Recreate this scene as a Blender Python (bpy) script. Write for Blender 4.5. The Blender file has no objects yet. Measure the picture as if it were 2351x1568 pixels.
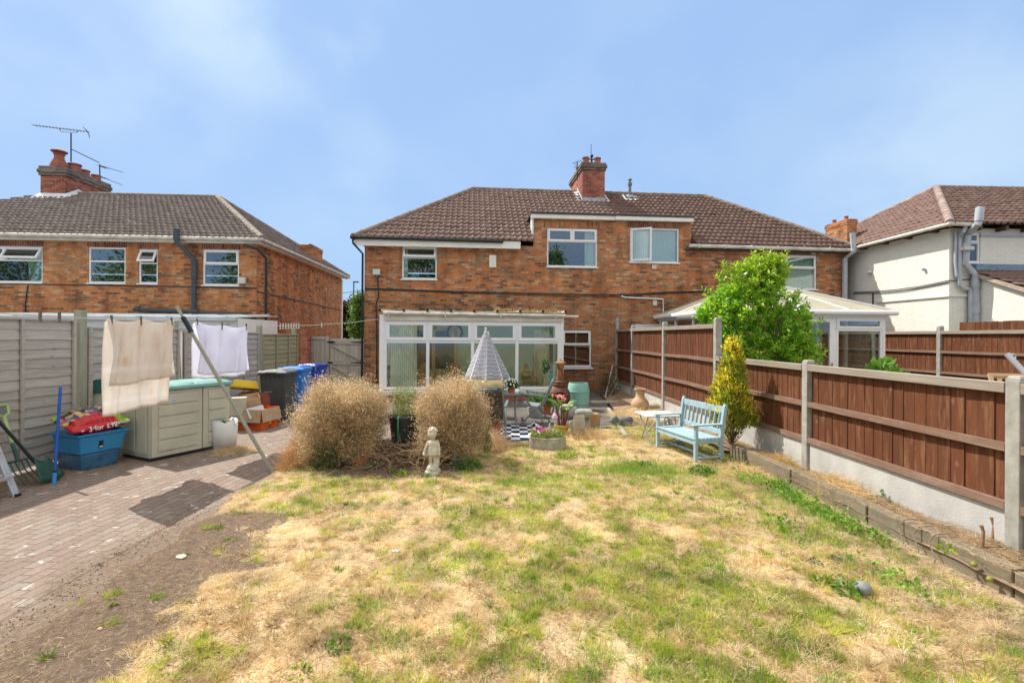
import bpy, bmesh, math, random
import numpy as np
from math import radians as R, sin, cos, pi, tan, sqrt, atan2
from mathutils import Matrix, Vector

random.seed(7)
RNG = np.random.default_rng(11)
SC = bpy.context.scene
COL = SC.collection

# ------------------------------------------------------------------ camera, sky, sun, exposure
CAM_H = 1.85
F = 1110.0            # focal length in units of a 2351-wide picture
ROLL = 0.006
cam = bpy.data.cameras.new('camera'); camo = bpy.data.objects.new('camera', cam); COL.objects.link(camo)
cam.sensor_width = 36; cam.lens = F / 2351 * 36; cam.shift_y = -12.0 / 2351
cam.clip_start = 0.05; cam.clip_end = 800
camo.matrix_world = Matrix.Translation((0, 0, CAM_H)) @ Matrix.Rotation(R(90), 4, 'X') @ Matrix.Rotation(ROLL, 4, 'Z')
SC.camera = camo

SUN_EL = R(52); SUN_DIR = Vector((-0.84 * cos(SUN_EL), 0.54 * cos(SUN_EL), sin(SUN_EL))).normalized()   # towards the sun
W = bpy.data.worlds.new('World'); SC.world = W; W.use_nodes = True
nt = W.node_tree; nt.nodes.clear()
def wn(t, **k):
    n = nt.nodes.new(t)
    for a, b in k.items(): setattr(n, a, b)
    return n
sky = wn('ShaderNodeTexSky', sky_type='NISHITA', sun_disc=False, sun_elevation=SUN_EL,
         sun_rotation=atan2(SUN_DIR.x, SUN_DIR.y), altitude=100, air_density=1.0, dust_density=1.6, ozone_density=1.2)
bg = wn('ShaderNodeBackground'); bg.inputs[1].default_value = 0.15
wo = wn('ShaderNodeOutputWorld')
tc = wn('ShaderNodeTexCoord')
def cloud(direction, size, soft, strength, nscale, seed):
    d = Vector(direction).normalized()
    vm = wn('ShaderNodeVectorMath', operation='DOT_PRODUCT'); vm.inputs[1].default_value = d
    nt.links.new(tc.outputs['Generated'], vm.inputs[0])
    no = wn('ShaderNodeTexNoise'); no.inputs['Scale'].default_value = nscale; no.inputs['Detail'].default_value = 5
    no.inputs['Roughness'].default_value = .5
    mp = wn('ShaderNodeMapping'); mp.inputs['Location'].default_value = (seed, seed * .3, 0); mp.inputs['Scale'].default_value = (1, 1, 1.3)
    nt.links.new(tc.outputs['Generated'], mp.inputs[0]); nt.links.new(mp.outputs[0], no.inputs['Vector'])
    mr = wn('ShaderNodeMapRange', interpolation_type='SMOOTHSTEP'); mr.inputs[1].default_value = cos(size + soft); mr.inputs[2].default_value = cos(max(size - soft, 0.0))
    nt.links.new(vm.outputs['Value'], mr.inputs[0])
    nr = wn('ShaderNodeMapRange', interpolation_type='SMOOTHSTEP'); nr.inputs[1].default_value = .34; nr.inputs[2].default_value = .70
    nt.links.new(no.outputs[0], nr.inputs[0])
    mu = wn('ShaderNodeMath', operation='MULTIPLY'); nt.links.new(mr.outputs[0], mu.inputs[0]); nt.links.new(nr.outputs[0], mu.inputs[1])
    m2 = wn('ShaderNodeMath', operation='MULTIPLY'); m2.inputs[1].default_value = strength; nt.links.new(mu.outputs[0], m2.inputs[0])
    return m2.outputs[0]
acc = sky.outputs[0]
def wmix(f, a_, b_):
    mx = wn('ShaderNodeMixRGB')
    for i, x in enumerate((f, a_, b_)):
        if isinstance(x, (int, float)): mx.inputs[i].default_value = x
        elif isinstance(x, tuple): mx.inputs[i].default_value = (*x, 1)
        else: nt.links.new(x, mx.inputs[i])
    return mx.outputs[0]
BLUE = (1.20, 1.86, 3.02)      # clear summer blue low in the north
acc = wmix(.94, acc, BLUE)
# paler towards the horizon
sx = wn('ShaderNodeSeparateXYZ'); nt.links.new(tc.outputs['Generated'], sx.inputs[0])
hz = wn('ShaderNodeMapRange'); hz.inputs[1].default_value = .0; hz.inputs[2].default_value = .38; hz.inputs[3].default_value = .5; hz.inputs[4].default_value = 0
nt.links.new(sx.outputs[2], hz.inputs[0]); acc = wmix(hz.outputs[0], acc, (1.6, 2.3, 3.1))
# bright veil added overhead and behind the camera to lift the shaded walls
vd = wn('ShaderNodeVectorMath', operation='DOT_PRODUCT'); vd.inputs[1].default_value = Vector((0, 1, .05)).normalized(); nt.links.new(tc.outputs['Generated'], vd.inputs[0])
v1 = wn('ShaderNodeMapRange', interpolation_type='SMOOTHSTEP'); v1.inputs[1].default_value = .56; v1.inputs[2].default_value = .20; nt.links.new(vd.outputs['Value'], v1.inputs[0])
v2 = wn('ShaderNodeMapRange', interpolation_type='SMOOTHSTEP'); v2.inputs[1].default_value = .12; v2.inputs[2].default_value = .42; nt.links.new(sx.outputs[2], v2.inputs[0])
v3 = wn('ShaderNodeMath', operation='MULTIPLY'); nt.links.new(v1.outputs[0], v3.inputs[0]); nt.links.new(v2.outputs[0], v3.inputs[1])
FILL_VEIL = (4.35, 4.2, 4.0)
acc = wmix(v3.outputs[0], acc, FILL_VEIL)
CLOUDS = [((-.50, 1, .74), .09, .14, .95, 3.0, 3.1), ((-.36, 1, .38), .05, .07, .16, 5, 1.2), ((-1.0, 1, .62), .08, .10, .3, 4, 5.2),
          ((1.0, 1, .33), .15, .14, .35, 5, 8.0), ((-.70, 1, .52), .08, .10, .22, 5, 2.2), ((-.32, 1, .24), .10, .12, .14, 5, 6.2), ((.35, 1, .2), .35, .3, .15, 4, 6.2)]
CLOUD_COL = (2.75, 3.3, 3.55)
for c_ in CLOUDS: acc = wmix(cloud(*c_), acc, CLOUD_COL)
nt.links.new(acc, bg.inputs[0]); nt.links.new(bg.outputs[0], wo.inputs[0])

sl = bpy.data.lights.new('sun', 'SUN'); sl.energy = 3.0; sl.angle = R(.53); sl.color = (1, .95, .87)
so = bpy.data.objects.new('sun', sl); COL.objects.link(so); so.rotation_euler = SUN_DIR.to_track_quat('Z', 'Y').to_euler()
SC.view_settings.view_transform = 'Standard'; SC.view_settings.look = 'None'; SC.view_settings.gamma = 1
SC.view_settings.exposure = 1.0
SC.cycles.max_bounces = 8; SC.cycles.transparent_max_bounces = 16; SC.cycles.use_denoising = True; SC.cycles.denoising_prefilter = 'NONE'; SC.cycles.use_adaptive_sampling = False
SC.cycles.sample_clamp_indirect = 6

# ------------------------------------------------------------------ measuring helpers (photo pixel -> place)
def ray(px, py):
    x = (px - 1175.5) / F; y = (772.0 - py) / F
    return Vector((x * cos(ROLL) - y * sin(ROLL), 1.0, x * sin(ROLL) + y * cos(ROLL)))
def G(px, py, z=0.0):
    d = ray(px, py); t = (z - CAM_H) / d.z
    return Vector((d.x * t, t, z))
def AT(px, py, Y):
    d = ray(px, py)
    return Vector((d.x * Y, Y, CAM_H + d.z * Y))
class Frame:
    def __init__(s, x, y, deg):
        s.o = Vector((x, y, 0)); s.a = R(deg); s.u = Vector((cos(s.a), sin(s.a), 0)); s.v = Vector((-sin(s.a), cos(s.a), 0))
    def hit(s, px, py, c=0.0):      # local plane y = c
        d = ray(px, py); t = (c + s.o.dot(s.v)) / d.dot(s.v)
        p = Vector((0, 0, CAM_H)) + d * t
        return ((p - s.o).dot(s.u), p.z)
    def hitx(s, px, py, c=0.0):     # local plane x = c
        d = ray(px, py); t = (c + s.o.dot(s.u)) / d.dot(s.u)
        p = Vector((0, 0, CAM_H)) + d * t
        return ((p - s.o).dot(s.v), p.z)
    def w(s, u, v, z=0): return s.o + s.u * u + s.v * v + Vector((0, 0, z))
    def l(s, p): q = Vector(p) - s.o; return Vector((q.dot(s.u), q.dot(s.v), q.z))

def _h(ix, iy, s):
    n = np.sin(ix * 127.1 + iy * 311.7 + s * 74.7) * 43758.5453
    return n - np.floor(n)
def vnoise(x, y, s=0):
    ix = np.floor(x); iy = np.floor(y); fx = x - ix; fy = y - iy
    fx = fx * fx * (3 - 2 * fx); fy = fy * fy * (3 - 2 * fy)
    a = _h(ix, iy, s); b = _h(ix + 1, iy, s); c = _h(ix, iy + 1, s); d = _h(ix + 1, iy + 1, s)
    return (a * (1 - fx) + b * fx) * (1 - fy) + (c * (1 - fx) + d * fx) * fy
def fbm(x, y, s=0, o=4):
    t = 0; a = .5
    for k in range(o): t = t + a * vnoise(x * 2 ** k, y * 2 ** k, s + k); a *= .5
    return t / (1 - .5 ** o)
def sstep(a, b, x):
    t = np.clip((x - a) / (b - a), 0, 1); return t * t * (3 - 2 * t)

# ------------------------------------------------------------------ materials
MATS = {}
def C(h):
    v = [int(h[i:i + 2], 16) / 255 for i in (1, 3, 5)]
    return tuple(x / 12.92 if x <= .04045 else ((x + .055) / 1.055) ** 2.4 for x in v)
class NT:
    def __init__(s, name):
        s.m = bpy.data.materials.new(name); s.m.use_nodes = True; s.t = s.m.node_tree; s.t.nodes.clear()
        s.out = s.n('ShaderNodeOutputMaterial'); s.bsdf = s.n('ShaderNodeBsdfPrincipled'); s.l(s.bsdf.outputs[0], s.out.inputs[0])
    def n(s, t, **k):
        n = s.t.nodes.new(t)
        for a, b in k.items(): setattr(n, a, b)
        return n
    def l(s, a, b): s.t.links.new(a, b)
    def set(s, n, **k):
        for a, b in k.items():
            n.inputs[a.replace('_', ' ')].default_value = b
        return n
    def coord(s, scale=(1, 1, 1), rot=(0, 0, 0), which='Object'):
        tc = s.n('ShaderNodeTexCoord'); mp = s.n('ShaderNodeMapping'); mp.inputs['Scale'].default_value = scale; mp.inputs['Rotation'].default_value = rot
        s.l(tc.outputs[which], mp.inputs[0]); return mp.outputs[0]
    def noise(s, vec, scale, detail=4, rough=.55, dist=0):
        n = s.n('ShaderNodeTexNoise'); n.inputs['Scale'].default_value = scale; n.inputs['Detail'].default_value = detail
        n.inputs['Roughness'].default_value = rough; n.inputs['Distortion'].default_value = dist
        if vec is not None: s.l(vec, n.inputs['Vector'])
        return n.outputs[0]
    def ramp(s, fac, stops, interp='LINEAR'):
        r = s.n('ShaderNodeValToRGB'); r.color_ramp.interpolation = interp
        e = r.color_ramp.elements
        while len(e) < len(stops): e.new(.5)
        for k, (p, c) in enumerate(stops):
            e[k].position = p; e[k].color = (*c, 1) if len(c) == 3 else c
        s.l(fac, r.inputs[0]); return r.outputs[0]
    def mix(s, fac, a, b, mode='MIX'):
        m = s.n('ShaderNodeMixRGB', blend_type=mode)
        for i, x in ((0, fac), (1, a), (2, b)):
            if isinstance(x, (int, float)): m.inputs[i].default_value = x if i == 0 else (x, x, x, 1)
            elif isinstance(x, tuple): m.inputs[i].default_value = (*x, 1)
            else: s.l(x, m.inputs[i])
        return m.outputs[0]
    def math(s, op, a, b=0.0):
        m = s.n('ShaderNodeMath', operation=op)
        for i, x in ((0, a), (1, b)):
            if isinstance(x, (int, float)): m.inputs[i].default_value = x
            else: s.l(x, m.inputs[i])
        return m.outputs[0]
    def rng(s, v, a, b, c=0., d=1.):
        m = s.n('ShaderNodeMapRange'); s.l(v, m.inputs[0])
        for i, x in enumerate((a, b, c, d)): m.inputs[i + 1].default_value = x
        return m.outputs[0]
    def bump(s, h, strength=.3, dist=.01):
        b = s.n('ShaderNodeBump'); b.inputs['Strength'].default_value = strength; b.inputs['Distance'].default_value = dist
        s.l(h, b.inputs['Height']); s.l(b.outputs[0], s.bsdf.inputs['Normal'])
    def island(s):
        return s.n('ShaderNodeNewGeometry').outputs['Random Per Island']
    def fin(s, col, rough=.8, spec=.3, metal=0):
        if isinstance(col, tuple): s.bsdf.inputs['Base Color'].default_value = (*col, 1)
        else: s.l(col, s.bsdf.inputs['Base Color'])
        if isinstance(rough, (int, float)): s.bsdf.inputs['Roughness'].default_value = rough
        else: s.l(rough, s.bsdf.inputs['Roughness'])
        s.bsdf.inputs['Specular IOR Level'].default_value = spec; s.bsdf.inputs['Metallic'].default_value = metal
        return s.m
def sc(c, k): return tuple(min(x * k, .95) for x in c)
def M(name, col, rough=.6, var=.2, scale=8, bump=0., metal=0, spec=.4, col2=None, stretch=(1, 1, 1), isl=0., bscale=None, dist=.004):
    if name in MATS: return MATS[name]
    s = NT(name); v = s.coord(stretch); f = s.noise(v, scale, 6)
    c = s.ramp(f, [(.3, sc(col, 1 - var)), (.7, col2 or sc(col, 1 + var))])
    if isl:
        k = s.rng(s.island(), 0, 1, 1 - isl, 1 + isl); c = s.mix(1.0, c, k, 'MULTIPLY')
    if bump: s.bump(s.noise(v, bscale or scale * 4, 5, .6), bump, dist)
    rr = s.rng(s.noise(v, scale * 2.3, 3), .3, .7, max(rough - .1, .02), min(rough + .1, 1))
    MATS[name] = s.fin(c, rr, spec, metal); return MATS[name]

def brick_mat(name, cols, mortar, w=.235, h=.075, ms=.007, horizontal=False, rot=0, stain=.5, bump=.5, soldier=False, rough=.85, patch=.35):
    s = NT(name)
    tc = s.n('ShaderNodeTexCoord'); sp = s.n('ShaderNodeSeparateXYZ'); s.l(tc.outputs['Object'], sp.inputs[0])
    cb = s.n('ShaderNodeCombineXYZ')
    if horizontal:
        mp = s.n('ShaderNodeMapping'); mp.inputs['Rotation'].default_value = (0, 0, rot); s.l(tc.outputs['Object'], mp.inputs[0]); bv = mp.outputs[0]
    else:
        xy = s.math('ADD', sp.outputs[0], sp.outputs[1])
        if soldier: s.l(sp.outputs[2], cb.inputs[0]); s.l(xy, cb.inputs[1])
        else: s.l(xy, cb.inputs[0]); s.l(sp.outputs[2], cb.inputs[1])
        bv = cb.outputs[0]
    wob = s.n('ShaderNodeTexNoise'); wob.inputs['Scale'].default_value = 9; s.l(tc.outputs['Object'], wob.inputs['Vector'])
    wv = s.n('ShaderNodeVectorMath', operation='SCALE'); s.l(wob.outputs[1], wv.inputs[0]); wv.inputs['Scale'].default_value = .012
    ad = s.n('ShaderNodeVectorMath', operation='ADD'); s.l(bv, ad.inputs[0]); s.l(wv.outputs[0], ad.inputs[1])
    b = s.n('ShaderNodeTexBrick'); s.l(ad.outputs[0], b.inputs['Vector'])
    b.inputs['Color1'].default_value = (0, 0, 0, 1); b.inputs['Color2'].default_value = (1, 1, 1, 1); b.inputs['Mortar'].default_value = (.5, .5, .5, 1)
    b.inputs['Scale'].default_value = 1; b.inputs['Brick Width'].default_value = w; b.inputs['Row Height'].default_value = h
    b.inputs['Mortar Size'].default_value = ms; b.inputs['Mortar Smooth'].default_value = .2; b.inputs['Bias'].default_value = 0
    n1 = s.noise(tc.outputs['Object'], .55, 4); n2 = s.noise(tc.outputs['Object'], 14, 5)
    f = s.math('ADD', b.outputs['Color'], s.rng(n1, .3, .7, -patch, patch))
    f = s.math('ADD', f, s.rng(n2, .3, .7, -.08, .08))
    bc = s.ramp(f, [(k / (len(cols) - 1), c) for k, c in enumerate(cols)])
    n3 = s.noise(s.coord((1.5, 1.5, .55)), 1.2, 6, .65)
    dirt = s.mix(s.rng(n3, .40, .72), (1, 1, 1), (1 - stain * .85, 1 - stain, 1 - stain * 1.05))
    bc = s.mix(1.0, bc, dirt, 'MULTIPLY')
    mo = s.mix(s.noise(tc.outputs['Object'], 5), sc(mortar, .65), sc(mortar, 1.25))
    if name == 'house_brick':      # the ground floor is laid in a browner batch
        low = s.rng(s.math('ADD', sp.outputs[2], s.rng(n3, .3, .7, -.5, .5)), 3.3, 2.9)
        bc = s.mix(low, bc, s.mix(1.0, bc, (.78, .84, .90), 'MULTIPLY'))
    mo = s.mix(1.0, mo, dirt, 'MULTIPLY')
    c = s.mix(b.outputs['Fac'], bc, mo)
    hgt = s.math('ADD', s.math('MULTIPLY', b.outputs['Fac'], -1.0), s.math('MULTIPLY', s.noise(tc.outputs['Object'], 60, 4), .5))
    s.bump(hgt, bump, .008)
    return s.fin(c, rough, .2)

ORANGE = [(.17, .10, .062), (.30, .17, .10), (.42, .18, .085), (.55, .20, .075), (.61, .225, .08), (.52, .185, .075), (.62, .38, .22), (.34, .225, .135)]
m_brick = brick_mat('house_brick', ORANGE, (.42, .28, .165), stain=.62, patch=.34)
m_brick_l = brick_mat('weathered_orange_brick', [(.20, .11, .066), (.34, .17, .085), (.51, .195, .072), (.60, .225, .08), (.55, .215, .085), (.61, .36, .19), (.35, .22, .125)], (.41, .27, .155), patch=.33, stain=.62)
m_brick_red = brick_mat('red_brick', [(.20, .06, .045), (.34, .10, .07), (.42, .13, .085), (.46, .17, .11)], (.36, .27, .2))
m_soldier = brick_mat('soldier_brick', [(.12, .045, .035), (.24, .08, .05), (.32, .12, .06)], (.32, .27, .2), soldier=True)
m_soldier_o = brick_mat('soldier_brick_pale', ORANGE, (.32, .27, .2), soldier=True)
m_brick_white = brick_mat('painted_brick', [(.74, .735, .66), (.79, .785, .715), (.76, .755, .68)], (.715, .71, .64), stain=.06, patch=.1, bump=.35)
m_pave = brick_mat('block_paving', [(.19, .145, .125), (.29, .21, .18), (.32, .25, .21), (.27, .245, .22)], (.115, .09, .07), w=.21, h=.105, ms=.005, horizontal=True, rot=R(-21), stain=.35, bump=.5, patch=.3)

def pave_spots():
    s = NT('block_paving_worn'); tcn = s.coord(rot=(0, 0, R(92)))
    b = s.n('ShaderNodeTexBrick'); s.l(tcn, b.inputs['Vector'])
    b.inputs['Color1'].default_value = (0, 0, 0, 1); b.inputs['Color2'].default_value = (1, 1, 1, 1); b.inputs['Mortar'].default_value = (.5, .5, .5, 1)
    for k, v in (('Scale', 1), ('Brick Width', .21), ('Row Height', .105), ('Mortar Size', .006), ('Mortar Smooth', .3)): b.inputs[k].default_value = v
    o = s.coord()
    f = s.math('ADD', b.outputs['Color'], s.rng(s.noise(o, .8, 4), .3, .7, -.5, .5))
    bc = s.ramp(f, [(0, (.235, .170, .135)), (.3, (.262, .194, .155)), (.6, (.278, .212, .170)), (.85, (.275, .226, .185)), (1, (.29, .21, .166))])
    lich = s.rng(s.noise(o, 7, 3, .5, .6), .64, .70)
    bc = s.mix(s.math('MULTIPLY', lich, .75), bc, (.55, .52, .47))
    dirt = s.rng(s.noise(o, 38, 5, .7), .3, .7, .72, 1.18)
    bc = s.mix(1.0, bc, dirt, 'MULTIPLY')
    c = s.mix(b.outputs['Fac'], bc, (.135, .105, .075))
    sp = s.n('ShaderNodeSeparateXYZ'); s.l(o, sp.inputs[0])      # soil trodden over the blocks beside the bare strip
    e = s.math('ADD', s.math('ADD', sp.outputs[0], 3.12 - .18), s.math('MULTIPLY', sp.outputs[1], .06)); nz = s.math('ADD', s.rng(s.noise(o, 1.6, 5, .65), .3, .7, -.32, .32), s.rng(s.noise(o, 11, 4, .7), .3, .7, -.16, .16))
    f = s.math('MULTIPLY', s.rng(s.math('ADD', e, nz), -.42, .05), s.rng(sp.outputs[1], 5.6, 4.6))
    so_ = s.ramp(s.noise(o, 26, 6, .7), [(.3, (.10, .068, .046)), (.55, (.185, .132, .094)), (.72, (.29, .22, .165))])
    c = s.mix(s.math('MULTIPLY', f, .93), c, so_)
    hgt = s.math('ADD', s.math('MULTIPLY', b.outputs['Fac'], -1.0), s.math('MULTIPLY', s.noise(o, 70, 4), .6))
    s.bump(hgt, .6, .007)
    return s.fin(c, .85, .25)
m_pave = pave_spots()

def tile_mat(name, a, b, lichen=(.30, .25, .2), split=None):
    s = NT(name); o = s.coord()
    tcx = s.coord((5, 5, 5)); w = s.n('ShaderNodeTexWhiteNoise'); fl = s.n('ShaderNodeVectorMath', operation='FLOOR'); s.l(tcx, fl.inputs[0]); s.l(fl.outputs[0], w.inputs[0])
    c = s.mix(s.rng(s.noise(o, 1.1, 5), .3, .7), a, b)
    if split:      # next door's half was tiled in a darker batch
        sp = s.n('ShaderNodeSeparateXYZ'); s.l(o, sp.inputs[0]); c = s.mix(s.math('GREATER_THAN', sp.outputs[0], split), c, s.mix(1.0, c, (.74, .68, .66), 'MULTIPLY'))
    c = s.mix(1.0, c, s.rng(w.outputs[0], 0, 1, .93, 1.06), 'MULTIPLY')
    c = s.mix(s.math('MULTIPLY', s.rng(s.noise(o, 9, 6, .7), .54, .70), .7), c, lichen)
    s.bump(s.noise(o, 40, 4), .3, .006)
    return s.fin(c, .75, .3)
m_tile = tile_mat('roof_tile_brown', (.185, .118, .096), (.245, .165, .135), (.33, .27, .205), 8.9)
m_tile_grey = tile_mat('roof_tile_grey_brown', (.165, .132, .118), (.225, .185, .165), (.34, .30, .26))
m_tile_w = tile_mat('roof_tile_red_brown', (.17, .10, .082), (.215, .135, .11), (.31, .26, .21))
m_ridge = M('ridge_mortar', (.22, .17, .14), .9, .35, 5, .4)
m_ridge_pale = M('hip_mortar', (.25, .215, .175), .95, .3, 4, .6)
m_ridge_red = M('hip_tile_weathered', (.27, .16, .13), .95, .35, 4, .6, col2=(.42, .33, .28))

m_upvc = M('white_plastic_frame', (.80, .81, .82), .35, .04, 3, spec=.5)
m_upvc_dirty = M('stained_white_plastic', (.66, .60, .45), .5, .18, 2.5, col2=(.78, .74, .62))
m_fascia = M('painted_fascia', (.78, .77, .72), .5, .08, 2)
m_gutter_bk = M('black_plastic', (.018, .02, .022), .35, .2, 5)
m_gutter_gr = M('grey_plastic_pipe', (.43, .46, .50), .4, .1, 5)
m_gutter_wh = M('weathered_gutter', (.55, .53, .47), .6, .25, 4)
m_lead = M('lead_flashing', (.33, .39, .44), .55, .25, 6, .2, col2=(.5, .55, .58))
m_leadw = M('pale_flashing', (.62, .66, .68), .6, .2, 6, .2)
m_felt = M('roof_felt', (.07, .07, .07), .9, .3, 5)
m_conc = M('concrete', (.31, .295, .255), .9, .18, 8, .6, col2=(.42, .40, .355), bscale=70)
m_concw = M('gravel_board_concrete', (.46, .45, .42), .9, .12, 3, .7, col2=(.56, .55, .52), bscale=45, dist=.006)
m_dark = M('dark_void', (.012, .012, .012), .9, .1)  # near-black colour standing in for the shade inside hollow things
m_room = M('room_plaster', (.25, .24, .21), .9, .1)
m_curt = M('net_curtain', (.90, .90, .86), .9, .05, 3)
m_blind = M('pale_green_blind', (.45, .62, .58), .8, .05, 3)

def glass(name, tintc=(.86, .93, .9), base=.06, k=.9):
    s = NT(name); tr = s.n('ShaderNodeBsdfTransparent'); tr.inputs[0].default_value = (*tintc, 1)
    gl = s.n('ShaderNodeBsdfGlossy'); gl.inputs['Roughness'].default_value = .015; gl.inputs['Color'].default_value = (.95, .97, 1, 1)
    o = s.coord(); 
    fr = s.n('ShaderNodeFresnel'); fr.inputs[0].default_value = 1.5
    f = s.math('ADD', s.math('MULTIPLY', fr.outputs[0], k), base)
    b = s.n('ShaderNodeBump'); b.inputs['Strength'].default_value = .04; b.inputs['Distance'].default_value = .02; s.l(s.noise(o, 1.6, 2), b.inputs['Height'])
    s.l(b.outputs[0], gl.inputs['Normal'])
    mx = s.n('ShaderNodeMixShader'); s.l(f, mx.inputs[0]); s.l(tr.outputs[0], mx.inputs[1]); s.l(gl.outputs[0], mx.inputs[2])
    s.l(mx.outputs[0], s.out.inputs[0]); return s.m
m_glass = glass('window_glass', base=.09)
m_glass_c = glass('conservatory_glass', (.90, .96, .92), .03, .8)

def translucent(name, col, amount=.45, rough=.6, var=.12, scale=3, isl=0, transp=0):
    s = NT(name); o = s.coord(); c = s.ramp(s.noise(o, scale, 4), [(.3, sc(col, 1 - var)), (.7, sc(col, 1 + var))])
    if isl: c = s.mix(1.0, c, s.rng(s.island(), 0, 1, 1 - isl, 1 + isl), 'MULTIPLY')
    s.fin(c, rough, .3)
    t = s.n('ShaderNodeBsdfTranslucent'); s.l(c, t.inputs[0])
    mx = s.n('ShaderNodeMixShader'); mx.inputs[0].default_value = amount; s.l(s.bsdf.outputs[0], mx.inputs[1]); s.l(t.outputs[0], mx.inputs[2])
    last = mx.outputs[0]
    if transp:
        tr = s.n('ShaderNodeBsdfTransparent'); m2 = s.n('ShaderNodeMixShader'); m2.inputs[0].default_value = transp; s.l(last, m2.inputs[1]); s.l(tr.outputs[0], m2.inputs[2]); last = m2.outputs[0]
    s.l(last, s.out.inputs[0]); return s.m
m_poly = translucent('polycarbonate_roof', (.62, .57, .43), .35, .4, .1, 2, transp=.05)
m_polyc = translucent('clear_roof_sheet', (.75, .73, .6), .5, .4, .15, 2, transp=.35)

def leafmat(name, cols, amount=.4, rough=.5, spec=.4, tone=False, glow=1.0):
    s = NT(name); c = s.ramp(s.n('ShaderNodeAttribute', attribute_name='tone').outputs['Fac'] if tone else s.island(), [(k / max(len(cols) - 1, 1), x) for k, x in enumerate(cols)])
    c = s.mix(1.0, c, s.rng(s.noise(s.coord(), 3.2, 3), .3, .7, .72, 1.25), 'MULTIPLY')
    s.fin(c, rough, spec); t = s.n('ShaderNodeBsdfTranslucent'); s.l(s.mix(1.0, c, (glow, glow, glow), 'MULTIPLY') if glow != 1 else c, t.inputs[0])
    mx = s.n('ShaderNodeMixShader'); mx.inputs[0].default_value = amount; s.l(s.bsdf.outputs[0], mx.inputs[1]); s.l(t.outputs[0], mx.inputs[2])
    s.l(mx.outputs[0], s.out.inputs[0]); return s.m

def fence_mat(name, a, b, wear, wearamt=.5, vertical=True, knots=True):
    s = NT(name); st = (14, 14, 1.2) if vertical is True else (12, .8, 12) if vertical == 'y' else (1.0, 1.0, 16)
    o = s.coord(st); oo = s.coord()
    f = s.noise(o, 2.2, 6, .65, .3)
    c = s.ramp(f, [(.25, a), (.75, b)])
    c = s.mix(1.0, c, s.rng(s.island(), 0, 1, .86, 1.13), 'MULTIPLY')
    w = s.rng(s.noise(s.coord((6, 6, .9) if vertical else (1.2, 1.2, 5)), 2.2, 7, .75, .25), .50, .76)
    c = s.mix(s.math('MULTIPLY', w, wearamt), c, wear)
    if knots:
        vo = s.n('ShaderNodeTexVoronoi'); vo.inputs['Scale'].default_value = 4.5; vo.inputs['Randomness'].default_value = 1
        s.l(s.coord((1, 1, .8) if vertical else (1, .6, 1.4)), vo.inputs['Vector'])
        kn = s.rng(vo.outputs['Distance'], .05, .13, 1, 0)
        c = s.mix(s.math('MULTIPLY', kn, .55), c, sc(a, .45) if not vertical else sc(wear, .8))
    s.bump(f, .35, .006)
    return s.fin(c, .8, .2)
m_fence_br = fence_mat('brown_stained_boards', (.098, .035, .016), (.158, .058, .027), (.34, .18, .095), .7)
m_fence_brd = fence_mat('faded_brown_rail', (.17, .095, .065), (.26, .17, .125), (.38, .30, .24), .7, False, False)
m_fence_cap = fence_mat('weathered_fence_cap', (.24, .20, .16), (.40, .345, .285), (.30, .16, .10), .5, False, False)
m_fence_gr = fence_mat('grey_weathered_boards', (.34, .31, .275), (.50, .465, .42), (.58, .55, .50), .5, False)
m_fence_grn = fence_mat('mossy_weathered_boards', (.27, .25, .16), (.40, .37, .25), (.34, .36, .2), .6, False)
m_post_grn = fence_mat('treated_timber_post', (.27, .28, .21), (.40, .40, .32), (.45, .43, .35), .5, True, False)
m_gate = fence_mat('grey_gate_timber', (.32, .29, .25), (.45, .42, .365), (.52, .49, .43), .5, True, True)
m_sleeper = fence_mat('weathered_sleeper', (.15, .12, .08), (.31, .255, .18), (.24, .225, .16), .6, 'y', False)

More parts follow.
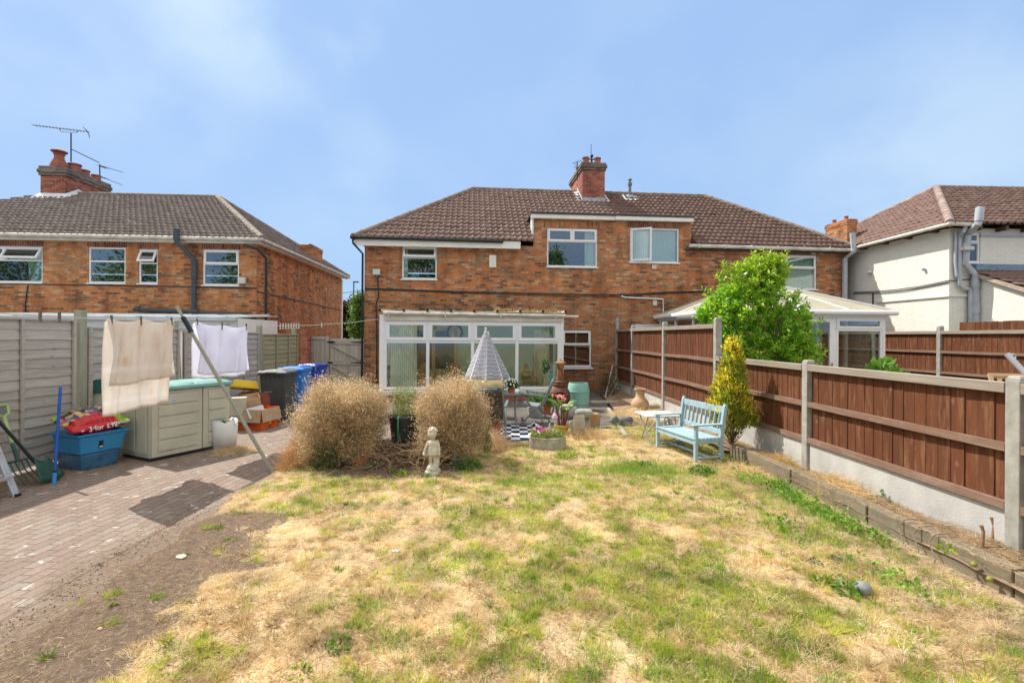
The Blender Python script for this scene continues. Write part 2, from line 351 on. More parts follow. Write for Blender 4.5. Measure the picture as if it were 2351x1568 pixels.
# ------------------------------------------------------------------ mesh building
class MB:
    def __init__(s): s.v = []; s.f = []; s.M = Matrix.Identity(4)
    def add(s, vs, fs):
        b = len(s.v); s.v += [tuple(s.M @ Vector(p)) for p in vs]; s.f += [tuple(b + i for i in f) for f in fs]; return s
    def box(s, x0, x1, y0, y1, z0, z1):
        return s.add([(x0, y0, z0), (x1, y0, z0), (x1, y1, z0), (x0, y1, z0), (x0, y0, z1), (x1, y0, z1), (x1, y1, z1), (x0, y1, z1)],
                     [(0, 3, 2, 1), (4, 5, 6, 7), (0, 1, 5, 4), (1, 2, 6, 5), (2, 3, 7, 6), (3, 0, 4, 7)])
    def taper(s, b, t, z0, z1):   # b,t = (x0,x1,y0,y1)
        return s.add([(b[0], b[2], z0), (b[1], b[2], z0), (b[1], b[3], z0), (b[0], b[3], z0), (t[0], t[2], z1), (t[1], t[2], z1), (t[1], t[3], z1), (t[0], t[3], z1)],
                     [(0, 3, 2, 1), (4, 5, 6, 7), (0, 1, 5, 4), (1, 2, 6, 5), (2, 3, 7, 6), (3, 0, 4, 7)])
    def quad(s, a, b, c, d): return s.add([a, b, c, d], [(0, 1, 2, 3)])
    def poly(s, pts): return s.add(pts, [tuple(range(len(pts)))])
    def prism(s, pts, ax, a, b):   # 2-D outline extruded along axis ax from a to b
        def p3(p, t): return {0: (t, p[0], p[1]), 1: (p[0], t, p[1]), 2: (p[0], p[1], t)}[ax]
        n = len(pts)
        return s.add([p3(p, a) for p in pts] + [p3(p, b) for p in pts],
                     [tuple(range(n - 1, -1, -1)), tuple(range(n, 2 * n))] + [(i, (i + 1) % n, n + (i + 1) % n, n + i) for i in range(n)])
    def bar(s, p, q, w, h=None, up=(0, 0, 1)):
        p = Vector(p); q = Vector(q); h = h or w; d = (q - p).normalized(); up = Vector(up)
        if abs(d.dot(up)) > .98: up = Vector((0, 1, 0)) if abs(d.y) < .9 else Vector((1, 0, 0))
        x = d.cross(up).normalized() * w / 2; y = x.cross(d).normalized() * h / 2
        return s.add([p - x - y, p + x - y, p + x + y, p - x + y, q - x - y, q + x - y, q + x + y, q - x + y],
                     [(0, 3, 2, 1), (4, 5, 6, 7), (0, 1, 5, 4), (1, 2, 6, 5), (2, 3, 7, 6), (3, 0, 4, 7)])
    def tube(s, pts, r, n=8, cap=True, closed=False):
        pts = [Vector(p) for p in pts]; k = len(pts); rs = r if isinstance(r, (list, tuple)) else [r] * k
        vs = []; fs = []; prev = None
        for i, p in enumerate(pts):
            if closed: d = (pts[(i + 1) % k] - pts[i - 1]).normalized()
            else: d = (pts[min(i + 1, k - 1)] - pts[max(i - 1, 0)]).normalized()
            if prev is None:
                a = Vector((0, 0, 1)) if abs(d.z) < .9 else Vector((1, 0, 0)); x = d.cross(a).normalized()
            else:
                x = (prev - d * prev.dot(d)).normalized()
            prev = x; y = d.cross(x)
            for j in range(n):
                a = 2 * pi * j / n; vs.append(p + (x * cos(a) + y * sin(a)) * rs[i])
        for i in range(k if closed else k - 1):
            for j in range(n):
                a = i * n; b = ((i + 1) % k) * n; fs.append((a + j, a + (j + 1) % n, b + (j + 1) % n, b + j))
        if cap and not closed: fs += [tuple(range(n - 1, -1, -1)), tuple(range((k - 1) * n, k * n))]
        return s.add(vs, fs)
    def lathe(s, prof, n=24, c=(0, 0, 0), cap=True, skip=None):
        vs = []; fs = []
        for r, z in prof:
            for j in range(n): a = 2 * pi * j / n; vs.append((c[0] + r * cos(a), c[1] + r * sin(a), c[2] + z))
        for i in range(len(prof) - 1):
            for j in range(n):
                if skip and skip((prof[i][1] + prof[i + 1][1]) / 2, 2 * pi * (j + .5) / n): continue
                fs.append((i * n + j, i * n + (j + 1) % n, (i + 1) * n + (j + 1) % n, (i + 1) * n + j))
        if cap: fs += [tuple(range(n - 1, -1, -1)), tuple(range((len(prof) - 1) * n, len(prof) * n))]
        return s.add(vs, fs)
    def ball(s, c, r, nu=12, nv=8, rot=None):
        rr = r if isinstance(r, (tuple, list)) else (r, r, r); vs = []; fs = []
        for i in range(nv + 1):
            t = pi * i / nv
            for j in range(nu):
                a = 2 * pi * j / nu; q = Vector((rr[0] * sin(t) * cos(a), rr[1] * sin(t) * sin(a), -rr[2] * cos(t)))
                if rot: q = rot @ q
                vs.append(Vector(c) + q)
        for i in range(nv):
            for j in range(nu):
                fs.append((i * nu + j, i * nu + (j + 1) % nu, (i + 1) * nu + (j + 1) % nu, (i + 1) * nu + j))
        return s.add(vs, fs)
    def capsule(s, p, q, r0, r1, n=10):
        p = Vector(p); q = Vector(q); d = (q - p).normalized()
        pts = [p - d * r0 * .95, p - d * r0 * .6, p, q, q + d * r1 * .6, q + d * r1 * .95]
        return s.tube(pts, [r0 * .25, r0 * .8, r0, r1, r1 * .8, r1 * .25], n)
    def rectframe(s, u0, u1, z0, z1, y0, y1, t):     # butted picture frame facing -y
        s.box(u0, u1, y0, y1, z0, z0 + t); s.box(u0, u1, y0, y1, z1 - t, z1)
        s.box(u0, u0 + t, y0, y1, z0 + t, z1 - t); s.box(u1 - t, u1, y0, y1, z0 + t, z1 - t); return s

def link(name, me, mat, parent=None, smooth=0, bevel=0, kind=None, solid=0, sub=0):
    o = bpy.data.objects.new(name, me); COL.objects.link(o)
    if mat is not None:
        for m in (mat if isinstance(mat, (list, tuple)) else [mat]): me.materials.append(m)
    if parent is not None: o.parent = parent
    if smooth:
        me.polygons.foreach_set('use_smooth', [True] * len(me.polygons))
        try: me.set_sharp_from_angle(angle=R(smooth))
        except Exception: pass
    if solid:
        md = o.modifiers.new('s', 'SOLIDIFY'); md.thickness = solid; md.offset = 0
    if sub:
        md = o.modifiers.new('d', 'SUBSURF'); md.levels = sub; md.render_levels = sub
    if bevel:
        md = o.modifiers.new('b', 'BEVEL'); md.width = bevel; md.segments = 2; md.limit_method = 'ANGLE'; md.angle_limit = R(35)
    if kind: o['kind'] = kind
    return o
def part(name, mb, mat, parent=None, smooth=0, bevel=0, kind=None, solid=0, sub=0):
    me = bpy.data.meshes.new(name); me.from_pydata([tuple(p) for p in mb.v], [], mb.f); me.update()
    return link(name, me, mat, parent, smooth, bevel, kind, solid, sub)
def tag(o, label, cat, group=None, kind=None):
    o['label'] = label; o['category'] = cat
    if group: o['group'] = group
    if kind: o['kind'] = kind
    return o
def thing(name, label, cat, loc=(0, 0, 0), rotz=0, group=None):
    o = bpy.data.objects.new(name, None); COL.objects.link(o); o.location = loc; o.rotation_euler = (0, 0, rotz); o.empty_display_size = .1
    return tag(o, label, cat, group)
def one(name, mb, mat, label, cat, loc=(0, 0, 0), rotz=0, group=None, **k):
    o = part(name, mb, mat, **k); o.location = loc; o.rotation_euler = (0, 0, rotz); return tag(o, label, cat, group)
def copy_tree(o, parent=None):
    c = o.copy(); COL.objects.link(c)
    if parent is not None: c.parent = parent
    for ch in list(o.children): copy_tree(ch, c)
    return c
def np_mesh(name, V, Fc):
    V = np.asarray(V, np.float32).reshape(-1, 3); Fc = np.asarray(Fc, np.int32); k = Fc.shape[1]; n = len(Fc)
    me = bpy.data.meshes.new(name); me.vertices.add(len(V)); me.vertices.foreach_set('co', V.ravel())
    me.loops.add(n * k); me.loops.foreach_set('vertex_index', Fc.ravel())
    me.polygons.add(n); me.polygons.foreach_set('loop_start', np.arange(0, n * k, k, dtype=np.int32))
    try: me.polygons.foreach_set('loop_total', np.full(n, k, np.int32))
    except Exception: pass
    me.update(calc_edges=True); return me
def tone(me, t):
    at = me.attributes.new('tone', 'FLOAT', 'FACE'); at.data.foreach_set('value', np.clip(t, 0, 1).astype(np.float32)); return me
def nrm(a): return a / np.maximum(np.linalg.norm(a, axis=1, keepdims=True), 1e-9)
def leaves(P, D, L, Wd, droop=.15, rng=RNG):
    n = len(P); D = nrm(D); r = rng.normal(size=(n, 3)); S = nrm(np.cross(D, r)); N = np.cross(S, D)
    L = np.broadcast_to(L, (n,))[:, None]; Wd = np.broadcast_to(Wd, (n,))[:, None]
    V = np.stack([P, P + D * L * .45 + S * Wd * .5 + N * L * .06, P + D * L - N * L * droop, P + D * L * .45 - S * Wd * .5 + N * L * .06], 1)
    Fc = np.arange(4 * n).reshape(n, 4); return V.reshape(-1, 3), Fc
def blades(P, D, L, Wd, bend=.3, rng=RNG):
    n = len(P); D = nrm(D); S = nrm(np.cross(D, rng.normal(size=(n, 3)))); L = np.broadcast_to(L, (n,))[:, None]; Wd = np.broadcast_to(Wd, (n,))[:, None]
    V = np.stack([P - S * Wd * .5, P + S * Wd * .5, P + D * L], 1)
    return V.reshape(-1, 3), np.arange(3 * n).reshape(n, 3)
def remesh(mb, voxel, smooth=6):
    me = bpy.data.meshes.new('t'); me.from_pydata([tuple(p) for p in mb.v], [], mb.f)
    o = bpy.data.objects.new('t', me); COL.objects.link(o)
    md = o.modifiers.new('r', 'REMESH'); md.mode = 'VOXEL'; md.voxel_size = voxel
    if smooth: ms = o.modifiers.new('s', 'SMOOTH'); ms.iterations = smooth; ms.factor = .5
    dg = bpy.context.evaluated_depsgraph_get(); nm = bpy.data.meshes.new_from_object(o.evaluated_get(dg))
    bpy.data.objects.remove(o); return nm
def text_mesh(s, size, extrude=.0015):
    cu = bpy.data.curves.new('t', 'FONT'); cu.body = s; cu.size = size; cu.extrude = extrude; cu.align_x = 'CENTER'; cu.align_y = 'CENTER'
    o = bpy.data.objects.new('t', cu); COL.objects.link(o); dg = bpy.context.evaluated_depsgraph_get()
    me = bpy.data.meshes.new_from_object(o.evaluated_get(dg)); bpy.data.objects.remove(o); return me
# ------------------------------------------------------------------ buildings: helpers
def wall_face(mb, u0, u1, z0, z1, holes, depth=.10, void=None):
    """front skin in the local plane y=0, with real openings and reveals"""
    us = sorted({u0, u1, *[h[0] for h in holes], *[h[1] for h in holes], *([v for q in (void or []) for v in q[:2]])})
    zs = sorted({z0, z1, *[h[2] for h in holes], *[h[3] for h in holes], *([v for q in (void or []) for v in q[2:]])})
    us = [u for u in us if u0 <= u <= u1]; zs = [z for z in zs if z0 <= z <= z1]
    for a, b in zip(us, us[1:]):
        for c, d in zip(zs, zs[1:]):
            mu, mz = (a + b) / 2, (c + d) / 2
            if any(h[0] < mu < h[1] and h[2] < mz < h[3] for h in holes + (void or [])): continue
            mb.quad((a, 0, c), (b, 0, c), (b, 0, d), (a, 0, d))
    for h in holes:
        a, b, c, d = h
        mb.quad((a, 0, c), (a, depth, c), (b, depth, c), (b, 0, c)); mb.quad((a, 0, d), (b, 0, d), (b, depth, d), (a, depth, d))
        mb.quad((a, 0, c), (a, 0, d), (a, depth, d), (a, depth, c)); mb.quad((b, 0, c), (b, depth, c), (b, depth, d), (b, 0, d))

def window(house, u0, u1, z0, z1, cells, y=.03, label=None, sill=True, curtain=None, tilt=None, mat=None):
    """cells: (fu0,fu1,fz0,fz1,kind) fractions; kind f fixed, s sash, t top-hung ajar, c side-hung ajar (hinge left)"""
    mat = mat or m_upvc
    w = u1 - u0; h = z1 - z0; fr = MB(); fr.rectframe(u0, u1, z0, z1, y, y + .07, .05)
    win = None; todo = []
    inner = (u0 + .05, u1 - .05, z0 + .05, z1 - .05); iw = inner[1] - inner[0]; ih = inner[3] - inner[2]
    zc = sorted({c[2] for c in cells if c[2] > 0}); 
    for z in zc:
        zz = inner[2] + z * ih; fr.box(inner[0], inner[1], y + .002, y + .068, zz - .022, zz + .022)
    for c in cells:
        if c[0] > 0:
            uu = inner[0] + c[0] * iw; fr.box(uu - .025, uu + .025, y + .004, y + .066, inner[2] + c[2] * ih + (.022 if c[2] > 0 else 0), inner[2] + c[3] * ih - (.022 if c[3] < 1 else 0))
    win = part('window', fr, mat, house, bevel=.004)
    if label: win['label'] = label
    for c in cells:
        a = inner[0] + c[0] * iw + (.025 if c[0] > 0 else 0); b = inner[0] + c[1] * iw - (.025 if c[1] < 1 else 0)
        d = inner[2] + c[2] * ih + (.022 if c[2] > 0 else 0); e = inner[2] + c[3] * ih - (.022 if c[3] < 1 else 0)
        g = MB(); s = MB(); k = c[4]
        if k == 't':
            mt = Matrix.Translation((0, y - .02, e)) @ Matrix.Rotation(-R(tilt or 22), 4, 'X') @ Matrix.Translation((0, -(y - .02), -e)); g.M = mt; s.M = mt
        if k == 'c':
            mt = Matrix.Translation((a, y - .02, 0)) @ Matrix.Rotation(R(tilt or -30), 4, 'Z') @ Matrix.Translation((-a, -(y - .02), 0)); g.M = mt; s.M = mt
        if k in 'stc':
            s.rectframe(a - .015, b + .015, d - .015, e + .015, y - .022, y + .028, .06); part('sash', s, mat, win, bevel=.004)
            g.box(a + .04, b - .04, y + .006, y + .012, d + .04, e - .04)
        else: g.box(a - .004, b + .004, y + .03, y + .036, d - .004, e + .004)
        part('pane', g, m_glass, win)
    if sill:
        part('sill', MB().box(u0 - .03, u1 + .03, -.05, y - .001, z0 - .04, z0 - .002), mat, win, bevel=.004)
    if curtain:
        for (f0, f1, m) in curtain:
            cu = MB(); a = inner[0] + f0 * iw; b = inner[0] + f1 * iw; n = max(int((b - a) / .035), 2)
            pts = [(a + (b - a) * i / n, y + .10 + .02 * (i % 2)) for i in range(n + 1)]
            for p, q in zip(pts, pts[1:]): cu.quad((p[0], p[1], inner[2]), (q[0], q[1], inner[2]), (q[0], q[1], inner[3]), (p[0], p[1], inner[3]))
            part('curtain', cu, m, win)
    return win

def tiles(O, U, V, u0f, u1f, vmax, per=.2, gauge=.325, amp=.036, lift=.054, skip=None, nper=8):
    """interlocking roll tiles laid course by course as real geometry; O,U,V local vectors"""
    O = np.array(O); U = np.array(U, float); V = np.array(V, float); U /= np.linalg.norm(U); V /= np.linalg.norm(V); N = np.cross(U, V)
    if N[2] < 0: N = -N
    Vs = []; Fs = []; base = 0; nc = int(math.ceil(vmax / gauge)); ua = min(u0f(0), u0f(vmax)); ub = max(u1f(0), u1f(vmax))
    us = np.arange(math.floor(ua / per) * per, ub + per, per / nper)
    ph = us / per - np.floor(us / per)
    roll = np.where(ph < .5, np.sin(ph / .5 * pi) ** .8, 0) * amp
    rg = np.random.default_rng(5)
    tid = np.floor(us / per).astype(int); tid -= tid.min()
    for c in range(nc):
        v0 = c * gauge; v1 = min((c + 1) * gauge + .02, vmax)
        jit = rg.normal(0, .005, tid.max() + 1)[tid]; jv = rg.normal(0, .011, tid.max() + 1)[tid]
        rows = []
        for (v, off) in ((v0, 0.0), (v0, lift), (v1, .004)):
            uu = np.clip(us, u0f(v), u1f(v)); hh = roll + off + jit
            vv = v + (jv if v == v0 else 0)
            rows.append(O + np.outer(uu, U) + np.outer(np.broadcast_to(vv, uu.shape), V) + np.outer(hh, N))
        n = len(us); Vs.append(np.concatenate(rows))
        i = np.arange(n - 1)
        um = (us[:-1] + us[1:]) / 2
        keep = (um > min(u0f(v0), u0f(v1)) - per / nper) & (um < max(u1f(v0), u1f(v1)) + per / nper)
        if skip is not None: keep &= ~np.array([skip(x, (v0 + v1) / 2) for x in um])
        i = i[keep]
        for r in (0, 1):
            Fs.append(np.stack([base + r * n + i, base + r * n + i + 1, base + (r + 1) * n + i + 1, base + (r + 1) * n + i], 1))
        base += 3 * n
    return np.concatenate(Vs), np.concatenate(Fs)

def hiproof(house, x0, x1, y0, y1, ze, xa, xb, yr, zr, mat, ridge_mat, hips, sides='fl', skip=None, skipbox=None):
    """sides tiled: f front, l left, r right; the rest plain planes. Returns the roof part."""
    Vs = []; Fs = []; base = 0
    run = yr - y0; rise = zr - ze; Ls = sqrt(run * run + rise * rise)
    def put(V, Fc):
        nonlocal base
        Vs.append(V); Fs.append(Fc + base); base += len(V)
    if 'f' in sides:
        put(*tiles((x0, y0, ze), (1, 0, 0), (0, run, rise), lambda v: (xa - x0) * v / Ls, lambda v: (x1 - x0) - (x1 - xb) * v / Ls, Ls, skip=skip))
    if 'r' in sides:
        rr = x1 - xb; L = sqrt(rr * rr + rise * rise)
        put(*tiles((x1, y0, ze), (0, 1, 0), (-rr, 0, rise), lambda v: (yr - y0) * v / L, lambda v: (y1 - y0) - (y1 - yr) * v / L, L))
    if 'l' in sides:
        rr = xa - x0; L = sqrt(rr * rr + rise * rise)
        put(*tiles((x0, y1, ze), (0, -1, 0), (rr, 0, rise), lambda v: (y1 - yr) * v / L, lambda v: (y1 - y0) - (yr - y0) * v / L, L))
    me = np_mesh('roof', np.concatenate(Vs), np.concatenate(Fs)); roof = link('roof', me, mat, house)
    d = -.02; pl = MB()       # deck below the tiles, and the untiled slopes
    A, B, Cc, D = (x0, y0, ze + d), (x1, y0, ze + d), (x1, y1, ze + d), (x0, y1, ze + d); P, Q = (xa, yr, zr + d), (xb, yr, zr + d)
    if not skipbox: pl.add([A, B, Q, P], [(0, 1, 2, 3)])
    else:
        # deck cut round the dormer
        u0, u1, vb = skipbox; t = (vb - y0) / run; zb = ze + rise * t + d
        xl = x0 + (xa - x0) * t; xr = x1 - (x1 - xb) * t
        pl.poly([A, (u0, y0, ze + d), (u0, vb, zb), (xl, vb, zb)]); pl.poly([(u1, y0, ze + d), B, (xr, vb, zb), (u1, vb, zb)]); pl.poly([(xl, vb, zb), (u0, vb, zb), (u1, vb, zb), (xr, vb, zb), Q, P])
    pl.add([B, Cc, Q], [(0, 1, 2)]); pl.add([Cc, D, P, Q], [(0, 1, 2, 3)]); pl.add([D, A, P], [(0, 1, 2)])
    part('roof_deck', pl, mat, roof)
    rg = MB()
    def capline(p, q, r):
        p = Vector(p); q = Vector(q); n = max(int((q - p).length / .38), 1)
        for i in range(n):
            a = p.lerp(q, i / n); b = p.lerp(q, (i + 1) / n); b = a + (b - a) * 1.03
            rg.tube([a, b], [r * 1.04, r * .97], 10)
    capline((xa, yr, zr + .0), (xb, yr, zr + .0), .10)
    hp = MB(); old = rg
    for h in hips:
        c = {'fl': ((x0, y0, ze), (xa, yr, zr)), 'fr': ((x1, y0, ze), (xb, yr, zr)), 'bl': ((x0, y1, ze), (xa, yr, zr)), 'br': ((x1, y1, ze), (xb, yr, zr))}[h]
        rg = MB(); capline(c[0], c[1], .115); part('hip_tiles', rg, ridge_mat[1], roof, smooth=40)
    part('ridge_tiles', old, ridge_mat[0], roof, smooth=40)
    return roof

def chimney(house, x0, x1, y0, y1, zb, zt, pots, mat=None, capmat=None, flash=True, corbel=.05, caph=.3):
    st = MB().box(x0, x1, y0, y1, zb, zt - caph); ch = part('chimney', st, mat or m_brick_red, house)
    c = MB(); c.box(x0 - corbel, x1 + corbel, y0 - corbel, y1 + corbel, zt - caph, zt - caph * .7); c.box(x0 - corbel * 1.7, x1 + corbel * 1.7, y0 - corbel * 1.7, y1 + corbel * 1.7, zt - caph * .7, zt - caph * .35)
    c.box(x0 - corbel, x1 + corbel, y0 - corbel, y1 + corbel, zt - caph * .35, zt); part('chimney_cap', c, capmat or m_capbrick, ch, bevel=.01)
    for (px, py, r, h, kind) in pots:
        p = MB(); z = zt
        if kind == 'plain': p.lathe([(r * 1.05, 0), (r, h * .1), (r * .92, h * .8), (r * 1.08, h * .84), (r * 1.08, h), (r * .85, h), (r * .8, h * .6)], 16, (px, py, z), cap=False)
        else: p.lathe([(r * 1.15, 0), (r * 1.1, h * .15), (r * .9, h * .35), (r * .62, h * .55), (r * .6, h * .72), (r * .72, h * .75), (r * .72, h * .78), (r * .55, h * .8), (r * .55, h * .88), (r * 1.0, h * .88), (r * 1.02, h * .93), (r * .6, h), (0.01, h * 1.01)], 16, (px, py, z))
        part('chimney_pot', p, m_terra_red, ch, smooth=35)
    if flash:
        f = MB(); f.box(x0 - .012, x1 + .012, y0 - .03, y0 - .004, zb, zb + .22)
        part('flashing', f, m_lead, ch)
    return ch
m_capbrick = brick_mat('sooty_cap_brick', [(.13, .105, .09), (.20, .165, .14), (.28, .225, .18)], (.26, .23, .19))
m_terra_red = M('red_clay_pot', (.30, .10, .07), .8, .25, 6)

# ------------------------------------------------------------------ main pair of brick houses
HF = Frame(-4.86, 15.89, 4.86); HL = 16.9
house = thing('semi_detached_house', 'pair of orange brick semi-detached houses with brown hipped tile roof, centre of the photo', 'house', HF.o, HF.a)
def rect(fr, x0, x1, y0, y1, c=0.0):
    a = fr.hit(x0, (y0 + y1) / 2, c)[0]; b = fr.hit(x1, (y0 + y1) / 2, c)[0]; xm = (x0 + x1) / 2
    return (a, b, fr.hit(xm, y1, c)[1], fr.hit(xm, y0, c)[1])
W1 = rect(HF, 923, 1003, 565, 641); W2 = rect(HF, 1256, 1371.5, 524.5, 613); W3 = rect(HF, 1446.5, 1559, 524, 603)
W4 = rect(HF, 1802, 1875, 586, 664); W5 = rect(HF, 1291, 1357.5, 758, 842)
D0 = HF.hit(1225, 530)[0]; D1 = HF.hit(1587, 530)[0]; ZE = 5.02; ZD = HF.hit(1405, 506)[1]; DTOP = HF.hit(1405, 494)[1]
DOOR_L = (1.2, 4.6, 0.02, 2.15)      # wide opening into the lean-to
wf = MB(); wall_face(wf, 0, HL, -.1, ZD, [W1, W2, W3, W4, W5], .10, [(0, D0, ZE - .12, ZD), (D1, HL, ZE - .12, ZD)])
wf.quad((0, 8, -.1), (0, 0, -.1), (0, 0, ZE - .12), (0, 8, ZE - .12)); wf.quad((HL, 0, -.1), (HL, 8, -.1), (HL, 8, ZE - .12), (HL, 0, ZE - .12)); wf.quad((HL, 8, -.1), (0, 8, -.1), (0, 8, ZE - .12), (HL, 8, ZE - .12))
part('wall', wf, m_brick, house)
part('room_floor', MB().box(.2, HL - .2, .3, 7.8, 2.5, 2.6), m_room, house)
for nm, win_ in (('d', W2), ('e', W3)):
    part('lintel', MB().box(win_[0] - .12, win_[1] + .12, -.003, .05, win_[3] + .004, win_[3] + .215), m_soldier_o if nm == 'd' else m_soldier, house)
part('lintel', MB().box(W4[0] - .1, W4[1] + .1, -.003, .05, W4[3] + .004, min(W4[3] + .215, ZE - .16)), m_soldier, house)
part('window_reveal', MB().box(W5[0], W5[1] + .08, -.045, -.004, W5[2] - .085, W5[2] - .045), m_upvc, house, bevel=.004)
window(house, *W1, [(0, 1, 0, .66, 'f'), (0, 1, .66, 1, 't')], label='small upstairs window with its top sash ajar', tilt=16, curtain=[(0, .12, m_curt)])
window(house, *W2, [(0, 1, 0, .67, 'f'), (0, .5, .67, 1, 's'), (.5, 1, .67, 1, 's')], label='wide dormer window with two top openers', curtain=[(.78, 1, m_curt)])
window(house, *W3, [(0, .42, 0, 1, 'c'), (.42, 1, 0, 1, 'f')], label='dormer window with its left casement swung open', tilt=-28, curtain=[(.0, .99, m_curt)])
window(house, *W4, [(0, 1, 0, .63, 'f'), (0, 1, .63, 1, 's')], label='upstairs window with a pale green blind', curtain=[(0, 1, m_blind)])
window(house, *W5, [(0, 1, 0, .6, 'f'), (0, 1, .6, 1, 's')], label='ground floor window beside the lean-to')
RY = 4.0; XA = HF.hit(1087, 437, RY)[0]; XB = HF.hit(1618, 449, RY)[0]; ZR = (HF.hit(1087, 433, RY)[1] + HF.hit(1618, 447, RY)[1]) / 2 - .06
slope = (ZR - ZE) / (RY + .3); VB = (DTOP - ZE) / slope - .3
Ls_ = sqrt((RY + .3) ** 2 + (ZR - ZE) ** 2); cosp = (RY + .3) / Ls_
roof = hiproof(house, -.3, HL + .16, -.3, 8.3, ZE, XA, XB, RY, ZR, m_tile, (m_ridge, m_ridge), ['fl', 'fr'], 'f',
               skip=lambda u, v: (D0 - .02 < u - .3 < D1 + .02) and (v * cosp - .3 < VB - .05), skipbox=(D0, D1, VB))
# dormer: flat roof, cheeks, white fascia in two lengths
DM = HF.hit(1410, 500)[0]
dr = part('dormer_roof', MB().box(D0 - .12, D1 + .04, -.16, VB + .25, DTOP - .06, DTOP), m_felt, house)
ck = MB()
for u in (D0, D1): ck.poly([(u, 0, ZE - .14), (u, 0, DTOP - .06), (u, VB + .2, DTOP - .06)])
part('dormer_cheek', ck, m_brick, house)
part('fascia', MB().box(D0 - .10, DM - .005, -.13, -.004, ZD - .02, DTOP - .065), m_fascia, dr, bevel=.003)
part('fascia', MB().box(DM + .005, D1 + .02, -.145, -.004, ZD - .01, DTOP - .065), m_fascia, dr, bevel=.003)
part('flashing', MB().box(D0 - .05, D0 - .004, -.05, .5, ZE + .1, DTOP - .07), m_leadw, dr)
# eaves: fascia and gutters
E1 = HF.hit(1195, 563, -.25)[0]
part('fascia', MB().box(-.27, E1, -.27, -.24, ZE - .27, ZE - .02), m_fascia, house, bevel=.003)
part('soffit', MB().box(-.27, E1, -.24, -.002, ZE - .16, ZE - .14), m_fascia, house)
gt = MB(); gt.tube([(-.38, -.33, ZE - .02), (HF.hit(1155, 563, -.3)[0], -.33, ZE - .05)], .055, 10); part('gutter', gt, m_gutter_bk, house, smooth=40)
G0 = HF.hit(1582, 566, -.3)[0]
gt = MB(); gt.tube([(G0, -.33, ZE - .05), (HL + .2, -.33, ZE - .08)], .06, 10)
for k in range(7): gt.box(G0 + .3 + k * .95, G0 + .33 + k * .95, -.395, -.265, ZE - .13, ZE + .01)
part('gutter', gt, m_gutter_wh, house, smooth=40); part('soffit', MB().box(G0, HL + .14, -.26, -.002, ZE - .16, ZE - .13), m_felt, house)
# downpipes, cables, boxes
dp = MB(); dp.tube([(-.30, -.33, ZE - .06), (-.30, -.33, ZE - .2), (-.05, -.06, ZE - .5), (-.05, -.06, .05)], .035, 10); part('downpipe', dp, m_gutter_bk, house, smooth=40)
a = HF.hit(1957, 535, -.45); b = HF.hit(1953, 580, -.3); c = HF.hit(1940, 594, -.1); d = HF.hit(1938, 692, -.1)
dp = MB(); dp.tube([(a[0], -.45, a[1]), (b[0], -.45, b[1]), (c[0], -.1, c[1]), (c[0], -.1, .3)], .085, 12)
for z in (c[1] - .1, c[1] - 1.0, b[1] + .02): dp.tube([(c[0], -.1, z), (c[0], -.1, z + .07)] if z < b[1] else [(b[0], -.45, z), (b[0], -.45, z + .07)], .098, 12)
part('soil_pipe', dp, m_gutter_gr, house, smooth=40)
cb = MB(); pts = []
for (x, y) in ((838, 662), (900, 664), (1000, 668), (1120, 671), (1240, 674), (1330, 676), (1440, 677), (1520, 671), (1600, 669), (1640, 668)):
    q = HF.hit(x, y, -.02); pts.append((q[0], -.02, q[1]))
cb.tube(pts, .018, 6)
pts = [(p[0], -.025, p[2] - .05 + .02 * sin(i)) for i, p in enumerate(pts)]; cb.tube(pts, .011, 6); part('wall_cable', cb, m_gutter_bk, house)
cb = MB(); pts = [HF.hit(x, y, -.03) for x, y in ((867, 634), (868, 660), (869, 680), (863, 700), (865, 735), (865, 880))]; cb.tube([(p[0], -.03, p[1]) for p in pts], .02, 6); part('wall_cable', cb, m_gutter_bk, house)
q = rect(HF, 1123, 1139, 586.5, 615); part('alarm_box', MB().box(q[0], q[1], -.09, 0, q[2], q[3]), M('alarm_box_plastic', (.74, .72, .64), .4, .05), house, bevel=.012)
q = rect(HF, 858, 874, 619, 632); fl = MB().box(q[0], q[1], -.16, -.06, q[2], q[3]); fl.bar(((q[0] + q[1]) / 2, -.08, q[2] + .03), ((q[0] + q[1]) / 2, 0, q[2] - .06), .03); part('floodlight', fl, M('floodlight_grey', (.55, .57, .52), .3, .1), house, bevel=.006)
cb = MB(); pts = [HF.hit(x, y, -.04) for x, y in ((1426, 680), (1436, 683), (1522, 687), (1523, 730))]; cb.tube([(p[0], -.04, p[1]) for p in pts], .024, 8); part('waste_pipe', cb, m_upvc, house, smooth=40)
for (x0, x1, y0, y1, m) in ((1531, 1541, 667, 676, m_upvc_dirty), (1862, 1871, 575, 584, m_upvc_dirty), (1496, 1506, 609, 618, m_upvc_dirty), (1498, 1507, 690, 702, m_upvc_dirty)):
    q = rect(HF, x0, x1, y0, y1) if x0 != 1531 else rect(HF, 1878, 1890, 552 + 20, 583); part('vent_box', MB().box(q[0], q[1], -.06, -.002, q[2], q[3]), m, house, bevel=.006)
q = rect(HF, 1458, 1520, 745, 775); part('window', MB().rectframe(q[0], q[1], q[2], q[3], -.02, .0, .05).box(q[0] + .05, q[1] - .05, -.012, -.006, q[2] + .05, q[3] - .05), m_upvc, house)
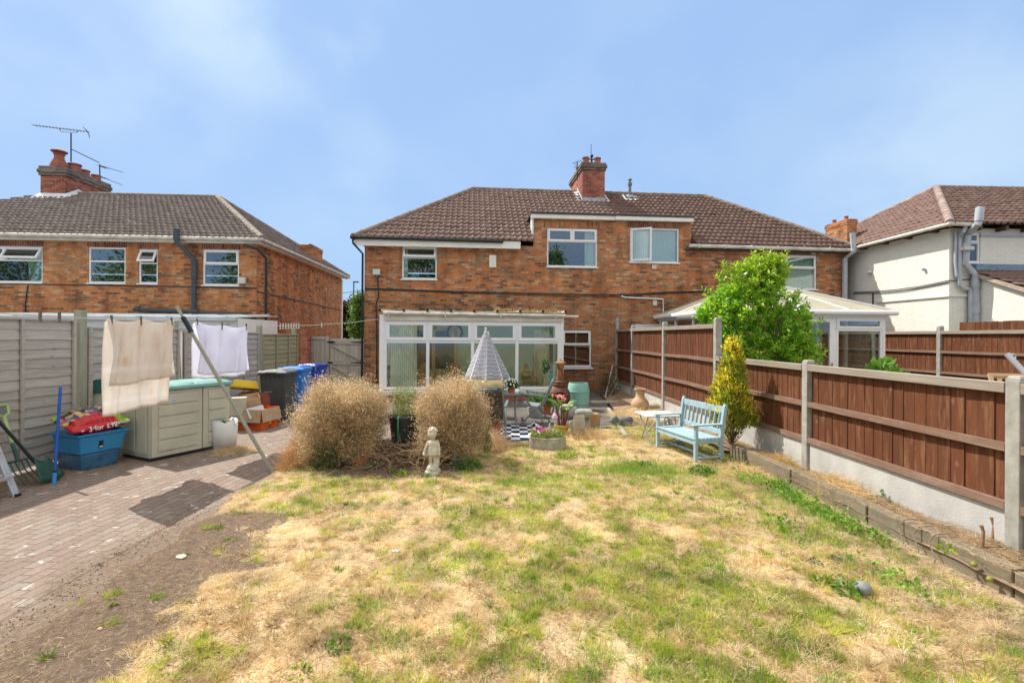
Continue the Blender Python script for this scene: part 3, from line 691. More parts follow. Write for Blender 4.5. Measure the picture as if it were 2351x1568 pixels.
# chimneys and roof fittings
cy = 3.05; q0 = HF.hit(1337, 420, cy)[0]; q1 = HF.hit(1388.5, 420, cy)[0]; zt = HF.hit(1362, 374, cy)[1]
chimney(house, q0, q1, cy, cy + 2.3, ZE + slope * (cy + .3) - .05, zt, [(q0 + .22, cy + .35, .14, .32, 'plain'), (q1 - .22, cy + .35, .14, .32, 'plain'), (q0 + .22, cy + 1.6, .14, .3, 'plain'), (q1 - .22, cy + 1.6, .14, .3, 'plain')])
cu = MB(); xx = q1 - .42; cu.tube([(xx, cy + .5, zt), (xx, cy + .5, zt + .4)], .035, 8); cu.ball((xx, cy + .5, zt + .46), .07); cu.box(xx - .12, xx + .1, cy + .48, cy + .52, zt + .3, zt + .34); part('gas_cowl', cu, m_gutter_bk, house, smooth=40)
fs = MB(); zc = ZE + slope * (cy + .3)
for s_ in (-1, 1):
    xx = q0 - .01 if s_ < 0 else q1 + .01
    fs.add([(xx, cy - .03, zc - .02), (xx + s_ * .2, cy - .03, zc + .05), (xx + s_ * .2, RY, ZR + .06), (xx, RY, ZR + .1), (xx, RY, ZR + .22), (xx, cy - .03, zc + .14)], [(0, 1, 2, 3), (0, 3, 4, 5)])
part('flashing', fs, m_leadw, house)
vy = 3.6; q = HF.hit(1446, 458, vy); zt2 = HF.hit(1446, 411, vy)[1]; zb = ZE + slope * (vy + .3)
vp = MB(); vp.lathe([(.24, -.05), (.1, .1), (.06, .12), (.06, zt2 - zb - .3), (.09, zt2 - zb - .28), (.09, zt2 - zb - .16), (.05, zt2 - zb - .14), (.05, zt2 - zb - .06), (.09, zt2 - zb - .04), (.07, zt2 - zb)], 14, (q[0], vy, zb)); part('vent_pipe', vp, M('grey_lead_pipe', (.17, .20, .21), .6, .2), house, smooth=40)
part('flashing', MB().add([(q[0] - .3, vy - .35, zb - .19), (q[0] + .3, vy - .35, zb - .19), (q[0] + .3, vy + .2, zb + .19), (q[0] - .3, vy + .2, zb + .19)], [(0, 1, 2, 3)]), m_leadw, house)
zt = HF.hit(1958, 503, .6)[1]; c0 = HF.hit(1945, 530, .6)[0]
chimney(house, c0, c0 + .38, .6, 1.7, -.05, zt, [(c0 + .21, .9, .07, .17, 'plain'), (c0 + .21, 1.5, .07, .17, 'plain')], m_brick_l, m_brick_l, False, .02, .2)
# aerial on the chimney
def yagi(mb, p, q, n, half, r=.012):
    p = Vector(p); q = Vector(q); d = (q - p).normalized(); s = d.cross(Vector((0, 0, 1))).normalized(); mb.tube([p, q], r, 5)
    for i in range(n):
        c = p.lerp(q, (i + .5) / n); mb.tube([c - s * half, c + s * half], r * .6, 4)
m_aer = M('aerial_metal', (.06, .065, .07), .5, .2, metal=0)
ae = MB(); p = HF.w(q0 - .12, cy + .6, zt - .4); top = HF.hit(1316, 374, cy + .6)[1]; zc = HF.hit(1316, 415, cy + .6)[1]
b0 = HF.w(q0 - .07, cy + .6, zc); ae.tube([b0, b0 + Vector((-.02, 0, top - zc + .05))], .02, 6)
yagi(ae, b0 + Vector((-.18, .1, top - zc - .0)), b0 + Vector((.16, -.1, top - zc + .06)), 4, .16); yagi(ae, b0 + Vector((-.02, -.2, top - zc - .15)), b0 + Vector((-.02, .2, top - zc - .15)), 3, .12)
one('tv_aerial', ae, m_aer, 'small dark aerial strapped to the side of the centre house chimney', 'aerial', group='television aerials')
ae = MB(); b0 = HF.w(q1 - .25, cy + 1.3, HF.hit(1375, 372, cy + 1.3)[1]); ae.tube([b0 - Vector((0, 0, .1)), b0 + Vector((0, 0, HF.hit(1375, 333, cy + 1.3)[1] - b0.z))], .014, 5)
one('aerial_rod', ae, m_aer, 'thin upright aerial rod above the centre chimney pots', 'aerial', group='television aerials')

# ------------------------------------------------------------------ lean-to conservatory on the main house
LD = -2.5
lean = thing('lean_to_conservatory', 'white framed lean-to conservatory with dirty roof on the back of the brick house', 'conservatory', HF.o, HF.a)
L0 = HF.hit(871, 800, LD)[0]; L1 = HF.hit(1294, 800, LD)[0]; zg = HF.hit(1082, 724, LD)[1]; zh = HF.hit(1082, 740, LD)[1]; zt_ = HF.hit(1082, 785, LD)[1]; zs = HF.hit(1082, 892, LD)[1]
mu = [HF.hit(x, 800, LD)[0] for x in (884, 982, 1085, 1187, 1284)]
part('dwarf_wall', MB().box(L0 + .04, L1 - .04, LD, LD + .22, -.05, zs - .10).box(L0 + .04, L0 + .26, LD + .22, -.002, -.05, zs - .1).box(L1 - .26, L1 - .04, LD + .22, -.002, -.05, zs - .1), m_brick_red, lean)
fm = MB(); fm.box(L0, mu[0] - .03, LD - .01, LD + .09, zs - .1, zg); fm.box(mu[4] + .03, L1, LD - .01, LD + .09, zs - .1, zg)
fm.box(mu[0] - .03, mu[4] + .03, LD, LD + .08, zh, zg - .1); fm.box(mu[0] - .03, mu[4] + .03, LD, LD + .08, zs - .03, zs + .05)
for i, u in enumerate(mu): fm.box(u - .045, u + .045, LD + .003, LD + .077, zs + .05, zh)
for a, b in zip(mu, mu[1:]): fm.box(a + .045, b - .045, LD + .005, LD + .075, zt_ - .04, zt_ + .03)
part('frame', fm, m_upvc, lean, bevel=.006)
part('sill', MB().box(L0 - .02, L1 + .02, LD - .09, LD + .0, zs - .1, zs - .045).box(L0 - .02, L1 + .02, LD - .06, LD + .0, zs - .16, zs - .102), m_upvc, lean, bevel=.005)
for a, b in zip(mu, mu[1:]):
    w_ = part('window', MB().rectframe(a + .035, b - .035, zt_ + .033, zh - .004, LD - .02, LD + .05, .09), m_upvc, lean, bevel=.006)
    part('pane', MB().box(a + .11, b - .11, LD + .01, LD + .016, zt_ + .11, zh - .08), m_glass_c, w_)
    part('pane', MB().box(a + .03, b - .03, LD + .03, LD + .036, zs + .05, zt_ - .03), m_glass_c, lean)
# sides
for u in (L0 + .01, L1 - .09):
    fm = MB(); fm.box(u, u + .08, LD + .09, -.06, zg - .14, zg - .02); fm.box(u, u + .08, LD + .09, -.06, zs - .05, zs + .05); fm.box(u, u + .08, -.06, 0, zs - .1, zg + .1); fm.box(u, u + .08, LD + 1.2, LD + 1.28, zs + .05, zg - .14)
    part('side_frame', fm, m_upvc, lean, bevel=.005); part('pane', MB().box(u + .03, u + .036, LD + .09, -.06, zs + .05, zg - .14), m_glass_c, lean)
part('fascia', MB().box(L0 + .15, L1 - .06, LD - .05, LD - .012, zg - .16, zg - .01), m_upvc_dirty, lean)
gt = MB(); gt.tube([(L0 + .12, LD - .10, zg + .035), (L1 + .02, LD - .10, zg - .0)], .05, 10)
for k in range(4): gt.box(mu[0] + .1 + k * 1.55, mu[0] + .14 + k * 1.55, LD - .17, LD - .03, zg - .06, zg + .07)
gt.tube([(L1 + .02, LD - .1, zg - .01), (L1 + .4, LD - .1, zg - .02)], .035, 8); part('gutter', gt, m_gutter_wh, lean, smooth=40)
zf = HF.hit(1082, 716, LD)[1]
rf = MB(); rf.add([(L0, LD - .06, zf), (L1 + .02, LD - .06, zf), (L1 + .02, -.004, zf + .12), (L0, -.004, zf + .12)], [(0, 1, 2, 3)])
lr = part('roof', rf, m_polyc, lean, solid=.02)
for k in range(9):
    u = L0 + .03 + (L1 - L0) * k / 8
    part('glazing_bar', MB().bar((u, LD - .1, zf + .02), (u, -.01, zf + .15), .05, .045), m_upvc_dirty, lr); part('end_cap', MB().box(u - .035, u + .035, LD - .13, LD - .1, zf - .012, zf + .055), m_gutter_bk, lr)
me = np_mesh('roof_debris', *leaves(np.array([[RNG.uniform(L1 - 2.0, L1 - .1), RNG.uniform(LD - .15, LD + .4), zf + .03 + RNG.uniform(0, .07)] for _ in range(260)]), RNG.normal(size=(260, 3)) * [1, 1, .4], .09, .04))
link('leaf_litter', me, leafmat('brown_leaf_litter', [(.24, .14, .06), (.42, .29, .14), (.36, .2, .07)]), lean)
# inside: plastered back wall, door, curtain
m_plg = M('pale_green_plaster', (.42, .50, .39), .8, .08, 2)
part('back_wall', MB().box(L0 + .1, L1 - .1, -.02, -.004, 0, zg), m_plg, lean)
part('tiled_floor', MB().box(L0 + .26, L1 - .26, LD + .22, -.02, -.03, .03), M('floor_tile', (.42, .35, .26), .5, .15), lean)
ud = HF.hit(940, 800, -.1)[0]; ue = HF.hit(1050, 800, -.1)[0]
dd = part('door', MB().rectframe(ud, ue, .03, 2.12, -.07, -.021, .11).box((ud + ue) / 2 - .06, (ud + ue) / 2 + .06, -.068, -.022, .14, 2.01).box(ud + .11, (ud + ue) / 2 - .06, -.06, -.024, .14, .75).box((ud + ue) / 2 + .06, ue - .11, -.06, -.024, .14, .75), M('varnished_door', (.42, .30, .17), .4, .1, 3), lean, bevel=.004)
part('pane', MB().box(ud + .11, (ud + ue) / 2 - .06, -.045, -.04, .75, 2.01).box((ud + ue) / 2 + .06, ue - .11, -.045, -.04, .75, 2.01), M('dark_door_glass', (.10, .09, .07), .1, .1), dd)
cur = MB(); n = 26; a, b = L0 + .25, L0 + 1.0
pts = [(a + (b - a) * i / n, LD + .35 + .03 * (i % 2)) for i in range(n + 1)]
for p, q in zip(pts, pts[1:]): cur.quad((p[0], p[1], .15), (q[0], q[1], .15), (q[0], q[1], zh), (p[0], p[1], zh))
part('curtain', cur, translucent('pale_mint_curtain', (.84, .88, .82), .5, .9), lean)
cur = MB(); a, b = L1 - .75, L1 - .3; n = 16
pts = [(a + (b - a) * i / n, LD + .8 + .03 * (i % 2)) for i in range(n + 1)]
for p, q in zip(pts, pts[1:]): cur.quad((p[0] , p[1], .15), (q[0], q[1], .15), (q[0], q[1], zh - .2), (p[0], p[1], zh - .2))
part('curtain', cur, translucent('cream_curtain', (.84, .78, .60), .5, .9), lean)
# things standing or hanging in it
m_wick = M('wicker', (.40, .23, .09), .7, .3, 30, .5)
def wicker(px, py, c, rz, label):
    u, z = HF.hit(px, py, c); p = HF.w(u, c, .03); t = thing('wicker_chair', label, 'chair', p, HF.a + rz, 'wicker chairs in the lean-to')
    bk = MB(); n = 12; pts = []
    for i in range(n + 1):
        a_ = pi * i / n; pts.append((.29 * cos(a_), .24 + .03 * sin(a_), .48 + .5 * sin(a_)))
    bk.add(pts + [(x, y + .05, z_) for x, y, z_ in pts], [tuple(range(n + 1)), tuple(range(2 * n + 1, n, -1))] + [(i, i + 1, n + 2 + i, n + 1 + i) for i in range(n)]); part('backrest', bk, m_wick, t)
    part('seat', MB().box(-.28, .28, -.28, .26, .38, .46), m_wick, t, bevel=.03)
    for sx in (-1, 1):
        for sy in (-1, 1): part('leg', MB().tube([(sx * .24, sy * .22, .0), (sx * .24, sy * .22, .39)], .02, 8), m_wick, t)
        part('armrest', MB().tube([(sx * .29, .24, .62), (sx * .32, -.1, .64), (sx * .3, -.26, .58), (sx * .28, -.26, .42)], .025, 8), m_wick, t, smooth=50)
wicker(952, 868, -1.2, R(-60), 'wicker chair left of the door inside the lean-to'); wicker(1053, 870, -1.3, R(30), 'wicker chair seen behind the parasol inside the lean-to'); wicker(1225, 870, -1.35, R(55), 'wicker chair behind the rightmost pane of the lean-to')
u, z = HF.hit(915, 872, -1.7); t = thing('side_table', 'small wooden table with a vase behind the leftmost pane of the lean-to', 'table', HF.w(u, -1.7, .03), HF.a)
part('tabletop', MB().box(-.38, .38, -.28, .28, .55, .58), M('pine', (.42, .27, .12), .5, .2, 4), t, bevel=.005)
for sx in (-1, 1):
    for sy in (-1, 1): part('leg', MB().box(sx * .33 - .02, sx * .33 + .02, sy * .23 - .02, sy * .23 + .02, 0, .55), MATS['pine'], t)
one('glass_vase', MB().lathe([(.05, 0), (.06, .05), (.035, .16), (.07, .3), (.065, .3), (.03, .16), (.045, .05)], 14), M('pale_vase', (.6, .66, .6), .2, .05), 'pale flared vase on the wooden table inside the lean-to', 'vase', HF.w(u + .15, -1.7, .61), smooth=40)
ov = MB(); ov.lathe([(.13, 0), (.17, .02), (.19, .2), (.14, .24)], 14); 
tt = one('plant_bowl', ov, M('grey_bowl', (.25, .25, .23), .6, .2), 'grey bowl of leafy plants on the wooden table in the lean-to', 'plant', HF.w(u - .2, -1.7, .61), smooth=40)
nn = 140; P = np.array([RNG.normal(0, .06, nn), RNG.normal(0, .06, nn), .22 + RNG.uniform(0, .05, nn)]).T; link('foliage', np_mesh('foliage', *leaves(P, RNG.normal(size=(nn, 3)) + [0, 0, .8], .14, .05)), leafmat('house_plant_leaf', [(.05, .10, .03), (.1, .2, .06), (.2, .25, .12)]), tt)
u, z = HF.hit(1044, 763, -.1); ck = thing('wall_clock', 'round cream clock with dark wreath rim behind a lean-to fanlight', 'clock', HF.w(u, -.03, z), HF.a)
pts = [(.24 * cos(2 * pi * i / 28), -.03, .24 * sin(2 * pi * i / 28)) for i in range(28)]; part('clock_rim', MB().tube(pts, .04, 6, closed=True), M('dark_wreath', (.03, .05, .04), .7, .3), ck, smooth=60)
part('clock_face', MB().prism([(.21 * cos(2 * pi * i / 28), .21 * sin(2 * pi * i / 28)) for i in range(28)], 1, -.02, 0), M('clock_cream', (.55, .48, .33), .6, .1), ck)
part('clock_hand', MB().box(-.008, .008, -.028, -.022, 0, .15).box(0, .11, -.028, -.022, -.008, .008), m_gutter_bk, ck)

# ------------------------------------------------------------------ left brick house
LF = Frame(-8.57, 16.2, 3.5); LX = -14.0; LDP = 9.75
lh = thing('brick_house', 'orange brick house with dark roof tiles and a big red chimney, at the left edge', 'house', LF.o, LF.a)
V0 = rect(LF, -70, 97.5, 565, 648); V1 = rect(LF, 202.5, 288, 568, 650); V2 = rect(LF, 318, 362, 572, 651); V3 = rect(LF, 465.5, 548.5, 573, 655)
wf = MB(); wall_face(wf, LX, 0, -.1, ZE - .1, [V0, V1, V2, V3], .1)
wf.quad((0, 0, -.1), (0, LDP, -.1), (0, LDP, ZE - .1), (0, 0, ZE - .1)); wf.quad((0, LDP, -.1), (LX, LDP, -.1), (LX, LDP, ZE - .1), (0, LDP, ZE - .1)); wf.quad((LX, LDP, -.1), (LX, 0, -.1), (LX, 0, ZE - .1), (LX, LDP, ZE - .1))
part('wall', wf, m_brick_l, lh); part('room_floor', MB().box(LX + .2, -.2, .2, LDP - .2, 2.5, 2.6), m_room, lh)
for v in (V1, V2, V3, V0): part('lintel', MB().box(v[0] - .04, v[1] + .04, -.004, .05, v[3] + .004, min(v[3] + .2, ZE - .14)), m_soldier, lh)
window(lh, *V0, [(0, 1, 0, .62, 'f'), (0, .47, .62, 1, 's'), (.47, 1, .62, 1, 't')], label='wide window cut by the photo edge with its top sash open', tilt=32, curtain=[(.0, .99, m_blind)])
window(lh, *V1, [(0, 1, 0, .62, 'f'), (0, 1, .62, 1, 'f')], label='two-light window between the wide window and the narrow one')
window(lh, *V2, [(0, 1, 0, .6, 'f'), (0, 1, .6, 1, 't')], label='narrow window with its top sash open', tilt=26)
window(lh, *V3, [(0, 1, 0, .6, 'f'), (0, 1, .6, 1, 's')], label='window nearest the corner of the house')
LRY = 4.4; lxb = LF.hit(500, 455, LRY)[0]; lzr = (LF.hit(500, 452, LRY)[1] + LF.hit(10, 438, LRY)[1]) / 2 - .05
hiproof(lh, LX - .3, .3, -.3, LDP + .3, ZE, LX + 4, lxb, LRY, lzr, m_tile_grey, (m_ridge, m_ridge_pale), ['fr', 'br'], 'fr')
part('gutter', MB().tube([(LX, -.33, ZE + .0), (.33, -.33, ZE - .04), (.33, LDP + .33, ZE - .05)], .055, 10), m_gutter_wh, lh, smooth=40)
part('fascia', MB().box(LX, .27, -.26, -.23, ZE - .16, ZE - .02).box(.23, .26, -.23, LDP + .2, ZE - .16, ZE - .02), m_gutter_wh, lh)
part('soffit', MB().box(LX, .23, -.23, -.002, ZE - .14, ZE - .12).box(.002, .23, 0, LDP, ZE - .14, ZE - .12), m_fascia, lh)
sp = MB()
def lp(x, y, c): q = LF.hit(x, y, c); return (q[0], c, q[1])
sp.tube([lp(405, 526, -.42), lp(406, 556, -.42), lp(446, 596, -.12), lp(445, 712, -.12)], .075, 12); sp.tube([lp(405, 526, -.42), lp(405, 552, -.42)], .092, 12); sp.tube([lp(446, 600, -.12), lp(446, 640, -.12)], .088, 12)
sp.tube([lp(310, 709, -.12), lp(330, 711, -.12), lp(445, 717, -.12), lp(566, 724, -.12), lp(573, 735, -.12), lp(573, 775, -.12)], .07, 12); sp.tube([lp(310, 709, -.12), lp(322, 710, -.12)], .088, 12); sp.tube([lp(436, 716, -.12), lp(456, 717, -.12)], .1, 12)
part('soil_pipe', sp, M('dark_grey_pipe', (.05, .065, .08), .4, .2), lh, smooth=40)
dp = MB(); dp.tube([lp(560, 562, -.3), lp(590, 572, -.3), lp(611, 592, -.05), (LF.hit(613, 600, 0)[0], -.05, .1)], .045, 10); dp.M = Matrix.Identity(4); part('downpipe', dp, m_gutter_bk, lh, smooth=40)
cb = MB(); cb.tube([lp(-40, 650, -.02), lp(100, 653, -.02), lp(280, 656, -.02), lp(440, 659, -.02), lp(590, 662, -.02)], .018, 6); cb.tube([(0.02, y_, LF.hit(590, 662, 0)[1] - .1 - .012 * y_) for y_ in (0, 4, 9.5)], .018, 6); cb.tube([lp(64, 655, -.02), lp(58, 700, -.02), lp(58, 730, -.02)], .015, 6); part('wall_cable', cb, m_gutter_bk, lh)
q = rect(LF, 552, 567, 638, 652); part('floodlight', MB().box(q[0], q[1], -.14, -.03, q[2], q[3]), MATS['floodlight_grey'], lh, bevel=.006)
cy = 3.9; q0 = LF.hit(93, 420, cy)[0]; q1 = LF.hit(150, 420, cy)[0]; zt = LF.hit(120, 382, cy)[1]
cw = q1 - q0
chimney(lh, q0, q1, cy, cy + 2.3, ZE + (lzr - ZE) / (LRY + .3) * (cy + .3) - .1, zt, [(q0 + .42, cy + .35, .27, .78, 'hood'), (q1 - .2, cy + .7, .22, .33, 'plain'), (q1 - .3, cy + 1.3, .2, .28, 'plain'), (q1 - .3, cy + 1.95, .18, .28, 'plain')], caph=.38)
zc = ZE + (lzr - ZE) / (LRY + .3) * (cy + .3)
part('flashing', MB().add([(q0 - .2, cy - .3, zc - .15), (q1 + .2, cy - .3, zc - .15), (q1 + .02, cy, zc + .16), (q0 - .02, cy, zc + .16), (q1 + .25, cy + .6, zc + .38), (q1 + .02, cy + .6, zc + .5)], [(0, 1, 2, 3), (1, 4, 5, 2)]), m_leadw, lh)
sy = 7.6; c0 = LF.hitx(690, 590, .1); zt = LF.hitx(715, 560, .1)[1]
yq = LF.hitx(690, 600, -.1)[0]
ysd = LF.hitx(718, 590, .02)[0]
chimney(lh, -.62, .02, ysd, ysd + 1.3, 4.0, LF.hitx(718, 562, .02)[1], [(-.3, ysd + .6, .07, .14, 'plain')], m_brick_l, m_brick_l, False, .015, .2)
part('corner_trim', MB().box(-.02, .05, LDP - .05, LDP + .1, 0, ZE - .2), m_fascia, lh)
# aerials
ae = MB(); y_ = cy + 1.5; P_ = lambda x, y: AT(x, y, 21.3)
ae.tube([P_(163, 372), P_(163, 306)], .028, 6); yagi(ae, P_(76, 288), P_(200, 303), 16, .14, .014); ae.tube([P_(136, 296), P_(140, 303), P_(176, 305), P_(180, 301)], .013, 5)
for dx in (-6, 0, 6): ae.tube([P_(196 + dx, 301 - 3 + dx), P_(206, 312 + dx)], .012, 4)
ae.tube([P_(164, 343), P_(228, 374)], .02, 5)
one('tv_aerial', ae, m_aer, 'tall long-boom aerial standing over the big red chimney at left', 'aerial', group='television aerials')
ae = MB(); P_ = lambda x, y: AT(x, y, 22.3)
ae.tube([P_(229, 441), P_(229, 378)], .026, 6); yagi(ae, P_(229, 380), P_(282, 396), 12, .10, .012); yagi(ae, P_(229, 405), P_(280, 425), 12, .10, .012)
for y_ in (383, 407): yagi(ae, P_(229, y_), P_(243, y_ + 2), 3, .25, .014)
one('tv_aerial', ae, m_aer, 'double aerial on a short mast right of the big red chimney', 'aerial', group='television aerials')
# left house: white flat-roofed lean-to behind the garden fence
ln = thing('lean_to_conservatory', 'white flat lean-to roof showing above the grey fence at left', 'conservatory', LF.o, LF.a)
zz = LF.hit(300, 727, -2.6)[1]; xr = LF.hit(548, 740, -2.6)[0]
m_paleroof = M('pale_roof_sheet', (.50, .55, .58), .4, .12, 2)
rf = part('roof', MB().add([(LX, -2.7, zz), (xr, -2.7, zz), (xr, -.01, zz + .14), (LX, -.01, zz + .14)], [(0, 1, 2, 3)]), m_paleroof, ln, solid=.03)
gb = MB()
for k in range(10): u = xr - .3 - k * .8; gb.bar((u, -2.72, zz + .035), (u, -.02, zz + .175), .06, .05)
part('glazing_bar', gb, m_upvc, rf)
part('fascia', MB().box(LX, xr, -2.72, -2.66, zz - .34, zz - .02).box(LX, xr, -2.78, -2.725, zz - .1, zz - .01), m_paleroof, ln); part('side_frame', MB().box(xr - .06, xr, -2.64, -.01, 0, zz - .02), m_upvc, ln); part('frame', MB().box(LX, xr - .06, -2.65, -2.6, 0, zz - .35), m_upvc, ln)

# ------------------------------------------------------------------ white painted house on the right
ZW = 5.06; WF = Frame(12.42, 13.75, 2.0); WL = 11.0; WD = 8.2
wh = thing('painted_house', 'cream painted brick house with red-brown tiled roof at the right edge', 'house', WF.o, WF.a)
X1 = rect(WF, 2221, 2251, 533, 603)
wf = MB(); wall_face(wf, 0, WL, -.1, ZW - .06, [X1], .1)
wf.quad((0, WD, -.1), (0, 0, -.1), (0, 0, ZW - .06), (0, WD, ZW - .06)); wf.quad((WL, 0, -.1), (WL, WD, -.1), (WL, WD, ZW - .06), (WL, 0, ZW - .06)); wf.quad((WL, WD, -.1), (0, WD, -.1), (0, WD, ZW - .06), (WL, WD, ZW - .06))
part('wall', wf, m_brick_white, wh); part('room_floor', MB().box(.2, WL - .2, .2, WD - .2, 2.5, 2.6), m_room, wh)
window(wh, *X1, [(0, 1, 0, .66, 'f'), (0, 1, .66, 1, 's')])
wry = 4.1; wxa = WF.hit(2150, 430, wry)[0]; wzr = (WF.hit(2150, 428, wry)[1] + WF.hit(2340, 431, wry)[1]) / 2 - .06
hiproof(wh, -.30, WL + .3, -.34, WD + .3, ZW, wxa, WL - 3.5, wry, wzr, m_tile_w, (m_ridge, m_ridge_red), ['fl', 'bl'], 'fl')
gt = MB(); gt.tube([(-.34, WD, ZW - .08), (-.34, -.38, ZW - .03), (.5, -.38, ZW - .05)], .055, 10); part('gutter', gt, m_gutter_wh, wh, smooth=40)
m_raft = M('dark_rafter', (.10, .07, .05), .8, .2)
for k in range(9): part('rafter_end', MB().box(-.27, -.004, .3 + k * .9, .36 + k * .9, ZW - .13, ZW - .03), m_raft, wh)
for k in range(5): part('rafter_end', MB().box(.6 + k * .75, .68 + k * .75, -.30, -.004, ZW - .16, ZW - .04), m_raft, wh)
part('wall_plate', MB().box(.9, WL, -.03, -.003, ZW - .3, ZW - .24), m_gutter_gr, wh)
def wp(x, y, c): q = WF.hit(x, y, c); return (q[0], c, q[1])
pp = MB(); pp.tube([wp(2252, 476, -.62), wp(2246, 514, -.62), wp(2222, 538, -.15), wp(2216, 606, -.15), wp(2240, 632, -.15), wp(2240, 760, -.15)], .085, 12)
for a_, b_ in ((wp(2250, 478, -.62), wp(2247, 508, -.62)), (wp(2218, 560, -.15), wp(2217, 580, -.15)), (wp(2240, 640, -.15), wp(2240, 660, -.15)), (wp(2240, 700, -.15), wp(2240, 720, -.15))): pp.tube([a_, b_], .1, 12)
part('soil_pipe', pp, m_gutter_gr, wh, smooth=40)
pp = MB(); pp.tube([wp(2222, 512, -.3), wp(2212, 532, -.3), wp(2203, 545, -.1), wp(2203, 655, -.1), wp(2212, 663, -.1), wp(2226, 664, -.1), wp(2228, 672, -.1), wp(2228, 760, -.1)], .05, 10); pp.tube([wp(2195, 530, -.08), wp(2193, 600, -.08), wp(2196, 635, -.08)], .035, 8); part('downpipe', pp, m_gutter_gr, wh, smooth=40)
q = rect(WF, 2192, 2214, 570, 578); part('floodlight', MB().box(q[0], q[1], -.3, -.12, q[2], q[3]), MATS['floodlight_grey'], wh, bevel=.006)
def wq(x, y, c=-.03): q = WF.hitx(x, y, c); return (c, q[0], q[1])
cb = MB(); cb.tube([wq(1960, 671), wq(2000, 670), wq(2060, 665), wq(2110, 658), wq(2160, 648), wq(2179, 644)], .013, 6); cb.tube([wq(1960, 674), wq(2010, 673), wq(2070, 668), wq(2130, 657), wq(2179, 647)], .013, 6); cb.tube([wq(2004, 673), wq(2004, 702)], .02, 6); cb.tube([wp(2180, 645, -.03), wp(2236, 640, -.03), wp(2280, 640, -.03)], .012, 6)
cb.tube([wq(1960, 560), wq(2030, 545), wq(2090, 528), wq(2150, 524), wq(2179, 525)], .012, 6); part('wall_cable', cb, m_gutter_bk, wh)
part('ledge', MB().box(-.045, -.002, .0, WF.hitx(2015, 677, 0)[0], WF.hitx(2179, 678, 0)[1] - .04, WF.hitx(2179, 678, 0)[1] + .03).box(-.045, 1.0, -.045, -.002, WF.hitx(2179, 678, 0)[1] - .04, WF.hitx(2179, 678, 0)[1] + .03), m_brick_white, wh)
lm = MB(); a_ = wq(1995, 625, -.1); lm.tube([(0, a_[1], a_[2]), a_, (a_[0] - .1, a_[1] + .1, a_[2] - .02)], [.05, .05, .035], 10); a_ = wq(2120, 618, -.05); lm.ball(a_, .05); part('wall_light', lm, m_gutter_gr, wh, smooth=50)
# its side extension with a mono-pitch roof
ze_ = WF.hit(2240, 622, 0)[1]
eu = WF.hit(2237, 680, -.02)[0]; EXL = 3.6
sl_ = (ze_ - WF.hitx(2351, 657, WF.hit(2237, 680, -.02)[0])[1]) / -WF.hitx(2351, 657, WF.hit(2237, 680, -.02)[0])[0]; zlow = ze_ - sl_ * EXL
ex = MB(); ex.poly([(eu, 0, -.1), (eu, -EXL, -.1), (eu, -EXL, zlow - .1), (eu, 0, ze_ - .1)]); ex.quad((eu, -EXL, -.1), (eu + 5, -EXL, -.1), (eu + 5, -EXL, zlow - .1), (eu, -EXL, zlow - .1)); ex.quad((eu + 5, -EXL, -.1), (eu + 5, 0, -.1), (eu + 5, 0, ze_), (eu + 5, -EXL, zlow))
part('extension_wall', ex, m_brick_white, wh)
V, Fc = tiles((eu - .12, -EXL - .2, zlow - sl_ * .2), (1, 0, 0), (0, EXL + .2, sl_ * (EXL + .2)), lambda v: 0, lambda v: 5.2, sqrt(1 + sl_ * sl_) * (EXL + .2)); er = link('extension_roof', np_mesh('extension_roof', V, Fc), m_tile_w, wh)
part('flashing', MB().box(eu - .1, WL - 1, -.18, -.004, ze_ + .0, ze_ + .17), M('blue_grey_lead', (.16, .24, .32), .5, .2), er); part('verge', MB().bar((eu - .1, -EXL - .2, zlow - sl_ * .2 - .07), (eu - .1, 0, ze_ - .07), .05, .1), M('verge_mortar', (.42, .33, .27), .9, .2), er)
dp = MB().tube([(eu + .03, -.35, 0), (eu + .03, -.35, 2.3)], .04, 8); 

# ------------------------------------------------------------------ neighbour's hipped conservatory
CF = Frame(5.25, 12.5, 4.0); CW = CF.hit(2033, 760, 0)[0]; CD = 3.9
cs = thing('conservatory', 'white hipped conservatory with cream roof behind the leafy shrub', 'conservatory', CF.o, CF.a)
cz = CF.hit(1950, 718, -.08)[1]; zr_ = AT(1757, 647, 14.3).z; ry_ = 1.9; rx_ = CF.l(AT(1757, 647, 14.3)).x
rf = MB(); o_ = .1
A, B, Cc, D = (-o_, -o_, cz + .06), (CW + o_, -o_, cz + .06), (CW + o_, CD, cz + .06), (-o_, CD, cz + .06); P, Q = (rx_, ry_, zr_), (rx_, CD, zr_)
rf.poly([A, B, P]); rf.poly([B, Cc, Q, P]); rf.poly([D, A, P, Q]); croof = part('roof', rf, m_poly, cs, solid=.02)
gb = MB()
for a_, b_ in ((A, P), (B, P), (P, Q)): gb.bar(Vector(a_) + Vector((0, 0, .03)), Vector(b_) + Vector((0, 0, .03)), .09, .05)
for k in (1, 2, 3):
    t_ = k / 4; e = Vector(A).lerp(Vector(B), t_); gb.bar(e + Vector((0, 0, .025)), Vector(P) + Vector((0, 0, .02)), .055, .04)
    for s_ in (0, 1):
        e = Vector((CW + o_, -o_ + (CD + o_) * t_, cz + .06)) if s_ else Vector((-o_, -o_ + (CD + o_) * t_, cz + .06)); yy = max(e.y, ry_); tt = 1.0 if e.y >= ry_ else (e.y + o_) / (ry_ + o_)
        gb.bar(e + Vector((0, 0, .025)), Vector((e.x + (rx_ - e.x) * tt, e.y, e.z + (zr_ - e.z) * tt + .02)), .055, .04)
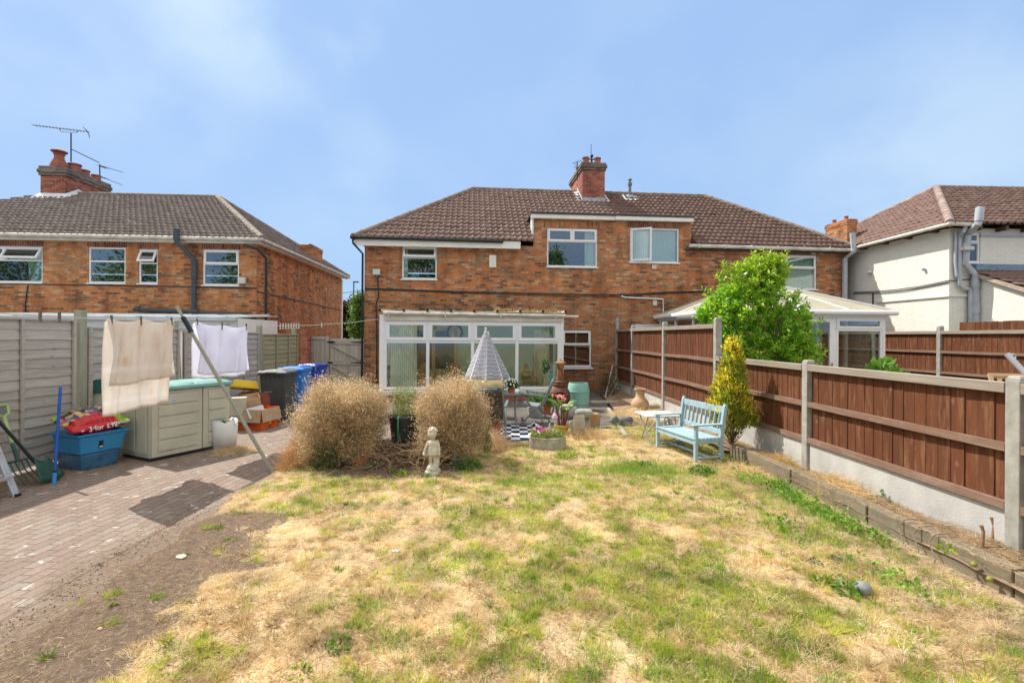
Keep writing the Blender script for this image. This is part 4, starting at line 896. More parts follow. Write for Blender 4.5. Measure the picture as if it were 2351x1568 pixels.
part('glazing_bar', gb, m_upvc, croof); part('finial', MB().lathe([(.03, 0), (.12, .04), (.13, .07), (.04, .1), (.02, .16)], 12, (rx_, ry_, zr_ + .03)), m_gutter_bk, croof, smooth=40)
part('gutter', MB().tube([(-.14, CD, cz), (-.14, -.14, cz), (CW + .2, -.14, cz), (CW + .14, -.14, cz), (CW + .14, CD, cz)], .065, 8), m_upvc, cs, smooth=40)
part('ring_beam', MB().box(-.03, CW + .03, -.03, .06, cz - .14, cz + .03).box(CW - .06, CW + .03, .06, CD, cz - .14, cz + .03).box(-.03, .06, .06, CD, cz - .14, cz + .03), m_upvc, cs, bevel=.004)
uA = CF.hit(1898, 780, 0)[0]; uB = CF.hit(1845, 780, 0)[0]; uC = CF.hit(1918, 780, 0)[0]; zt_c = CF.hit(1965, 757, 0)[1]; zs_c = .6; ztop = cz - .14
fm = MB(); fm.box(CW - .08, CW, 0, .08, 0, ztop); fm.box(0, .08, 0, .08, 0, ztop)
fm.box(uC - .05, uC + .03, .0, .07, .0, ztop); part('corner_post', fm, m_upvc, cs, bevel=.004)
def lightpair(u0, u1, y=0):
    w_ = part('window', MB().rectframe(u0, u1, zt_c + .02, ztop - .003, y - .012, y + .055, .075).rectframe(u0, u1, zs_c, zt_c + .018, y + .002, y + .06, .055), m_upvc, cs, bevel=.004)
    part('pane', MB().box(u0 + .07, u1 - .07, y + .02, y + .026, zt_c + .09, ztop - .08).box(u0 + .05, u1 - .05, y + .03, y + .036, zs_c + .05, zt_c - .03), m_glass_c, w_)
lightpair(uC + .035, CW - .085); lightpair(.085, uB - .72)
dr_ = part('door', MB().rectframe(uB - .45, uC - .06, .12, ztop - .01, -.015, .055, .1).box(uB - .35, uC - .16, -.013, .053, .7, .78), m_upvc, cs, bevel=.004)
part('pane', MB().box(uB - .35, uC - .16, .015, .021, .78, ztop - .11).box(uB - .35, uC - .16, .016, .022, .22, .7), m_glass_c, dr_)
hx = uC - .11; part('handle', MB().box(hx - .025, hx + .025, -.03, -.016, .95, 1.2).bar((hx, -.06, 1.1), (hx - .12, -.06, 1.1), .02, .02).bar((hx, -.06, 1.1), (hx, -.016, 1.1), .02, .02), M('brass', (.6, .42, .12), .3, .1, metal=1), dr_)
part('dwarf_wall', MB().box(uC + .03, CW - .08, .0, .2, -.1, zs_c - .002).box(.08, uB - .72, 0, .2, -.1, zs_c - .002).box(CW - .2, CW, .2, CD, -.1, zs_c - .002).box(0, .2, .2, CD, -.1, zs_c - .002), m_brick, cs)
for x_ in (CW - .07, .0):
    sm = MB()
    for k in range(4): y_ = .1 + k * (CD - .2) / 3; sm.box(x_, x_ + .07, y_ - .035, y_ + .035, zs_c, ztop)
    sm.box(x_ + .002, x_ + .068, .14, CD, zt_c - .03, zt_c + .03); part('side_frame', sm, m_upvc, cs, bevel=.004); part('pane', MB().box(x_ + .03, x_ + .036, .14, CD - .1, zs_c, ztop), m_glass_c, cs)
part('floor', MB().box(.2, CW - .2, .2, CD, -.05, .05), MATS['floor_tile'], cs)
# things inside it
u, z = CF.hit(1981, 830, .55); tb = one('folded_table', MB().box(-.33, .33, -.02, .02, 0, .95).box(-.3, .3, .02, .05, .05, .1), M('tan_board', (.45, .27, .09), .6, .1, 3), 'tan board leaning upright behind the conservatory glass', 'board', CF.w(u, .55, .05), CF.a, bevel=.005); tb.rotation_euler = (R(-6), 0, CF.a)
u, z = CF.hit(1943, 835, .7); bx = thing('storage_crate', 'white open crate beside the tan board in the conservatory', 'crate', CF.w(u, .7, .05), CF.a); part('crate_body', MB().taper((-.2, .2, -.15, .15), (-.26, .26, -.2, .2), 0, .72), M('white_crate', (.6, .62, .63), .5, .05), bx, bevel=.01); part('crate_lid', MB().bar((-.27, 0, .76), (.27, 0, .88), .35, .02, up=(0, 0, 1)), MATS['pine'], bx)
# ------------------------------------------------------------------ ground, lawn, paving, patio, raised bed
m_earth = M('dry_earth', (.20, .15, .10), .95, .3, 3, .5)
one('ground', MB().add([(-150, -60, -.06), (150, -60, -.06), (150, 200, -.06), (-150, 200, -.06)], [(0, 1, 2, 3)]), m_earth, 'wide dry earth ground under the gardens', 'ground', kind='structure')
# paving sheet: drive down the left and a patio across the back
pv = MB(); pv.poly([(-6.62, -.5, 0), (-2.9, -.5, 0), (-2.9, 8.2, 0), (-2.6, 8.35, 0), (2.55, 8.2, 0), (2.55, 16.6, 0), (-6.62, 16.6, 0)])
one('paving', pv, m_pave, 'worn block paving drive and patio with pale lichen spots', 'paving', kind='structure')
m_patio = M('dark_patio', (.10, .085, .072), .9, .3, 2.5, .5, col2=(.165, .145, .125), bscale=30)
one('patio', MB().poly([(-3.6, 10.15, .006), (2.62, 10.15, .006), (2.55, 12.6, .006), (2.9, 16.5, .006), (-3.6, 15.8, .006)]), m_patio, 'darker part of the patio by the back wall', 'patio', kind='structure')  # darker toned sheet over the back of the paving

def edge_x(y):      # where the soil and turf spill over the paving
    return -3.12 - .06 * np.clip(y - 3, 0, 9) - .9 * sstep(7.6, 8.4, y) * 0 + .30 * (fbm(y * 1.3, y * 0 + 3.1, 5) - .5) + .16 * (fbm(y * 7, y * 0 + 1.1, 6) - .5)
def lawn_z(x, y):
    e = sstep(0, .35, x - edge_x(y)); b = sstep(0, .5, 8.75 + 1.4 * sstep(.62, .95, x) + .35 * (fbm(x * 1.2, x * 0 + 1.7, 8) - .5) + sstep(-.9, .6, x) * .0 - sstep(1.6, 1.9, -np.abs(x + .3) + 1.0) * .0 - y)
    patio = 1 - sstep(-.15, .15, x + .35) * (1 - sstep(.5, .75, x)) * sstep(8.35, 8.55, y)
    mound = .035 * (fbm(x * .8, y * .8, 2) - .5) + .02 * (fbm(x * 4, y * 4, 3) - .5)
    return -.035 + (.058 + mound) * e * b * patio
def soilmask(x, y):
    n = fbm(x * 1.5, y * 1.5, 21); n2 = fbm(x * 6, y * 6, 22)
    r = -2.26 + .8 * (n - .5) + .5 * (n2 - .5) + .3 * sstep(4.2, 5.2, y) * 0
    s = (1 - sstep(r - .12, r + .12, x)) * (1 - sstep(4.75, 5.25, y + .5 * (n - .5)))
    bush = np.exp(-(((x + 1.65) / 1.25) ** 2 + ((y - 6.75) / .62) ** 4))
    return np.clip(np.maximum(s, bush * 1.3), 0, 1)
def greenmask(x, y):
    n = fbm(x * .9 + 3, y * .9, 31); n2 = fbm(x * 3.2, y * 3.2, 32)
    n3 = fbm(x * 7, y * 7, 33)
    g = sstep(.52, .66, n * .38 + n2 * .38 + n3 * .24 + .055)
    for (cx, cy, rx, ry, a) in ((1.75, 6.7, .75, .5, 1), (1.2, 5.6, .8, .6, .55), (2.3, 5.2, .8, .9, .55), (2.7, 4.2, .55, 1.2, .6), (3.0, 5.6, .3, .9, .9), (.35, 6.2, .55, .35, .6), (.1, 4.6, .7, .7, .45), (1.3, 3.6, 1.2, .9, .35), (-.6, 4.4, .5, .4, .5), (-2.5, 5.9, .5, .25, .6), (-2.2, 4.9, .35, .2, .35), (2.0, 3.2, .6, .4, .5)):
        g = np.maximum(g, a * np.exp(-(((x - cx) / rx) ** 2 + ((y - cy) / ry) ** 2)) * sstep(.34, .66, n2 * .55 + n3 * .45 + .08) * 1.25)
    for (cx, cy, rx, ry) in ((-1.6, 3.6, 1.0, .9), (.2, 7.6, 1.6, .6), (-1.0, 5.4, 1.2, .35), (2.9, 3.0, .5, .7), (1.9, 8.4, .9, .6)):
        g = g * (1 - .8 * np.exp(-(((x - cx) / rx) ** 2 + ((y - cy) / ry) ** 2)))
    return np.clip(g, 0, 1) * (1 - soilmask(x, y))
xs = np.arange(-4.3, 3.62, .04); ys = np.arange(.6, 10.4, .04)
X, Y = np.meshgrid(xs, ys); Z = lawn_z(X, Y)
nx, ny = len(xs), len(ys); idx = np.arange(nx * ny).reshape(ny, nx)
Fc = np.stack([idx[:-1, :-1], idx[:-1, 1:], idx[1:, 1:], idx[1:, :-1]], -1).reshape(-1, 4)
me = np_mesh('lawn_soil', np.stack([X, Y, Z], -1), Fc)
at = me.attributes.new('soil', 'FLOAT', 'POINT'); at.data.foreach_set('value', soilmask(X, Y).ravel().astype(np.float32))
at = me.attributes.new('green', 'FLOAT', 'POINT'); at.data.foreach_set('value', greenmask(X, Y).ravel().astype(np.float32))
s = NT('lawn_thatch'); o = s.coord(); a1 = s.n('ShaderNodeAttribute', attribute_name='soil'); a2 = s.n('ShaderNodeAttribute', attribute_name='green')
f1 = s.noise(o, 22, 6, .7); f2 = s.noise(o, 2.2, 5, .6); f3 = s.noise(o, 120, 3, .6)
st = s.ramp(f1, [(.28, (.26, .17, .09)), (.46, (.56, .41, .23)), (.62, (.68, .52, .31)), (.8, (.76, .63, .42))])
st = s.mix(s.rng(f2, .45, .75), st, (.36, .25, .16))
gr = s.ramp(f1, [(.3, (.08, .09, .025)), (.7, (.23, .24, .07))])
st = s.mix(s.math('MULTIPLY', a2.outputs['Fac'], .6), st, gr)
so_ = s.ramp(s.noise(o, 30, 6, .7), [(.3, (.10, .068, .046)), (.55, (.185, .132, .094)), (.72, (.29, .22, .165))])
so_ = s.mix(s.rng(s.noise(o, 1.7, 4), .55, .8), so_, (.23, .145, .10))
c = s.mix(s.rng(s.math('ADD', a1.outputs['Fac'], s.rng(f1, .3, .7, -.25, .25)), .35, .65), st, so_)
c = s.mix(1.0, c, s.rng(f3, .3, .7, .72, 1.25), 'MULTIPLY')
s.bump(s.math('ADD', f1, s.math('MULTIPLY', f3, .6)), .8, .02)
link('lawn', me, s.fin(c, .95, .1)); tag(bpy.data.objects['lawn'], 'drought-bleached lawn with a bare dark soil strip', 'lawn', kind='structure')

def scatter(n, x0, x1, y0, y1, near=2.3, pw=1.6):
    # denser towards the near end of the garden, where blades show larger
    u = RNG.random(n); y = near + (y1 - near) * u ** pw; y = np.maximum(y, y0); x = x0 + (x1 - x0) * RNG.random(n)
    return x, y
def inlawn(x, y): return (lawn_z(x, y) > -.012) & (x < 3.42) & ~((x > -.3) & (x < .65) & (y > 8.4))
# straw: bleached grass, lying and standing
N = 240000; x, y = scatter(N, -3.5, 3.45, 2.2, 10.1)
keep = inlawn(x, y) & (RNG.random(N) > np.maximum(.98 * soilmask(x, y), .8 * sstep(.52, .68, fbm(x * 1.7 + 9, y * 1.7, 61) * .6 + fbm(x * 5, y * 5, 62) * .4))) & (np.abs(x) < y * 1.1 + .4); x, y = x[keep], y[keep]; n = len(x)
P = np.stack([x, y, lawn_z(x, y)], 1); az = RNG.random(n) * 2 * pi; tilt = np.clip(RNG.normal(.35, .3, n), .02, 1.4)
D = np.stack([np.cos(az) * np.cos(tilt), np.sin(az) * np.cos(tilt), np.sin(tilt)], 1)
V, Fc = blades(P, D, RNG.uniform(.025, .075, n) * (.6 + .8 * fbm(x * 2, y * 2, 41)), RNG.uniform(.0028, .006, n)); TN = (fbm(x * 6, y * 6, 71) - .5) * 1.5 + (fbm(x * 1.6, y * 1.6, 72) - .5) * 1.0 + .52 + RNG.normal(0, .16, n)
bare = lambda x, y: sstep(.52, .68, fbm(x * 1.7 + 9, y * 1.7, 61) * .6 + fbm(x * 5, y * 5, 62) * .4)
m_straw = leafmat('straw', [(.50, .33, .16), (.72, .53, .27), (.82, .65, .37), (.76, .54, .25), (.88, .76, .52)], .42, .7, .2)
m_strawt = leafmat('matted_straw', [(.36, .24, .125), (.60, .44, .23), (.76, .60, .33), (.84, .70, .44), (.92, .84, .62)], .45, .7, .2, True)
o = link('dry_grass', tone(np_mesh('dry_grass', V, Fc), TN), m_strawt); tag(o, 'short bleached straw-coloured grass all over the lawn', 'grass', kind='stuff')
# green and olive living grass in patches
N = 260000; x, y = scatter(N, -3.5, 3.45, 2.2, 10.1); g = greenmask(x, y)
keep = inlawn(x, y) & (RNG.random(N) < g * .62) & (np.abs(x) < y * 1.1 + .4); x, y, g = x[keep], y[keep], g[keep]; n = len(x)
P = np.stack([x, y, lawn_z(x, y)], 1); az = RNG.random(n) * 2 * pi; tilt = np.clip(RNG.normal(.85, .35, n), .1, 1.5)
D = np.stack([np.cos(az) * np.cos(tilt), np.sin(az) * np.cos(tilt), np.sin(tilt)], 1)
V, Fc = blades(P, D, RNG.uniform(.025, .07, n) * (.6 + .6 * g), RNG.uniform(.003, .006, n)); TN = (fbm(x * 6, y * 6, 73) - .5) * 1.4 + (fbm(x * 1.8, y * 1.8, 74) - .5) * 1.0 + .5 + RNG.normal(0, .15, n)
m_grass = leafmat('olive_grass', [(.14, .22, .025), (.29, .41, .035), (.45, .54, .06), (.60, .60, .11), (.72, .63, .22)], .5, .6, .3, True)
o = link('green_grass', tone(np_mesh('green_grass', V, Fc), TN), m_grass); tag(o, 'patches of living green grass among the straw', 'grass', kind='stuff')
# clumps: blades that spring from one foot and lean outwards, straw and olive ones mixed
def clumps(nc, test, nb, L, Wd, mat, nm, lab, up=.75):
    cx = RNG.uniform(-3.0, 3.4, nc); cy = 2.25 + 7.6 * RNG.random(nc) ** 1.5; k = inlawn(cx, cy) & test(cx, cy) & (np.abs(cx) < cy * 1.1 + .3); cx, cy = cx[k], cy[k]
    m = RNG.integers(nb[0], nb[1], len(cx)); i = np.repeat(np.arange(len(cx)), m); n = len(i); r = RNG.uniform(.012, .045, len(cx))[i]; a = RNG.random(n) * 2 * pi; q = np.sqrt(RNG.random(n))
    x = cx[i] + r * q * np.cos(a); y = cy[i] + r * q * np.sin(a); lean = RNG.normal(0, .5, (len(cx), 2))[i]
    D = np.stack([np.cos(a) * (.35 + .6 * q) + lean[:, 0], np.sin(a) * (.35 + .6 * q) + lean[:, 1], np.full(n, up) + RNG.normal(0, .2, n)], 1); sc_ = RNG.uniform(.6, 1.25, len(cx))[i]
    V, Fc = blades(np.stack([x, y, lawn_z(x, y)], 1), D, RNG.uniform(*L, n) * sc_, RNG.uniform(*Wd, n)); o = link(nm, tone(np_mesh(nm, V, Fc), RNG.beta(1.4, 1.4, len(cx))[i] + RNG.normal(0, .08, n)), mat); return tag(o, lab, 'grass', kind='stuff')
clumps(5200, lambda x, y: RNG.random(len(x)) > np.maximum(1.02 * soilmask(x, y), .7 * bare(x, y)), (18, 50), (.035, .085), (.003, .006), m_strawt, 'straw_clumps', 'tufty straw-coloured grass clumps all over the lawn', .5)
clumps(5200, lambda x, y: RNG.random(len(x)) < greenmask(x, y) * .8 + .05, (22, 60), (.035, .085), (.0035, .0065), m_grass, 'olive_clumps', 'olive green grass clumps among the straw', .8)
# bright fresh tufts
tx, ty = [], []
for k in range(150):
    cx, cy = RNG.uniform(-2.6, 3.3), 2.4 + 6 * RNG.random() ** 1.4
    if soilmask(np.array(cx), np.array(cy)) > .3 or (greenmask(np.array(cx), np.array(cy)) < .25 and RNG.random() > .3): continue
    m_ = RNG.integers(25, 80); r_ = RNG.uniform(.02, .07); tx.append(RNG.normal(cx, r_, m_)); ty.append(RNG.normal(cy, r_, m_))
for (cx, cy, m_, r_) in ((1.7, 6.6, 1300, .3), (1.45, 6.75, 700, .22), (2.1, 6.5, 800, .2), (2.75, 6.55, 350, .14), (.45, 6.2, 260, .2), (.15, 6.0, 160, .14), (1.0, 6.05, 300, .2), (.25, 7.3, 140, .15), (2.95, 4.6, 250, .12), (3.0, 5.5, 300, .14), (3.1, 5.0, 220, .1), (2.7, 4.4, 250, .15), (-.45, 7.35, 120, .1), (-2.2, 5.2, 150, .12), (-2.35, 4.95, 110, .12), (.9, 7.45, 200, .12), (-.68, 2.9, 200, .08), (.5, 2.75, 160, .08)):
    tx.append(RNG.normal(cx, r_, m_)); ty.append(RNG.normal(cy, r_, m_))
x = np.concatenate(tx); y = np.concatenate(ty); keep = inlawn(x, y); x, y = x[keep], y[keep]; n = len(x)
P = np.stack([x, y, lawn_z(x, y)], 1); az = RNG.random(n) * 2 * pi; tilt = np.clip(RNG.normal(1.0, .3, n), .3, 1.5)
D = np.stack([np.cos(az) * np.cos(tilt), np.sin(az) * np.cos(tilt), np.sin(tilt)], 1)
V, Fc = blades(P, D, RNG.uniform(.04, .10, n), RNG.uniform(.004, .008, n))
o = link('grass_tufts', np_mesh('grass_tufts', V, Fc), leafmat('fresh_grass', [(.14, .28, .03), (.24, .42, .05), (.35, .50, .08), (.45, .52, .12)], .5, .5, .3)); tag(o, 'bright green fresh tufts in the lawn', 'grass', kind='stuff')
# clover-like small leaves in the green patches
N = 60000; x, y = scatter(N, -2.9, 3.4, 2.2, 8.6); g = greenmask(x, y); keep = inlawn(x, y) & (RNG.random(N) < np.clip(g - .35, 0, 1) * .5); x, y = x[keep], y[keep]; n = len(x)
P = np.stack([x, y, lawn_z(x, y) + RNG.uniform(.005, .03, n)], 1); D = RNG.normal(size=(n, 3)) * [1, 1, .35] + [0, 0, .25]
V, Fc = leaves(P, D, RNG.uniform(.012, .03, n), RNG.uniform(.008, .02, n)); o = link('clover_cover', np_mesh('clover_cover', V, Fc), leafmat('clover_leaf', [(.10, .20, .03), (.18, .32, .05), (.30, .40, .09)], .45, .5, .3)); tag(o, 'low clover-like ground cover in the green patches', 'ground cover', kind='stuff')
cx = np.concatenate([RNG.normal(a, .09, m) for a, b, m in ((3.25, 5.9, 500), (3.2, 5.4, 420), (3.25, 4.9, 420), (3.05, 6.2, 380), (3.3, 4.5, 260), (2.6, 4.6, 160), (2.9, 3.6, 160))]); cy = np.concatenate([RNG.normal(b, .16, m) for a, b, m in ((3.25, 5.9, 500), (3.2, 5.4, 420), (3.25, 4.9, 420), (3.05, 6.2, 380), (3.3, 4.5, 260), (2.6, 4.6, 160), (2.9, 3.6, 160))]); k = (cx < 3.42); cx, cy = cx[k], cy[k]; n = len(cx)
V, Fc = leaves(np.stack([cx, cy, lawn_z(cx, cy) + RNG.uniform(.01, .11, n) * RNG.random(n)], 1), RNG.normal(size=(n, 3)) * [1, 1, .5] + [0, 0, .5], RNG.uniform(.025, .055, n), RNG.uniform(.015, .03, n)); o = link('border_weeds', np_mesh('border_weeds', V, Fc), leafmat('border_weed_leaf', [(.12, .28, .03), (.24, .44, .05), (.36, .54, .08)], .5)); tag(o, 'low leafy weeds along the lawn side of the sleepers', 'ground cover', kind='stuff')
# straw scraps and grit on the soil and paving edge
N = 9000; x = RNG.uniform(-4.0, -1.9, N); y = 2.2 + 6.5 * RNG.random(N) ** 1.5; k = (RNG.random(N) < .25 + .5 * soilmask(x, y)) & (x > edge_x(y) - .35); x, y = x[k], y[k]; n = len(x)
az = RNG.random(n) * 2 * pi; D = np.stack([np.cos(az), np.sin(az), RNG.normal(.05, .06, n)], 1); P = np.stack([x, y, np.maximum(lawn_z(x, y), 0) + .004], 1)
V, Fc = blades(P, D, RNG.uniform(.02, .07, n), RNG.uniform(.0015, .003, n)); o = link('straw_scraps', np_mesh('straw_scraps', V, Fc), m_straw); tag(o, 'loose straw scraps scattered on the bare soil strip', 'straw', kind='stuff')
N = 1100; y = 2.2 + 3.4 * RNG.random(N) ** 1.2; x = edge_x(y) + RNG.normal(.0, .11, N); P = np.stack([x, y, np.maximum(lawn_z(x, y), 0) + .003], 1); D = RNG.normal(size=(N, 3)) * [1, 1, .12]
V, Fc = leaves(P, D, RNG.uniform(.005, .018, N), RNG.uniform(.005, .014, N)); o = link('soil_crumbs', np_mesh('soil_crumbs', V, Fc), leafmat('crumbly_soil', [(.10, .07, .05), (.18, .13, .095), (.28, .21, .16)], 0, .95, .1)); tag(o, 'dark soil crumbs spilling over the edge of the paving', 'soil', kind='stuff')
# debris along the grey fence
N = 5200; y = RNG.uniform(4.2, 7.4, N); x = -6.38 + np.abs(RNG.normal(0, .38, N)); az = RNG.random(N) * 2 * pi; D = np.stack([np.cos(az), np.sin(az), np.abs(RNG.normal(.15, .15, N))], 1)
V, Fc = blades(np.stack([x, y, np.full(N, .004)], 1), D, RNG.uniform(.03, .13, N), RNG.uniform(.002, .005, N)); o = link('fence_debris', np_mesh('fence_debris', V, Fc), leafmat('twiggy_debris', [(.16, .10, .06), (.36, .25, .14), (.48, .38, .22)], .15, .8, .2)); tag(o, 'dry twigs and straw swept along the foot of the grey fence', 'debris', kind='stuff')

# raised bed: soil sheet between the sleepers and the fence
def fx(y): return 4.186 - .04 * y       # right boundary line
bxs = np.linspace(0, 1, 14); bys = np.arange(1.6, 9.2, .08); V = []; 
for y_ in bys:
    xa_ = 3.52 - .03 * max(y_ - 4, 0) if y_ < 7.5 else 3.3; xb_ = fx(y_) - .03
    for t_ in bxs:
        xx = xa_ + (xb_ - xa_) * t_; V.append((xx, y_, .075 + .06 * float(fbm(np.array(xx * 3), np.array(y_ * 2.2), 9)) + .10 * t_ * max(0, min(1, (6 - y_) / 3))))
i_ = np.arange(len(bys) * 14).reshape(len(bys), 14); Fc = np.stack([i_[:-1, :-1], i_[:-1, 1:], i_[1:, 1:], i_[1:, :-1]], -1).reshape(-1, 4)
m_bed = M('bed_soil', (.20, .135, .085), .95, .4, 6, .7, col2=(.40, .28, .18), bscale=40, dist=.02)
o = link('bed_soil', np_mesh('bed_soil', V, Fc), m_bed); tag(o, 'dry soil of the raised bed along the right fence', 'soil', kind='structure')
bz = lambda x, y: .16
# far raised corner bed behind the bench
o = one('corner_soil', MB().poly([(2.2, 9.9, .012), (3.55, 8.6, .05), (3.75, 11.6, .12), (3.6, 16.4, .12), (2.95, 16.4, .03), (2.62, 12.5, .012), (2.5, 11.0, .012)]), m_bed, 'dry soil strip at the foot of the tall brown fence', 'soil', kind='structure')
def straw_heap(cx, cy, rx, ry, h, n, z0, lab, cols=None, L=(.08, .25), nm='straw_heap', up=.12):
    a = RNG.random(n) * 2 * pi; r = np.sqrt(RNG.random(n)); x = cx + rx * r * np.cos(a); y = cy + ry * r * np.sin(a); z = z0 + h * (1 - r ** 2) * RNG.random(n) ** .6
    az = RNG.random(n) * 2 * pi; D = np.stack([np.cos(az), np.sin(az), RNG.normal(up, .25 + up * .3, n)], 1)
    V, Fc = blades(np.stack([x, y, z], 1), D, RNG.uniform(*L, n), RNG.uniform(.003, .006, n))
    o = link(nm, np_mesh(nm, V, Fc), leafmat(nm + '_mat', cols) if cols else m_straw); return tag(o, lab, 'straw', kind='stuff')
N = 15000; y = 1.9 + 6.2 * RNG.random(N) ** 1.3; x = 3.47 - .03 * np.maximum(y - 4, 0) + RNG.random(N) * (fx(y) - 3.42); az = RNG.random(N) * 2 * pi
tt_ = (x - 3.52) / .5; dz = .085 + .06 * fbm(x * 3, y * 2.2, 9) + .10 * np.clip(tt_, 0, 1) * np.clip((6 - y) / 3, 0, 1) + RNG.random(N) * .03; dz = np.where(x < 3.625 - .03 * np.maximum(y - 4, 0), .225, dz)
D = np.stack([np.cos(az), np.sin(az), RNG.normal(.12, .2, N)], 1); kk = (dz < .224) | (RNG.random(N) < .22); x, y, dz, D = x[kk], y[kk], dz[kk], D[kk]; N = len(x); V, Fc = blades(np.stack([x, y, dz], 1), D, RNG.uniform(.04, .17, N), RNG.uniform(.0025, .005, N))
m_mulch = leafmat('mulch_straw', [(.26, .16, .09), (.45, .31, .17), (.62, .47, .28), (.55, .42, .27)], .2, .8, .2)
o = link('bed_straw', np_mesh('bed_straw', V, Fc), m_mulch); tag(o, 'dry stalks covering the raised bed by the right fence', 'straw', kind='stuff')
straw_heap(3.72, 5.5, .2, .5, .16, 2600, .11, 'tangled heap of dry stalks in the raised bed', nm='bed_stalk_heap', L=(.1, .3))
straw_heap(3.66, 6.6, .16, .55, .16, 1700, .09, 'golden dry grass at the far end of the raised bed', [(.5, .33, .12), (.68, .45, .17), (.75, .55, .25)], nm='golden_grass')
straw_heap(1.35, 8.85, .55, .35, .14, 2600, .0, 'dry grass drift around the standing stones', nm='stone_grass', L=(.08, .24), up=.3)
straw_heap(-.27, 7.9, .2, .4, .3, 1300, .0, 'orange dry grass spilling between the patio pots and the bush', [(.46, .26, .12), (.62, .42, .22), (.72, .56, .34)], nm='orange_grass', L=(.1, .3), up=.6)
straw_heap(-3.06, 6.9, .17, .42, .38, 1700, .0, 'ginger dry grass clump left of the big dry bush', [(.52, .26, .09), (.66, .38, .15), (.72, .5, .25)], nm='ginger_grass', L=(.1, .3), up=.7)
straw_heap(-4.35, 7.6, .3, .3, .07, 700, .0, 'straw spilled beside the broken white tub', nm='spilled_straw')
straw_heap(2.75, 10.6, .6, .8, .14, 2200, .1, 'dry weeds around the clay urn by the tall fence', nm='urn_weeds', L=(.1, .35))
straw_heap(3.1, 6.5, .35, .6, .1, 2000, .0, 'dry stalks under and beside the blue bench', nm='bench_stalks', L=(.08, .25))
N = 16000; x = RNG.uniform(2.6, 3.5, N); y = 2.0 + 4.2 * RNG.random(N) ** 1.3; az = RNG.random(N) * 2 * pi; k = RNG.random(N) < sstep(2.5, 3.2, x); x, y, az = x[k], y[k], az[k]; n = len(x)
V, Fc = blades(np.stack([x, y, lawn_z(x, y) + .01], 1), np.stack([np.cos(az), np.sin(az), RNG.normal(.1, .15, n)], 1), RNG.uniform(.04, .14, n), RNG.uniform(.002, .0045, n))
o = link('cut_straw', np_mesh('cut_straw', V, Fc), leafmat('pale_cut_straw', [(.42, .30, .19), (.62, .5, .34), (.70, .6, .46)], .2, .8, .2)); tag(o, 'pale cut straw along the foot of the timber sleepers', 'straw', kind='stuff')

# sleepers edging the raised bed
slp = [(3.62, 1.7, 3.56, 3.42), (3.555, 3.44, 3.50, 4.75), (3.50, 4.77, 3.47, 6.0), (3.46, 6.02, 3.36, 7.45)]
labs = ['weathered timber sleeper nearest the camera edging the raised bed', 'second timber sleeper from the camera, with a dry vine hanging over it', 'timber sleeper beside the tangled heap of stalks', 'far timber sleeper ending beside the blue bench']
for (xa_, ya_, xb_, yb_), lab in zip(slp, labs):
    mb = MB(); p = Vector((xa_ + .06, ya_, .10)); q = Vector((xb_ + .06, yb_, .10)); n = 8; hw = .055; rows = []
    for i in range(n + 1):
        c_ = p.lerp(q, i / n); w_ = RNG.normal(0, .004, 2); rows.append([(c_.x - hw + w_[0], c_.y, -.04), (c_.x - hw + w_[0], c_.y, .215 + w_[1]), (c_.x + hw, c_.y, .22 + w_[1]), (c_.x + hw, c_.y, -.04)])
    vs = [v for r_ in rows for v in r_]; fs = [(i * 4 + j, i * 4 + (j + 1) % 4, i * 4 + 4 + (j + 1) % 4, i * 4 + 4 + j) for i in range(n) for j in range(4)] + [(3, 2, 1, 0), (n * 4, n * 4 + 1, n * 4 + 2, n * 4 + 3)]
    mb.add(vs, fs); one('timber_sleeper', mb, m_sleeper, lab, 'sleeper', group='timber sleepers', bevel=.012)

# ------------------------------------------------------------------ right boundary fence
def fpt(y, off=0, z=0): return Vector((fx(y) + off, y, z))
def bay(root, y0, y1, zb, zt, rails, boards=.128, cap=True, gravel=True, off=0.0, xf=fx, face=-1, mat=None):
    """close-boarded panel between two posts; face -1: boards' near face towards -x"""
    mat = mat or m_fence_br
    pn = MB(); n = max(int((y1 - y0) / boards), 1); w = (y1 - y0) / n
    for i in range(n):
        ya = y0 + i * w; yb = ya + w + .012; xa = xf(ya) + off; xb = xf(yb) + off; z_ = zt + RNG.normal(0, .004); j = RNG.normal(0, .0015)
        pn.add([(xa + j, ya, zb), (xb + .006 + j, yb, zb), (xb + .014 + j, yb, zb), (xa + .018 + j, ya, zb), (xa + j, ya, z_), (xb + .006 + j, yb, z_), (xb + .014 + j, yb, z_), (xa + .018 + j, ya, z_)],
               [(0, 3, 2, 1), (4, 5, 6, 7), (0, 1, 5, 4), (1, 2, 6, 5), (2, 3, 7, 6), (3, 0, 4, 7)])
    p = part('panel', pn, mat, root)
    for zr in rails:
        sag = RNG.normal(0, .006)
        rl = MB(); ym = (y0 + y1) / 2
        for ya, yb, za, zb_ in ((y0, ym, zr, zr + sag), (ym, y1, zr + sag, zr)):
            a = Vector((xf(ya) + off + face * .03, ya, za)); b = Vector((xf(yb) + off + face * .03, yb, zb_)); rl.bar(a, b, .05, .065)
        part('rail', rl, m_fence_brd, p)
    if cap: part('cap_rail', MB().bar((xf(y0) + off + face * .025, y0, zt + .0), (xf(y1) + off + face * .025, y1, zt + .0), .075, .085), m_fence_cap, p, bevel=.006)
    if gravel: part('gravel_board', MB().bar((xf(y0) + off, y0, (zb + .0) / 2 - .02), (xf(y1) + off, y1, zb / 2 - .02), .05, zb + .035), m_concw, root, bevel=.004)
